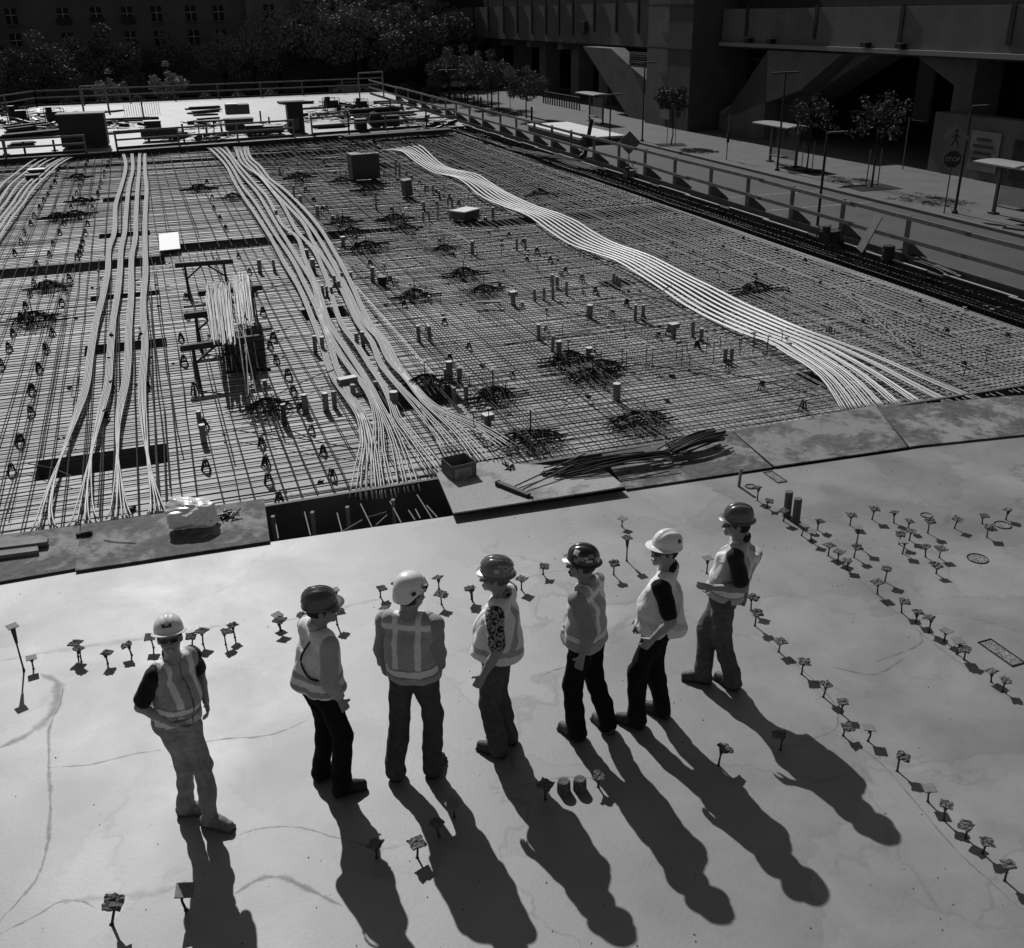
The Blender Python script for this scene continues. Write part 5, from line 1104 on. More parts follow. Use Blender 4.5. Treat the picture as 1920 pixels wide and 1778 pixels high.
P5 = person(5, 'lean man with goatee and black stickered hard hat facing left, third from right', D_(152), ((1080, 1366), (1138, 1352)), (D_(135), D_(122)), (1098, 1232), (1100, 1102), (1085, 1052), D_(168),
            (1090, 1234, None, (-.2, -1, 0)), (1072, 1190, .20, (.4, -1, 0)), H=1.80, shirt=.28, sleeves='long', vest=.42, vstyle='vy', stripe_t=1.9, jeans=.010, boots=.07, hat=('full', .02), stickers=((D_(150), .78, .05, .05, .8), (D_(175), .42, .06, .035, .3), (D_(205), .28, .06, .022, .5), (D_(215), .62, .045, .03, .25), (D_(160), .25, .04, .03, .3), (D_(240), .35, .04, .03, .4), (D_(195), .5, .03, .02, .6)), glasses=False, hair=(.05, 0), beard=.06, vest_len=.03, flap=(-.02, .10), seed=5)
P6 = person(6, 'man in white cap style hard hat and black t-shirt, grinning, second from right', D_(160), ((1192, 1345), (1240, 1325)), (D_(148), D_(140)), (1230, 1205), (1250, 1080), (1244, 1032), D_(207),
            (1222, 1200, -.30, (-.5, -1, 0)), (1205, 1165, .16, (.4, -1, 0)), H=1.82, belly=.01, shirt=.012, vest=.80, vstyle='x', stripe_t=.8, jeans=.012, boots=.03, hat=('cap', .80), stickers=((D_(200), .55, .034, .034, .06),), hair=(.04, 0), skin=.32, seed=6, head_pitch=.12, vest_len=.02, flap=(-.03, -.13))
P7 = person(7, 'man in dark full brim hard hat, long hair and jeans stepping left, rightmost', D_(160), ((1372, 1272), (1318, 1262)), (D_(128), D_(165)), (1354, 1142), (1386, 1042), (1380, 992), D_(182),
            (1336, 1102, -.20, (-.1, -1, -.6), (-.1, 1, .1)), (1398, 1112, .10, (.5, -1, .1), (-1, .3, -.4)), H=1.80, shirt=.022, vest=.46, vstyle='x', stripe_t=1.75, jeans=.09, boots=.06, hat=('full', .09), hair=(.02, .025), bag=True, bulk=1.04, seed=7)
# ------------------------------------------------------------------ edge of the deck: beam cage, form boards, guard rail
c = W(16.78, 9, FORM_Z-.33); cage = empty('edge_beam_cage', c, GA, 'long dark beam cage of closely set stirrups along the right deck edge', 'beam cage')
hoops = MB(); rs = np.random.default_rng(3); k = 0; u = 0.0
while u < 47:
    w_, h_ = .86, .56; y = u+rs.normal(0, .015); tl = rs.normal(0, .03)
    P = [(-w_/2, y, .02), (-w_/2, y+tl, h_), (-w_*.3, y+tl, h_+.05), (w_*.3, y+tl, h_+.05), (w_/2, y+tl, h_), (w_/2, y, .02), (-w_/2, y, .02)]
    mb = MB(); mb.tube(P, .0125, 4, cap=False)
    if k < 84: mb.build('stirrup', M_rebar, cage)
    else: hoops.add(mb.v, mb.f)
    u += .13; k += 1
tag(hoops.build('stirrup', M_rebar, cage), kind='stuff')
for x, z in ((-.42, .54), (-.2, .58), (.2, .58), (.42, .54), (-.42, .3), (.42, .3), (-.3, .06), (.3, .06)):
    mb = MB(); mb.tube([(x+rs.normal(0, .01), y, z+rs.normal(0, .006)) for y in np.linspace(-.3, 47.5, 40)], .014, 5); mb.build('long_bar', M_rebar, cage)
# the dark trough under the cage and the walkway beyond
mb = MB(); mb.box((16.95, 30, -.93), (1.45, 56, .04)); mb.box((16.24, 30, -.60), (.04, 56, .62)); mb.box((17.68, 30, -.55), (.04, 56, .72))
o_ = mb.build('edge_trough', M_dark, None, origin=(0, 0, 0)); o_.rotation_euler = (0, 0, GA); o_['kind'] = 'structure'
mb = MB(); mb.box((17.98, 32.0, -.06), (.92, 110, .05)); o_ = mb.build('edge_walkway', mat('walkway_boards', .07, .8, .2, var=.5, scale=1.5), None, origin=(0, 0, 0)); o_.rotation_euler = (0, 0, GA); o_['kind'] = 'structure'
mb = MB(); mb.box((18.36, 32.0, -1.3), (.12, 110, 2.4)); o_ = mb.build('deck_fascia', mat('deck_fascia', .05, .8, .2), None, origin=(0, 0, 0)); o_.rotation_euler = (0, 0, GA); o_['kind'] = 'structure'
i = 0; u = 14.5
while u < 56:
    L = 2.3; p = W(17.32+(.10 if i % 2 else 0), u+L/2, -.04); root = empty('edge_form_board', p, GA, 'pale topped form board beside the stirrup cage', 'form board', 'staggered edge form boards')
    MB().box((0, 0, -.05), (.04, L, .28)).build('board', M_dark, root); MB().box((0, 0, .10), (.05, L-.02, .022)).build('top_edge', mat('sunlit_top', .42, .7, .3, var=.15, scale=4), root)  # sunlight on the board tops put into a pale strip colour
    u += 2.75 if i % 2 else 2.15; i += 1
# guard rail
GR = empty('guard_rail', W(17.75, 10, -.03), GA, 'long timber guard rail with kickers along the street side of the deck', 'guard rail')
M_rail = mat('rail_timber', .16, .75, .25, var=.3, scale=3)
tops = [(1704, 415), (1582, 383), (1487, 358), (1404, 336), (1334, 318), (1266, 302), (1210, 286), (1161, 276), (1114, 264), (1071, 251), (1035, 240), (1002, 232), (968, 222), (938, 213), (905, 205), (880, 198), (855, 190), (835, 185), (810, 180), (790, 175), (765, 170), (742, 166)]
us = sorted({round(float(on_v(x, y, 17.75) @ UU), 2) for x, y in tops} | {5.0, 8.0, 11.2, 14.2})
us = [a for j, a in enumerate(us) if j == 0 or a-us[j-1] > .9]
for u in us:
    y = u-10; MB().box((0, y, .56), (.09, .09, 1.16)).build('post', M_rail, GR)
    mb = MB(); mb.add([(.06, y-.01, .0), (.75, y-.01, .0), (.06, y-.01, .55), (.06, y+.012, .0), (.75, y+.012, .0), (.06, y+.012, .55)], [(0, 1, 2), (5, 4, 3), (0, 3, 4, 1), (1, 4, 5, 2), (2, 5, 3, 0)]) if u % 2 > .0 else mb
    mb.v = [(-x if False else x, yy, z) for x, yy, z in mb.v]; mb.build('kicker', mat('kicker_ply', .09, .8, .2, var=.3, scale=4), GR)
ua = us[0]
while ua < 84:
    ub = min(ua+rs.uniform(4.2, 5.2), 86.5)
    for z in (1.07, .55):
        j1, j2 = rs.normal(0, .012), rs.normal(0, .012); MB().beam((-.062, ua-10, z+j1), (-.062, ub-10+.2, z+j2), .04, .10, up=(0, 0, 1)).build('rail', M_rail, GR)
    MB().beam((-.062, ua-10, .10), (-.062, ub-10, .10), .03, .18).build('toe_board', M_woodD if 'M_woodD' in globals() else M_dark, GR); ua = ub
# far guard rails round the far deck
def rail_run(pts, label, step=3.0, name='guard_rail', h=1.07):
    c = np.array([*pts[0][:2], 0]); root = empty(name, tuple(c), 0, label, 'guard rail')
    for a, b in zip(pts[:-1], pts[1:]):
        a, b = np.array(a, float), np.array(b, float); L = np.linalg.norm(b-a); n = max(int(L/step), 1)
        for t in range(n+1): p = a+(b-a)*t/n-c; MB().box((p[0], p[1], p[2]+h/2), (.08, .08, h+.1)).build('post', M_rail, root)
        for z in (h, h*.55): MB().beam(a-c+np.array([0, 0, z]), b-c+np.array([0, 0, z]), .05, .09).build('rail', M_rail, root)
        MB().beam(a-c+np.array([0, 0, .08]), b-c+np.array([0, 0, .08]), .04, .14).build('toe_board', M_dark, root)
rail_run([W(-10.3, 78.6), W(-6.9, 86.1), W(19.2, 86.6)], 'thin guard rail along the far edge of the bright far deck')
rail_run([W(-9.6, 53.6, .0), W(-2.6, 54.4, .0)], 'short low rail on the near edge of the far deck, at the far left', 2.4, h=.8)
rail_run([W(-1.2, 54.9), W(7.6, 56.4)], 'low rail crossing before the sign board on the far deck', 2.6, h=.85)
rail_run([W(8.6, 56.6), W(16.9, 58)], 'low rail right of the covered switch cabinet on the far deck', 2.9, h=.9)
# dark front form of the far deck
mb = MB(); a, b = W(-8.3, 53.15, -.35), W(17.6, 57.4, -.35); mb.beam(a, b, .12, .74); o_ = mb.build('pour_stop_board', M_dark); tag(o_, 'long dark pour stop board along the near edge of the far deck', 'form board')
# leaning plank, small machines and barrels along the edge
mb = MB(); mb.beam(at(1612, 470, .02), on_v(1650, 402, 17.62), .30, .035, up=(-.8, -.3, .5)); tag(mb.build('leaning_plank', mat('plank_pale', .20, .7, .3, var=.25, scale=4)), 'wide pale plank leaning on the guard rail above the stirrup cage', 'plank')
def small_machine(x, y, z, s, label, cat, name, m=M_dark, rzz=0.3):
    P = at(x, y, z); root = empty(name, P, GA+rzz, label, cat)
    MB().box((0, 0, .26*s), (.5*s, .34*s, .30*s)).build('body', m, root); MB().cyl((-.16*s, 0, .40*s), .11*s, .16*s, 12).build('tank', M_black, root)
    MB().tube([(-.28*s, -.2*s, .02), (-.28*s, -.2*s, .5*s), (.28*s, -.2*s, .5*s), (.28*s, -.2*s, .02)], .018*s, 6).build('frame', M_black, root); MB().tube([(-.28*s, .2*s, .02), (-.28*s, .2*s, .5*s), (.28*s, .2*s, .5*s), (.28*s, .2*s, .02)], .018*s, 6).build('frame', M_black, root)
    mb = MB(); mb.cyl((0, 0, -.03*s), .1*s, .06*s, 12); w1 = mb.build('wheel', M_black, root); w1.location = (.2*s, -.25*s, .1*s); w1.rotation_euler = (math.pi/2, 0, 0)
    return root
small_machine(1553, 462, -.03, 1.0, 'small engine unit on the cage near the leaning plank', 'generator', 'generator')
small_machine(1180, 336, -.03, .8, 'little pump with pale bucket on the deck edge halfway up', 'pump', 'pump', mat('pump_grey', .12, .6, .3))
P = at(1663, 492, -.03); root = empty('drum', P, 0, 'small black drum right of the leaning plank', 'drum'); MB().cyl((0, 0, 0), .15, .42, 16).build('barrel', M_black, root)
for z in (.1, .3): mb = MB(); mb.tube([(.153*math.cos(t), .153*math.sin(t), z) for t in np.linspace(0, 2*math.pi, 17)], .01, 5, cap=False); mb.build('rib', M_dark, root)
# masted walk-behind machine at the edge
P = at(1100, 300, -.03); root = empty('core_drill', P, GA, 'dark drill rig with a slanted mast on the deck edge', 'drill rig'); MB().box((0, 0, .08), (.7, .5, .10)).build('base', M_black, root)
MB().beam((-.1, 0, .1), (.25, .1, 1.65), .10, .14).build('mast', M_black, root); MB().box((.02, .02, .75), (.34, .30, .42), .2).build('motor', M_black, root); MB().tube([(-.3, .1, .1), (.16, .07, 1.2)], .03, 6).build('strut', M_black, root)
for j in (-1, 1): w_ = MB().cyl((0, 0, -.04), .16, .08, 14).build('wheel', M_black, root); w_.location = (.3*j, -.3, .16); w_.rotation_euler = (math.pi/2, 0, 0)
pile_ = MB()
if 'pile' in globals():
    pile('dark heap of bars and boards on the deck edge beside the drill rig', ((955, 276), (1130, 322)), 40, name='bar_heap', r=.018, zt=.05, seed=21)
    pile('flat stack of long planks beside the drill rig', ((1010, 292), (1090, 303)), 10, name='plank_stack', r=.03, zt=.12, seed=22, m=M_woodD)
    pile('bundle of long thin bars lying outside the guard rail at right', ((1660, 470), (1810, 520)), 22, name='bar_bundle', r=.012, zt=.03, seed=23)
    pile('two pale thin rods crossing the dense right mat', ((1562, 530), (1750, 688)), 2, name='rod_pair', r=.012, zt=-.05, seed=24, m=mat('rod_pale', .22, .5, .4))
    pile('short pale cross bars laid over the far end of the wide tendon band', ((665, 262), (845, 250)), 26, name='bar_rack', r=.02, zt=.12, seed=25)
# ------------------------------------------------------------------ street, buildings, trees
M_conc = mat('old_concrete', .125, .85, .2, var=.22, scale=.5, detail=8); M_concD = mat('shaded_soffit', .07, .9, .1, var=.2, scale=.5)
M_glassD = mat('dark_glazing', .015, .12, .6); M_frame = mat('window_frame', .10, .6, .3); M_steel = mat('painted_steel', .02, .5, .4)
S0 = STREET_Z+.13
def gbox(root, name, m, v0, v1, u0, u1, z0, z1, sub=None):
    o = MB().box(((v0+v1)/2-root['_v'], (u0+u1)/2-root['_u'], (z0+z1)/2-root.location.z), (abs(v1-v0), abs(u1-u0), z1-z0)).build(name, m, sub or root)
    return o
def groot(name, v, u, z, label, cat, group=None):
    r_ = empty(name, W(v, u, z), GA, label, cat, group); r_['_v'] = v; r_['_u'] = u; return r_
def gprism(root, name, m, poly, v0, v1):
    """shape drawn in the (u,z) plane, thick along v"""
    n = len(poly); A_ = sum(poly[i][0]*poly[(i+1) % n][1]-poly[(i+1) % n][0]*poly[i][1] for i in range(n))
    if A_ < 0: poly = poly[::-1]
    zz = root.location.z
    P = [(v0-root['_v'], u-root['_u'], z-zz) for u, z in poly]+[(v1-root['_v'], u-root['_u'], z-zz) for u, z in poly]
    mb = MB(); mb.add(P, [tuple(range(n-1, -1, -1)), tuple(range(n, 2*n))]+[(i, (i+1) % n, n+(i+1) % n, n+i) for i in range(n)]); o = mb.build(name, m, root); bm_fix2(o); return o
def bm_fix2(o):
    import bmesh
    bm = bmesh.new(); bm.from_mesh(o.data); bmesh.ops.recalc_face_normals(bm, faces=bm.faces); bm.to_mesh(o.data); bm.free()
# near block of the big concrete structure
G1 = groot('concrete_hall', 40, 54, S0, 'huge dark concrete hall on slanted legs across the street, top right', 'building')
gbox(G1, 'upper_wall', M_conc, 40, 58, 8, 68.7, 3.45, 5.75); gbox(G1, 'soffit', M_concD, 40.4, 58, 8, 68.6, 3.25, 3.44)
gbox(G1, 'ledge', mat('lit_ledge', .22, .8, .2), 39.72, 39.995, 8, 68.6, 3.38, 3.62); gbox(G1, 'roof_band', M_dark, 41.2, 58, 8, 68.6, 5.76, 9.0); gbox(G1, 'back_wall', M_dark, 57, 58.5, 8, 110, S0, 3.24); gbox(G1, 'sun_stop_wall', M_dark, 43.0, 56.9, 68.0, 68.5, S0, 3.24)  # added end wall stops sun under the hall; ledge light put into its colour
gprism(G1, 'slanted_leg', M_conc, [(62.6, 3.24), (54.6, 3.24), (58.5, 1.0), (67.9, -1.5), (68.2, -1.9), (66.5, S0), (62.2, S0), (62.6, 1.2)], 40.0, 41.0)
gprism(G1, 'slanted_leg', M_conc, [(62.3, -1.0), (53.0, 3.24), (55.8, 3.24), (64.5, -1.9), (64.5, S0), (61.6, S0)], 41.01, 43.5)
gprism(G1, 'slanted_leg', M_conc, [(68.4, -1.0), (68.4, S0), (62.4, S0), (62.4, 1.1)], 40.05, 41.5)
gprism(G1, 'pier', M_conc, [(49.6, 3.24), (46.3, 1.9), (46.3, S0), (44.9, S0), (44.9, 3.24)], 41.2, 43.0)
gbox(G1, 'low_wall', M_conc, 40.0, 41.0, 8, 46.0, S0, .65); gbox(G1, 'kiosk_wall', M_dark, 39.95, 39.998, 36.5, 40.2, S0+.3, -.2)
for k in range(5): gbox(G1, 'pilaster', M_dark, 39.93, 39.996, 65.3-7.9*k, 65.6-7.9*k, 4.0, 5.9)
for k, u in enumerate((64.5, 61.8, 52.0, 49.0)): gbox(G1, 'wall_lamp', M_black, 39.6, 39.99, u, u+.5, 3.66, 3.92)
gbox(G1, 'hung_sign', mat('grey_sign', .2, .7, .3), 40.2, 40.3, 57.0, 58.0, 2.5, 3.2)
g = gbox(G1, 'glazing', M_glassD, 42.6, 42.7, 62.0, 74.5, S0+.8, 3.2)
for z in (-.9, .3, 1.5, 2.4): gbox(G1, 'glazing_bar', M_frame, 42.5, 42.59, 62.0, 74.5, z, z+.07, g)
for u in np.arange(63, 74.5, 1.6): gbox(G1, 'mullion', M_dark, 42.52, 42.6, u, u+.07, S0+.8, 3.2, g)
# stair tower
G2 = groot('stair_tower', 38, 72, S0, 'tall dark concrete stair tower standing between hall and raised wing', 'building')
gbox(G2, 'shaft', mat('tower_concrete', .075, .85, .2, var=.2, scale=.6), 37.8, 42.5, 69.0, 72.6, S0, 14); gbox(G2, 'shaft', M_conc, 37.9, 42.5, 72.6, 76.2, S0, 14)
for z in (3.1, 6.0): gbox(G2, 'band', M_dark, 37.74, 37.795, 69.0, 76.2, z, z+.12)
# raised far wing
G3 = groot('raised_wing', 40, 110, S0, 'long raised concrete wing with fins and columns behind the street trees', 'building')
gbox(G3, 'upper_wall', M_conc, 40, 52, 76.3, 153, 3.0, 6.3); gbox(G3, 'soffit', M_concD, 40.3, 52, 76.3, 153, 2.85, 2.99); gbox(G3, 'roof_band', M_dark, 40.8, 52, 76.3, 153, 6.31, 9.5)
for u in (82, 86.3, 91, 96.0, 99.5, 103.0, 107, 111.5, 116, 121.5, 127, 133, 139, 146): gbox(G3, 'fin', M_dark, 39.85, 39.99, u, u+.28, 3.6 if u > 94 else 4.0, 7.5)
for u in (92.5, 99.5, 108.5, 117, 127, 139, 150):
    gbox(G3, 'column', M_conc, 42, 43.6, u, u+2.0, S0, 2.84); gbox(G3, 'corbel', M_conc, 40.4, 43.5, u+.4, u+1.6, 2.3, 2.845)
gprism(G3, 'slanted_leg', M_conc, [(90.5, 2.84), (81.2, -2.05), (80.4, S0), (76.25, S0), (76.25, .2), (84.5, 2.84)], 38.6, 39.9)
gbox(G3, 'louvre', M_dark, 38.45, 38.59, 77.2, 80.5, 1.6, 2.7)
for k in range(6): gbox(G3, 'louvre_slat', M_frame, 38.38, 38.44, 77.25, 80.45, 1.68+.17*k, 1.74+.17*k)
gbox(G3, 'sign_box', M_dark, 39.6, 39.98, 92.6, 94.4, 3.9, 4.9)
g3 = gbox(G3, 'glazing', M_glassD, 46, 46.1, 84, 150, S0+.2, 2.8)
for z in (-1.2, .2, 1.5): gbox(G3, 'glazing_bar', M_frame, 45.9, 45.99, 84, 150, z, z+.08, g3)
gbox(G3, 'notice_board', mat('notice', .2, .7, .2), 38.3, 38.35, 75.9, 77.5, -1.9, -.4); gbox(G3, 'notice_board', mat('notice', .2), 37.75, 37.79, 71.8, 73.2, -1.8, -.6)
# apartment block far left
G4 = groot('apartment_building', 4, 130, STREET_Z, 'dark rendered apartment building with paired windows beyond the far deck', 'building')
M_apt = mat('apartment_render', .11, .9, .1, var=.2, scale=.3); M_aptL = mat('apartment_render_pale', .15, .9, .1, var=.2, scale=.3)
gbox(G4, 'wall', M_apt, -60, 13.4, 130, 146, STREET_Z, 16); gbox(G4, 'corner_wall', M_aptL, 13.4, 19.2, 128.6, 146, STREET_Z, 16); gbox(G4, 'bay_wall', M_apt, -22, -13.2, 128.8, 129.98, STREET_Z, 16)
M_pane = mat('window_pane', .012, .5, .15); M_fr2 = mat('pale_frame', .4, .7, .2)
for z in (.4, 2.9, 5.4, 8.2):
    for v in (-11.2, -6.0, -2.6, .6, 3.7, 7.4, 10.4, 15.9):
        if z < 1 and v > -4: continue
        u = 128.55 if v > 13.4 else 129.95
        wn = gbox(G4, 'window', M_pane, v-.55, v+.55, u-.02, u, z, z+1.55)
        gbox(G4, 'muntin', M_fr2, v-.03, v+.03, u-.07, u-.021, z, z+1.55, wn); gbox(G4, 'muntin', M_fr2, v-.55, v+.55, u-.075, u-.071, z+.85, z+.91, wn); gbox(G4, 'sill', M_apt, v-.7, v+.7, u-.35, u-.08, z-.14, z-.02, wn)
        if v in (-6.0, .6, -2.6): gbox(G4, 'balcony', M_dark, v-.75, v+.75, u-.45, u-.36, z-.1, z+.55, wn)
for k, (v0, v1, u, h, tn) in enumerate(((14, 40, 150, 26, .12), (41, 80, 168, 24, .06), (-80, -40, 150, 15, .05), (70, 110, 150, 12, .05))):
    r_ = groot('distant_building', (v0+v1)/2, u, STREET_Z, ('pale distant block glimpsed between the trees', 'dark distant block behind the raised wing', 'dark distant block far left', 'dark distant block far right')[k], 'building')
    gbox(r_, 'wall', mat('distant_%d' % k, tn, .9, .1, var=.2, scale=.3), v0, v1, u, u+14, STREET_Z, h)
    for z in np.arange(0, h-2, 3.0):
        for v in np.arange(v0+1.2, v1-1, 3.4): gbox(r_, 'window', M_pane, v, v+1.3, u-.04, u-.005, z, z+1.5)

# ---- trees: tapered trunk, limbs, many leaf-sized faces in uneven clumps
def leaf_mat(nm, v): 
    m = mat(nm, v, .8, .12, var=.35, scale=1.5); return m
L1, L2, L3 = leaf_mat('leaf_dark', .13), leaf_mat('leaf_mid', .19), leaf_mat('leaf_pale', .30); M_bark = mat('bark', .035, .9, .1, var=.3, scale=5)
L4 = leaf_mat('leaf_street', .085)
def tree_proto(name, H_, cr, tr, nleaf, lm, seed, leaf=.16, spread=1.0, shape='round', trunk_h=.35, stakes=False):
    rs = np.random.default_rng(seed); root = empty(name, (0, 0, 0)); mb = MB(); th = H_*trunk_h
    mb.tube([(0, 0, 0), (rs.normal(0, .04), rs.normal(0, .04), th*.5), (0, 0, th), (0, 0, H_*.6)], [tr, tr*.8, tr*.65, tr*.3], 7); tips = []
    nb = 9
    for b in range(nb):
        a = b*2.4+rs.uniform(0, .5); z0 = th*(.85+.7*b/nb); L = cr*rs.uniform(.6, 1.0)*spread; up_ = rs.uniform(.3, .9)*H_*.35 if shape != 'tall' else H_*.4
        e = np.array([math.cos(a)*L, math.sin(a)*L, min(z0+up_, H_*.93)]); m_ = np.array([e[0]*.45, e[1]*.45, z0+up_*.62]); mb.tube([(0, 0, z0), m_, e], [tr*.4, tr*.25, tr*.08], 5); tips += [e, m_*.4+e*.6]
        for q in range(3): f = e*.7+np.array([rs.normal(0, cr*.25), rs.normal(0, cr*.25), z0*.3+rs.normal(0, H_*.06)]); f[2] = min(max(f[2], th), H_); mb.tube([m_, f], [tr*.18, tr*.05], 4); tips.append(f)
    mb.build('trunk', M_bark, root)
    cl = [np.array([*t[:2], t[2]]) for t in tips] + [np.array([0, 0, H_*.9]), np.array([0, 0, H_*.75])]
    n = nleaf; ci = rs.integers(0, len(cl), n); C_ = np.array(cl)[ci]; rad = cr*rs.uniform(.18, .42, len(cl))[ci]
    d = rs.normal(0, 1, (n, 3)); d /= np.linalg.norm(d, axis=1)[:, None]; P = C_+d*(rad*rs.uniform(.3, 1, n)**.6)[:, None]*np.array([1, 1, .8]); P[:, 2] = np.maximum(P[:, 2], th*.8)
    A_ = rs.normal(0, 1, (n, 3)); A_ /= np.linalg.norm(A_, axis=1)[:, None]; B_ = np.cross(A_, rs.normal(0, 1, (n, 3))); B_ /= np.linalg.norm(B_, axis=1)[:, None]; s_ = leaf*rs.uniform(.5, 1.2, n)[:, None]
    V = np.stack([P-A_*s_*.6, P+B_*s_*.34, P+A_*s_*.6, P-B_*s_*.34], 1).reshape(-1, 3); me = bpy.data.meshes.new('crown'); me.vertices.add(len(V)); me.vertices.foreach_set('co', V.ravel()); me.loops.add(4*n); me.loops.foreach_set('vertex_index', np.arange(4*n, dtype=np.int32)); me.polygons.add(n); me.polygons.foreach_set('loop_start', np.arange(0, 4*n, 4, dtype=np.int32)); me.polygons.foreach_set('loop_total', np.full(n, 4, np.int32)); me.update(calc_edges=True); me.materials.append(lm)
    o = bpy.data.objects.new('crown', me); col.objects.link(o); o.parent = root
    if stakes:
        for s in (-1, 1): MB().tube([(s*.28, 0, 0), (s*.26, 0, th*1.05)], .025, 5).build('stake', M_wood if 'M_wood' in globals() else M_bark, root)
        MB().box((0, 0, .008), (1.9, 1.5, .016)).build('tree_pit', mat('tree_pit_soil', .025, .95, .1), root)
    return root
tpro = {'big': tree_proto('shade_tree', 9.5, 4.2, .30, 9000, L1, 1, .34), 'big2': tree_proto('shade_tree', 11, 5.0, .34, 10000, L2, 2, .38), 'street': tree_proto('street_tree', 3.6, 1.0, .05, 1900, L4, 3, .17, trunk_h=.42, stakes=True, shape='tall'),
        'bare': tree_proto('street_tree', 3.8, 1.05, .05, 1100, L4, 5, .13, trunk_h=.38, stakes=True, shape='tall'), 'plaza': tree_proto('street_tree', 4.2, 1.7, .07, 3600, L1, 4, .20, trunk_h=.36), 'pale': tree_proto('young_tree', 4.6, 1.3, .06, 3000, L3, 6, .22, trunk_h=.2, shape='tall')}
tk = {k: kids(v) for k, v in tpro.items()}; tu = {k: False for k in tpro}
def plant(kind, P, label, group, s=1.0):
    o = tpro[kind] if not tu[kind] else copy_tree(tpro[kind], ch=tk[kind]); tu[kind] = True; o.location = tuple(P); o.rotation_euler = (0, 0, random.uniform(0, 6.3)); o.scale = (s, s, s); tag(o, label, 'tree', group)
for kind, (x, y), s, lab in (('street', (1258, 272), 1.0, 'young street tree beside the dark stair tower'), ('bare', (1512, 322), 1.05, 'thin street tree right of the middle bus shelter'), ('bare', (1634, 352), 1.2, 'thin leafy street tree in a square pit, largest by the dark opening'),
                             ('plaza', (987, 222), 1.0, 'round leafy street tree left of the far bus shelter'), ('plaza', (922, 204), 1.25, 'second street tree beside the lamp on the far pavement'), ('plaza', (897, 200), 1.1, 'street tree with slim trunk in the far group'), ('plaza', (872, 190), 1.3, 'leftmost street tree of the far pavement group')):
    plant(kind, at(x, y, S0 if kind != 'plaza' else S0), lab, None, s)
rs = np.random.default_rng(77)
for i, (v, u, k, s) in enumerate(((-28, 112, 'big', 1.0), (-21, 116, 'big', .95), (-14, 118, 'big', .9), (-8, 110, 'big', .8), (-2, 116, 'big', .85), (4, 122, 'big', .75), (9.5, 121, 'big2', .62), (12.5, 119, 'big2', .7), (19.5, 118, 'big2', .98), (24, 122, 'big2', .95), (28.5, 116, 'big', 1.0), (33, 124, 'big', 1.15), (27, 131, 'big', 1.3), (36, 140, 'big', 1.3), (31, 108, 'big', .55), (44, 158, 'big', 1.2), (22, 133, 'big', 1.4), (16, 126, 'big2', .8), (37, 128, 'big', .9))):
    plant(k, W(v, u, STREET_Z), ('dark tree in front of the apartments' if u < 124 and v < 14 else 'large leafy tree between apartments and raised wing'), 'trees before the apartments' if u < 124 and v < 14 else 'trees between the buildings', s)
plant('pale', W(-1.9, 100, STREET_Z), 'pale young tree just beyond the far rail, left one', None, 1.0); plant('pale', W(3.0, 101, STREET_Z), 'pale young tree just beyond the far rail, right one', None, 1.1)
mbh = []
for k in range(14):
    rs_ = np.random.default_rng(200+k)
# low hedge masses at the far kerb
def hedge(v0, v1, u, h, label, seed):
    rs = np.random.default_rng(seed); n = int((v1-v0)*520); root = empty('hedge', W((v0+v1)/2, u, STREET_Z), GA, label, 'hedge'); P = np.stack([rs.uniform(-(v1-v0)/2, (v1-v0)/2, n), rs.normal(0, .5, n), rs.uniform(0, 1, n)**.7*h], 1); P[:, 2] *= .8+.3*np.sin(P[:, 0]*2.1)
    A_ = rs.normal(0, 1, (n, 3)); A_ /= np.linalg.norm(A_, axis=1)[:, None]; B_ = np.cross(A_, rs.normal(0, 1, (n, 3))); B_ /= np.linalg.norm(B_, axis=1)[:, None]; s_ = .2
    V = np.stack([P-A_*s_*.6, P+B_*s_*.36, P+A_*s_*.6, P-B_*s_*.36], 1).reshape(-1, 3); mb = MB(); mb.add(V, [tuple(range(4*i, 4*i+4)) for i in range(n)]); mb.build('foliage', L1, root)
hedge(-20, 13, 104, 1.7, 'long dark hedge beyond the far guard rail', 4); hedge(22, 31, 112, 1.3, 'short hedge at the end of the street', 5)

# ---- lamps
def lamp(x, y, ytop, label, arms=2, arm=.75, z=S0, rz=GA):
    P = at(x, y, z); zt = top_z(P, x, ytop)-z if 'top_z' in globals() else 4.6; root = empty('street_lamp', P, rz, label, 'street lamp')
    MB().cyl((0, 0, 0), .13, .10, 10).build('base', M_steel, root); mb = MB(); mb.tube([(0, 0, 0), (0, 0, zt)], [.06, .05], 8); mb.build('pole', M_steel, root)
    for s in ((-1, 1) if arms == 2 else (1,)): MB().box((s*arm*.55, 0, zt+.02), (arm*1.05, .26, .07)).build('lamp_head', M_steel, root)
lamp(1790, 400, 200, 'tallest black street lamp at right, beside the stop sign', 1); lamp(1457, 320, 137, 'black twin head street lamp behind the middle bus shelter'); lamp(1532, 428, 250, 'black street lamp on the near kerb with a single pale head', 1, z=STREET_Z)
lamp(1204, 265, 118, 'black twin head street lamp before the slanted leg'); lamp(1143, 270, 178, 'low black street lamp behind the guard rail, centre right', 1, z=STREET_Z); lamp(935, 208, 148, 'black street lamp by the crossing sign', 1); lamp(915, 200, 120, 'slim black lamp among the far street trees', 1); lamp(826, 196, 132, 'left lamp of the far pair beyond the deck corner', 1); lamp(844, 196, 132, 'right lamp of the far pair beyond the deck corner', 1)
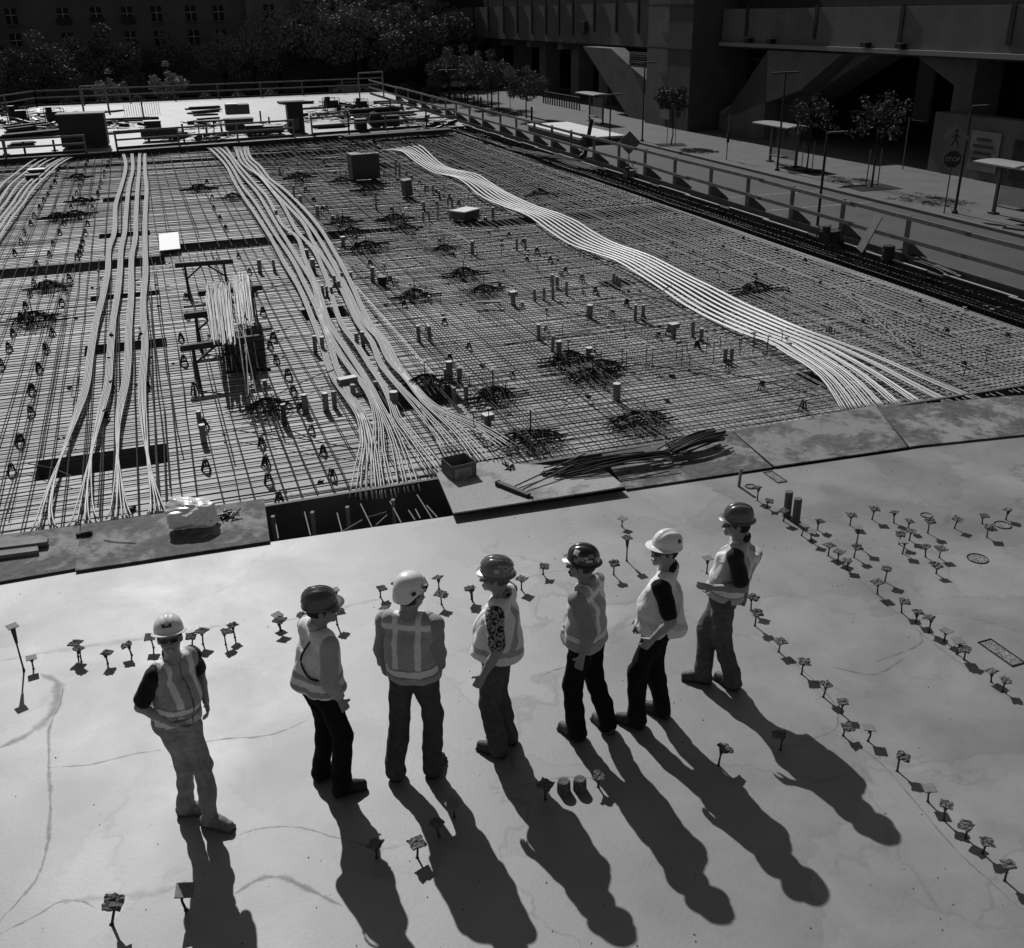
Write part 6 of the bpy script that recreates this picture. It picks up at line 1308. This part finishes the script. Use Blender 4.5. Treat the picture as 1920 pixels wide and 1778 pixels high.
# bollards
for i, (x, y) in enumerate(((853, 189), (865, 193), (877, 197), (889, 201), (902, 204), (997, 226))):
    P = at(x, y, S0); root = empty('bollard', P, 0, 'black bollard by the far street trees' if i < 5 else 'single black bollard near the round street tree', 'bollard', 'bollards by the street trees' if i < 5 else None); mb = MB(); mb.tube([(0, 0, 0), (0, 0, 1.0), (0, 0, 1.05)], [.09, .09, .03], 9); mb.build('post', M_steel, root)
mb = None
fr = groot('bike_rack', 37.5, 92, S0, 'row of dark railings on the far pavement', 'railing')
for k in range(16): gbox(fr, 'upright', M_steel, 37.45, 37.55, 88.5+k*.6, 88.6+k*.6, S0, S0+1.05)
gbox(fr, 'top_rail', M_steel, 37.44, 37.56, 88.4, 97.8, S0+1.05, S0+1.11)
# bus shelters
def shelter(v, u, label, L=3.6, D2=1.5, zr=2.15, glass=True):
    r_ = groot('bus_shelter', v, u, S0, label, 'bus shelter')
    mb = MB(); n = 8; P = []
    for i in range(n+1):
        t = i/n; x = -D2/2+D2*t; P.append((x, zr+.10*math.sin(math.pi*(.15+.7*t))))
    V = [(x, -L/2, z) for x, z in P]+[(x, L/2, z) for x, z in P]+[(x, -L/2, z-.06) for x, z in P]+[(x, L/2, z-.06) for x, z in P]; m = n+1
    F_ = [(i, i+1, m+i+1, m+i) for i in range(n)]+[(2*m+i, 3*m+i, 3*m+i+1, 2*m+i+1) for i in range(n)]+[(i, 2*m+i, 2*m+i+1, i+1) for i in range(n)]+[(m+i, m+i+1, 3*m+i+1, 3*m+i) for i in range(n)]+[(0, m, 3*m, 2*m), (n, 2*m+n, 3*m+n, m+n)]
    mb.add(V, F_); o_ = mb.build('roof', mat('shelter_roof', .34, .35, .5), r_); bm_fix2(o_)
    for y in (-L/2+.5, L/2-.5): MB().box((.35, y, zr/2), (.12, .12, zr)).build('post', M_frame, r_); MB().box((.35, y, .04), (.35, .35, .05)).build('foot', M_steel, r_)
    if glass: MB().box((.45, 0, 1.1), (.02, L-1.1, 1.6)).build('back_panel', mat('shelter_glass', .05, .1, .6, alpha=.35), r_)
    MB().box((.05, 0, .46), (.35, 1.4, .05)).build('bench', M_frame, r_)
    return r_
for (x, y), lab in (((1457, 309), 'middle bus shelter with bright curved roof'), ((1110, 230), 'far bus shelter with bright roof beside the slanted leg'), ((1893, 412), 'nearest bus shelter with bright roof, cut by the right picture edge')):
    v, u = atvu(x, y, S0); shelter(v, u, lab)
# signs
def sign_post(x, y, ytop, label, cat='road sign', z=S0):
    P = at(x, y, z); zt = top_z(P, x, ytop)-z; root = empty('road_sign', P, 0, label, cat); MB().tube([(0, 0, 0), (0, 0, zt)], .03, 6).build('pole', M_frame, root); return root, zt
def face(root, name, poly, z, m, off=-.04, th=.02, parent=None, cx=0.0, rz=None):
    n = len(poly); P = [(cx+p[0], off-th/2, z+p[1]) for p in poly]+[(cx+p[0], off+th/2, z+p[1]) for p in poly]; mb = MB(); mb.add(P, [tuple(range(n)), tuple(range(2*n-1, n-1, -1))]+[(i, n+i, n+(i+1) % n, (i+1) % n) for i in range(n)]); o = mb.build(name, m, parent or root); bm_fix2(o); return o
def text(parent, s, size, loc, m, rx=math.pi/2):
    cu = bpy.data.curves.new('lettering', 'FONT'); cu.body = s; cu.size = size; cu.align_x = 'CENTER'; cu.align_y = 'CENTER'; cu.extrude = .004
    t = bpy.data.objects.new('lettering', cu); col.objects.link(t); bpy.context.view_layer.update(); me = bpy.data.meshes.new_from_object(t); bpy.data.objects.remove(t)
    me.materials.clear(); me.materials.append(m); o = bpy.data.objects.new('lettering', me); col.objects.link(o); o.parent = parent; o.location = loc; o.rotation_euler = (rx, 0, 0); return o
M_signg = mat('sign_face', .16, .5, .4); M_signd = mat('sign_dark', .02, .5, .4); M_white = mat('sign_white', .35, .5, .4)
def walker(root, z, s, parent):
    for a, b, r_ in (((0, .12), (0, -.02), .045), ((0, -.02), (-.10, -.22), .03), ((0, -.02), (.09, -.22), .03), ((0, .09), (-.12, .0), .022), ((0, .09), (.11, .0), .022)):
        mb = MB(); mb.beam((a[0]*s, -.062, z+a[1]*s), (b[0]*s, -.062, z+b[1]*s), r_*s, .008, up=(0, 1, 0)); mb.build('symbol', M_signd, parent)
    mb = MB(); mb.cyl((0, 0, 0), .04*s, .008, 10); o = mb.build('symbol', M_signd, parent); o.location = (0, -.066, z+.19*s); o.rotation_euler = (math.pi/2, 0, 0)
r_, zt = sign_post(1770, 400, 245, 'stop sign under a diamond pedestrian sign, left of the tallest lamp'); oc = [(.36*math.cos(R(22.5+45*i)), .36*math.sin(R(22.5+45*i))) for i in range(8)]
sp_ = face(r_, 'stop_plate', oc, 2.25, M_signd); text(sp_, 'STOP', .24, (0, -.056, 2.25), M_white); dp = face(r_, 'diamond_plate', [(.52, 0), (0, .52), (-.52, 0), (0, -.52)], 3.12, M_signg); walker(r_, 3.12, 1.5, dp); r_.rotation_euler = (0, 0, R(-25))
r_, zt = sign_post(957, 222, 146, 'diamond pedestrian crossing sign on a slim pole by the far trees'); dp = face(r_, 'diamond_plate', [(.62, 0), (0, .62), (-.62, 0), (0, -.62)], 3.6, M_signg); walker(r_, 3.6, 1.6, dp)
r_, zt = sign_post(1178, 330, 262, 'back of a diamond road work sign on the near road side', z=STREET_Z); dp = face(r_, 'diamond_plate', [(.62, 0), (0, .62), (-.62, 0), (0, -.62)], 1.75, mat('sign_back', .12, .5, .4)); MB().tube([(-.5, .1, 0), (0, 0, 1.0), (.5, .1, 0)], .03, 5).build('stand', M_frame, r_)
r_, zt = sign_post(1362, 300, 215, 'thin pole with a small box on the pavement', 'pole'); MB().box((0, -.05, 1.25), (.14, .14, .5)).build('box', M_black, r_)
r_, zt = sign_post(1692, 318, 220, 'thin pale leaning pole before the dark opening', 'pole')
# wall sign
v_ = on_v(1845, 285, 39.93); ws = groot('wall_sign', 39.93, float(v_ @ UU), -1.0, 'pale notice board with four lines of lettering on the low wall', 'sign')
MB().box((0, 0, 0.05), (.06, 2.0, 1.9)).build('panel', M_signg, ws)
for k, w_ in enumerate((1.0, 1.4, 1.2, 1.3)): MB().box((-.035, .1, .62-.33*k), (.012, w_, .15)).build('print_line', M_signd, ws)
# bright flat unit on the road, parked cars far off
tr_ = groot('road_platform', 30, 71, STREET_Z, 'bright white low platform lying on the road behind the guard rail', 'platform')
gbox(tr_, 'deck', mat('white_deck', .6, .6, .3, var=.05, scale=1), 27.9, 31.3, 65.8, 76.2, STREET_Z+.35, STREET_Z+.5); gbox(tr_, 'skirt', M_frame, 28.0, 31.2, 65.9, 76.1, STREET_Z+.02, STREET_Z+.349)
def car(P, rz, label, m, group='cars in the far street'):
    root = empty('parked_car', P, rz, label, 'car', group); mb = MB()
    prof = [(-2.2, .35), (-2.15, .8), (-1.5, .92), (-.9, 1.4), (.7, 1.42), (1.3, .95), (2.1, .85), (2.2, .4)]; n = len(prof)
    mb.add([(x, -.86, z) for x, z in prof]+[(x, .86, z) for x, z in prof], [tuple(range(n)), tuple(range(2*n-1, n-1, -1))]+[(i, n+i, n+(i+1) % n, (i+1) % n) for i in range(n)]); o = mb.build('body', m, root); bm_fix2(o)
    MB().box((-.1, 0, 1.16), (1.7, 1.74, .34)).build('window', M_pane, root)
    for x in (-1.35, 1.35):
        for y in (-.8, .8): w_ = MB().cyl((0, 0, -.1), .33, .2, 14).build('wheel', M_black, root); w_.location = (x, y, .33); w_.rotation_euler = (math.pi/2, 0, 0)
mc1, mc2, mc3 = mat('car_grey', .08, .25, .6, coat=.5), mat('car_white', .5, .25, .6, coat=.5), mat('car_dark', .02, .25, .6, coat=.5)
for i, (v, u, rz, m, lab) in enumerate(((-14, 102, 0, mc1, 'grey car half hidden behind the hedge, far left'), (8.5, 99, 0, mc1, 'grey car seen through the far guard rail'), (14.5, 99.5, 0, mc2, 'white car behind the right end of the far rail'), (23, 121, .1, mc2, 'white car in the cross street, left'), (29.5, 124, .0, mc3, 'dark car in the cross street'), (36, 122, .1, mc2, 'white car under the end of the raised wing'), (47, 121, .0, mc2, 'white car glimpsed between the wing columns'))):
    car(W(v, u, STREET_Z), GA+rz, lab, m, None)

# ------------------------------------------------------------------ clutter on the far deck
def fp(x, y, z=0.0): return at(x, y, z)
def ebox(x, y, w_, d_, h_, label, cat, name, m, lid=None, rz=GA, extra=None):
    root = empty(name, fp(x, y), rz, label, cat); MB().box((0, 0, h_/2+.05), (w_, d_, h_-.1)).build('body', m, root); MB().box((0, 0, h_+.02), (w_*1.05, d_*1.05, .05)).build('lid', lid or m, root)
    for s in (-1, 1): MB().box((s*w_*.35, 0, .025), (.12, d_*.96, .05)).build('skid', M_black, root)
    return root
ebox(163, 276, 2.15, 1.2, 1.60, 'biggest black gang box at the near edge of the far deck, left', 'gang box', 'gang_box', M_black, M_wood if 'M_wood' in globals() else M_dark, rz=GA-.05)
sb = ebox(300, 264, 1.55, .6, .42, 'dark job box with a board reading MONARCH on the far deck', 'job box', 'job_box', M_dark); 
bd_ = MB().box((0, -.36, .42), (1.8, .03, .50)).build('sign_board', mat('board_grey', .07, .7, .2), sb); text(bd_, 'MONARCH', .36, (0, -.385, .42), M_black)
ebox(288, 247, .9, .7, .55, 'black box standing behind the lettered job box', 'box', 'tool_box', M_black)
ebox(450, 247, 1.5, .9, .66, 'grey carton stack lower box in the middle of the far deck', 'box', 'stacked_box', mat('box_grey', .09, .8, .2, var=.15, scale=2))
o_ = empty('stacked_box', fp(449, 240)+np.array([0, 0, .74]), GA, 'paler box on top of the grey carton stack', 'box'); MB().box((0, 0, .28), (1.3, .8, .52)).build('body', mat('box_grey2', .11, .8, .2, var=.15, scale=2), o_); MB().box((-.3, 0, .57), (.6, .75, .05)).build('flap', M_cap if 'M_cap' in globals() else M_white, o_)
cab = empty('power_cabinet', fp(556, 248), GA, 'tall black cabinet with wide flat roof on the far deck', 'cabinet'); MB().box((0, 0, .75), (.85, .7, 1.5)).build('body', M_black, cab); MB().box((-.1, 0, 1.56), (1.45, 1.0, .10)).build('roof', M_dark, cab); MB().box((0, -.36, .45), (.3, .02, .6)).build('door_panel', M_frame, cab)
ebox(512, 252, 1.1, .6, .40, 'low black machine with pipes left of the tall cabinet', 'machine', 'pump_unit', M_black); ebox(478, 254, .9, .8, .5, 'small dark box in front of the carton stack', 'box', 'tool_box', M_black)
gcr = ebox(732, 240, .95, .7, .62, 'ribbed dark crate near the right end of the far deck', 'crate', 'ribbed_crate', M_dark)
for k in range(6): MB().box((-.40+.16*k, -.37, .34), (.03, .04, .5)).build('rib', M_black, gcr)
ebox(677, 246, .6, .6, .6, 'tall black box left of the cable drum on the far deck', 'box', 'tool_box', M_black)
dr = empty('cable_drum', fp(705, 240), GA, 'dark cable drum with a pale rim by the near edge of the far deck', 'drum')
for s in (-1, 1): w_ = MB().cyl((0, 0, -.03), .42, .06, 20).build('flange', M_black, dr); w_.location = (0, s*.28, .42); w_.rotation_euler = (math.pi/2, 0, 0)
w_ = MB().cyl((0, 0, -.25), .26, .5, 16).build('cable', M_dark, dr); w_.location = (0, 0, .42); w_.rotation_euler = (math.pi/2, 0, 0); mb = MB(); mb.tube([(.44*math.cos(t), -.30, .42+.44*math.sin(t)) for t in np.linspace(2.0, 4.6, 12)], .03, 5); mb.build('rim', M_white, dr)
for x, y, sc, lab in ((622, 208, 1.2, 'compact black engine unit in the middle right of the far deck'), (678, 206, 1.0, 'small upright machine near the far right rail'), (105, 232, 1.3, 'dark machine heap behind the biggest gang box, left'), (36, 232, 1.4, 'dark machine at the left edge of the far deck')):
    small_machine(x, y, 0, sc*1.35, lab, 'machine', 'engine_unit', M_black)
def lumber(x0, y0, x1, y1, n, label, w_=.28, zt=0.0, m=None, th=.09, sp=.3):
    A_, B_ = fp(x0, y0), fp(x1, y1); c = (A_+B_)/2; root = empty('lumber_stack', c, 0, label, 'lumber'); D = (B_-A_)/np.linalg.norm(B_-A_); N = np.array([-D[1], D[0], 0]); rs = np.random.default_rng(int(x0*7+y0))
    for k in range(n):
        a = N*rs.uniform(-sp, sp)+D*rs.uniform(-.3, .3)+np.array([0, 0, .06+th*(k//3)]); MB().beam(A_-c+a, B_-c+a+N*rs.normal(0, .05), w_, th*.85).build('board', m or M_woodD, root)
for i, (x0, y0, x1, y1, n, lab) in enumerate(((355, 206, 412, 203, 4, 'dark boards near the far rail, left of centre'), (362, 214, 415, 209, 4, 'second row of dark boards left of centre'), (365, 218, 403, 216, 3, 'short boards just below the second row'), (367, 229, 408, 226, 4, 'boards in front of the trestle group'), (198, 229, 290, 225, 6, 'long dark timber right of the biggest gang box'), (530, 196, 585, 194, 5, 'boards by the far rail above the tall cabinet'), (568, 205, 608, 203, 3, 'thin boards right of the tall cabinet'), (590, 216, 630, 213, 3, 'thin boards below the compact engine unit'), (655, 214, 745, 208, 9, 'long dark stack of timber left of the right end'), (665, 224, 770, 216, 6, 'nearer long timber by the ribbed crate'), (705, 195, 758, 193, 4, 'small boards near the far right corner'), (20, 250, 95, 240, 10, 'large pile of planks at the left edge of the far deck'), (10, 262, 130, 250, 8, 'lower pile of planks at the left edge'), (25, 275, 65, 272, 6, 'short dark heap of boards at the left near edge'), (592, 241, 650, 238, 4, 'low boards right of the tall cabinet'), (640, 262, 840, 248, 6, 'long dark boards over the far ends of the pale tendons'), (190, 212, 228, 209, 3, 'thin boards near the left part of the far rail'), (200, 252, 290, 245, 3, 'thin boards before the lettered box'))): lumber(x0, y0, x1, y1, n, lab)
for i, (x, y) in enumerate(((395, 254), (410, 252))):
    P = fp(x, y); root = empty('sawhorse', P, GA, 'sawhorse with thin legs before the grey carton stack', 'sawhorse', 'sawhorses on the far deck'); MB().box((0, 0, .72), (1.4, .14, .1)).build('beam', M_black, root)
    for sx in (-.55, -.2, .2, .55):
        for sy in (-.25, .25): MB().beam((sx, 0, .7), (sx*1.1, sy, 0), .035, .035).build('leg', M_black, root)
# portal frames at the far rail
for (x0, x1, y, yt, lab) in ((158, 205, 214, 164, 'tall slim goal post frame at the left part of the far rail'), (675, 720, 188, 139, 'tall slim goal post frame at the far right corner')):
    A_, B_ = fp(x0, y), fp(x1, y-3); c = (A_+B_)/2; h_ = top_z(A_, x0, yt) if 'top_z' in globals() else 2.2; root = empty('portal_frame', c, 0, lab, 'frame'); h_ = min(h_, 3.2)
    MB().beam(A_-c, A_-c+np.array([0, 0, h_]), .10, .10).build('post', M_rail, root); MB().beam(B_-c, B_-c+np.array([0, 0, h_]), .10, .10).build('post', M_rail, root); MB().beam(A_-c+np.array([0, 0, h_+.05]), B_-c+np.array([0, 0, h_+.05]), .12, .10).build('beam', M_rail, root)
for i, (x, y, yt) in enumerate(((270, 224, 190), (12, 290, 262), (48, 290, 265), (103, 283, 262), (275, 255, 237), (346, 268, 232), (506, 240, 219), (570, 252, 218), (586, 254, 216), (655, 254, 208), (800, 242, 204), (733, 220, 186), (490, 232, 208), (610, 208, 186))):
    P = fp(x, y); mb = MB(); mb.box((P[0], P[1], (top_z(P, x, yt))/2), (.08, .08, top_z(P, x, yt))); mb.box((P[0], P[1], .03), (.3, .3, .05), GA); tag(mb.build('steel_upright', M_black), 'single thin dark upright on the far deck', 'upright', 'uprights on the far deck')
# starter bars sticking up
for (x0, x1, y0, y1, lab) in ((235, 300, 220, 214, 'row of thin starter bars by the long timber'), (640, 665, 224, 222, 'short row of starter bars near the right timber')):
    root = empty('starter_bars', fp((x0+x1)/2, (y0+y1)/2), 0, lab, 'starter bars'); c = np.array(root.location)
    for k in range(16): t = k/15; P = fp(x0+(x1-x0)*t, y0+(y1-y0)*t)-c; MB().tube([P, P+np.array([0, 0, .75])], .014, 4).build('bar', M_rebar, root)

# jumbled heaps of tools, hoses and offcuts that cover the far deck
def heap(x, y, w_, n, label, seed, hmax=.35):
    rs = np.random.default_rng(seed); root = empty('tool_heap', fp(x, y), GA, label, 'heap')
    for nm, cnt, m in (('bars', n, M_rebar), ('boards', max(n//3, 3), M_woodD), ('bits', max(n//2, 3), M_black)):
        mb = MB()
        for k in range(cnt):
            p = np.array([rs.normal(0, w_*.35), rs.normal(0, w_*.22), rs.uniform(.02, hmax)]); a = rs.normal(0, .5)+(0 if rs.random() < .7 else 1.4); L = rs.uniform(.15, .5)*w_*(.4 if nm == 'bits' else 1); d = np.array([math.cos(a), math.sin(a), rs.normal(0, .18)])*L; q = p-d; q[2] = max(q[2], .02); e = p+d; e[2] = max(e[2], .02)
            if nm == 'bars': mb.tube([q, (q+e)/2+np.array([0, 0, .03]), e], .014, 4)
            elif nm == 'boards': mb.beam(q, e, .10, .035)
            else: mb.beam(q, e, rs.uniform(.06, .2), rs.uniform(.05, .22))
        mb.build({'bars': 'bar_bits', 'boards': 'offcuts', 'bits': 'tools'}[nm], m, root)
for i, (x, y, w_, n, lab) in enumerate(((330, 258, 1.5, 22, 'dark jumble right of the lettered job box'), (410, 262, 2.0, 16, 'low jumble under the two sawhorses'), (486, 250, 1.6, 24, 'jumble of hoses and tools right of the grey cartons'), (530, 246, 1.4, 22, 'tall jumble of pipes left of the tall cabinet'), (60, 236, 2.6, 26, 'jumble of boards and steel at the far left'), (110, 246, 1.8, 20, 'jumble just left of the biggest gang box'), (215, 240, 2.2, 18, 'thin brushy heap right of the biggest gang box'), (85, 222, 2.4, 18, 'low heap near the left bend of the far rail'), (615, 222, 1.8, 14, 'sparse heap below the compact engine unit'), (650, 204, 2.0, 18, 'heap between the two far machines'), (770, 232, 1.5, 16, 'heap near the right end of the far deck'), (745, 206, 1.6, 14, 'small heap close to the right hand rail'), (655, 228, 1.8, 18, 'brushy heap in front of the starter bars'), (385, 240, 1.4, 14, 'small heap left of the grey cartons'), (570, 228, 1.6, 10, 'sparse heap behind the tall cabinet'), (20, 216, 1.8, 14, 'heap against the leftmost far rail'), (820, 240, 1.4, 12, 'flat heap at the right corner of the far deck'))):
    heap(x, y, w_*1.1, n, lab, 300+i)
# ------------------------------------------------------------------ tell repeats in a row apart by their order across the picture
ORD = ['leftmost', 'second from left', 'third from left', 'fourth from left', 'fifth from left', 'sixth from left', 'seventh from left', 'eighth from left', 'ninth from left', 'tenth from left', 'eleventh from left', 'twelfth from left', 'thirteenth from left', 'fourteenth from left', 'fifteenth from left', 'sixteenth from left', 'seventeenth from left', 'eighteenth from left', 'nineteenth from left', 'twentieth from left']
def screen_x(o):
    p = np.array(o.location)-CP; fwd = np.array([0, math.cos(PITCH), -math.sin(PITCH)]); return p[0]/max(float(p @ fwd), .1)
fam = {}
for o in scene.objects:
    if o.parent is None and o.get('label'): fam.setdefault((o.get('group'), o['label']), []).append(o)
for (g_, lb), L in fam.items():
    if 2 <= len(L) <= 20:
        L.sort(key=screen_x)
        for i, o in enumerate(L):
            t = ORD[i] if i < len(L)-1 else 'rightmost'
            o['label'] = '%s, %s' % (lb, t if len(lb.split())+len(t.split()) <= 16 else t.replace(' from left', ''))
            if len(o['label'].split()) > 16: print('LONG', o['label'])
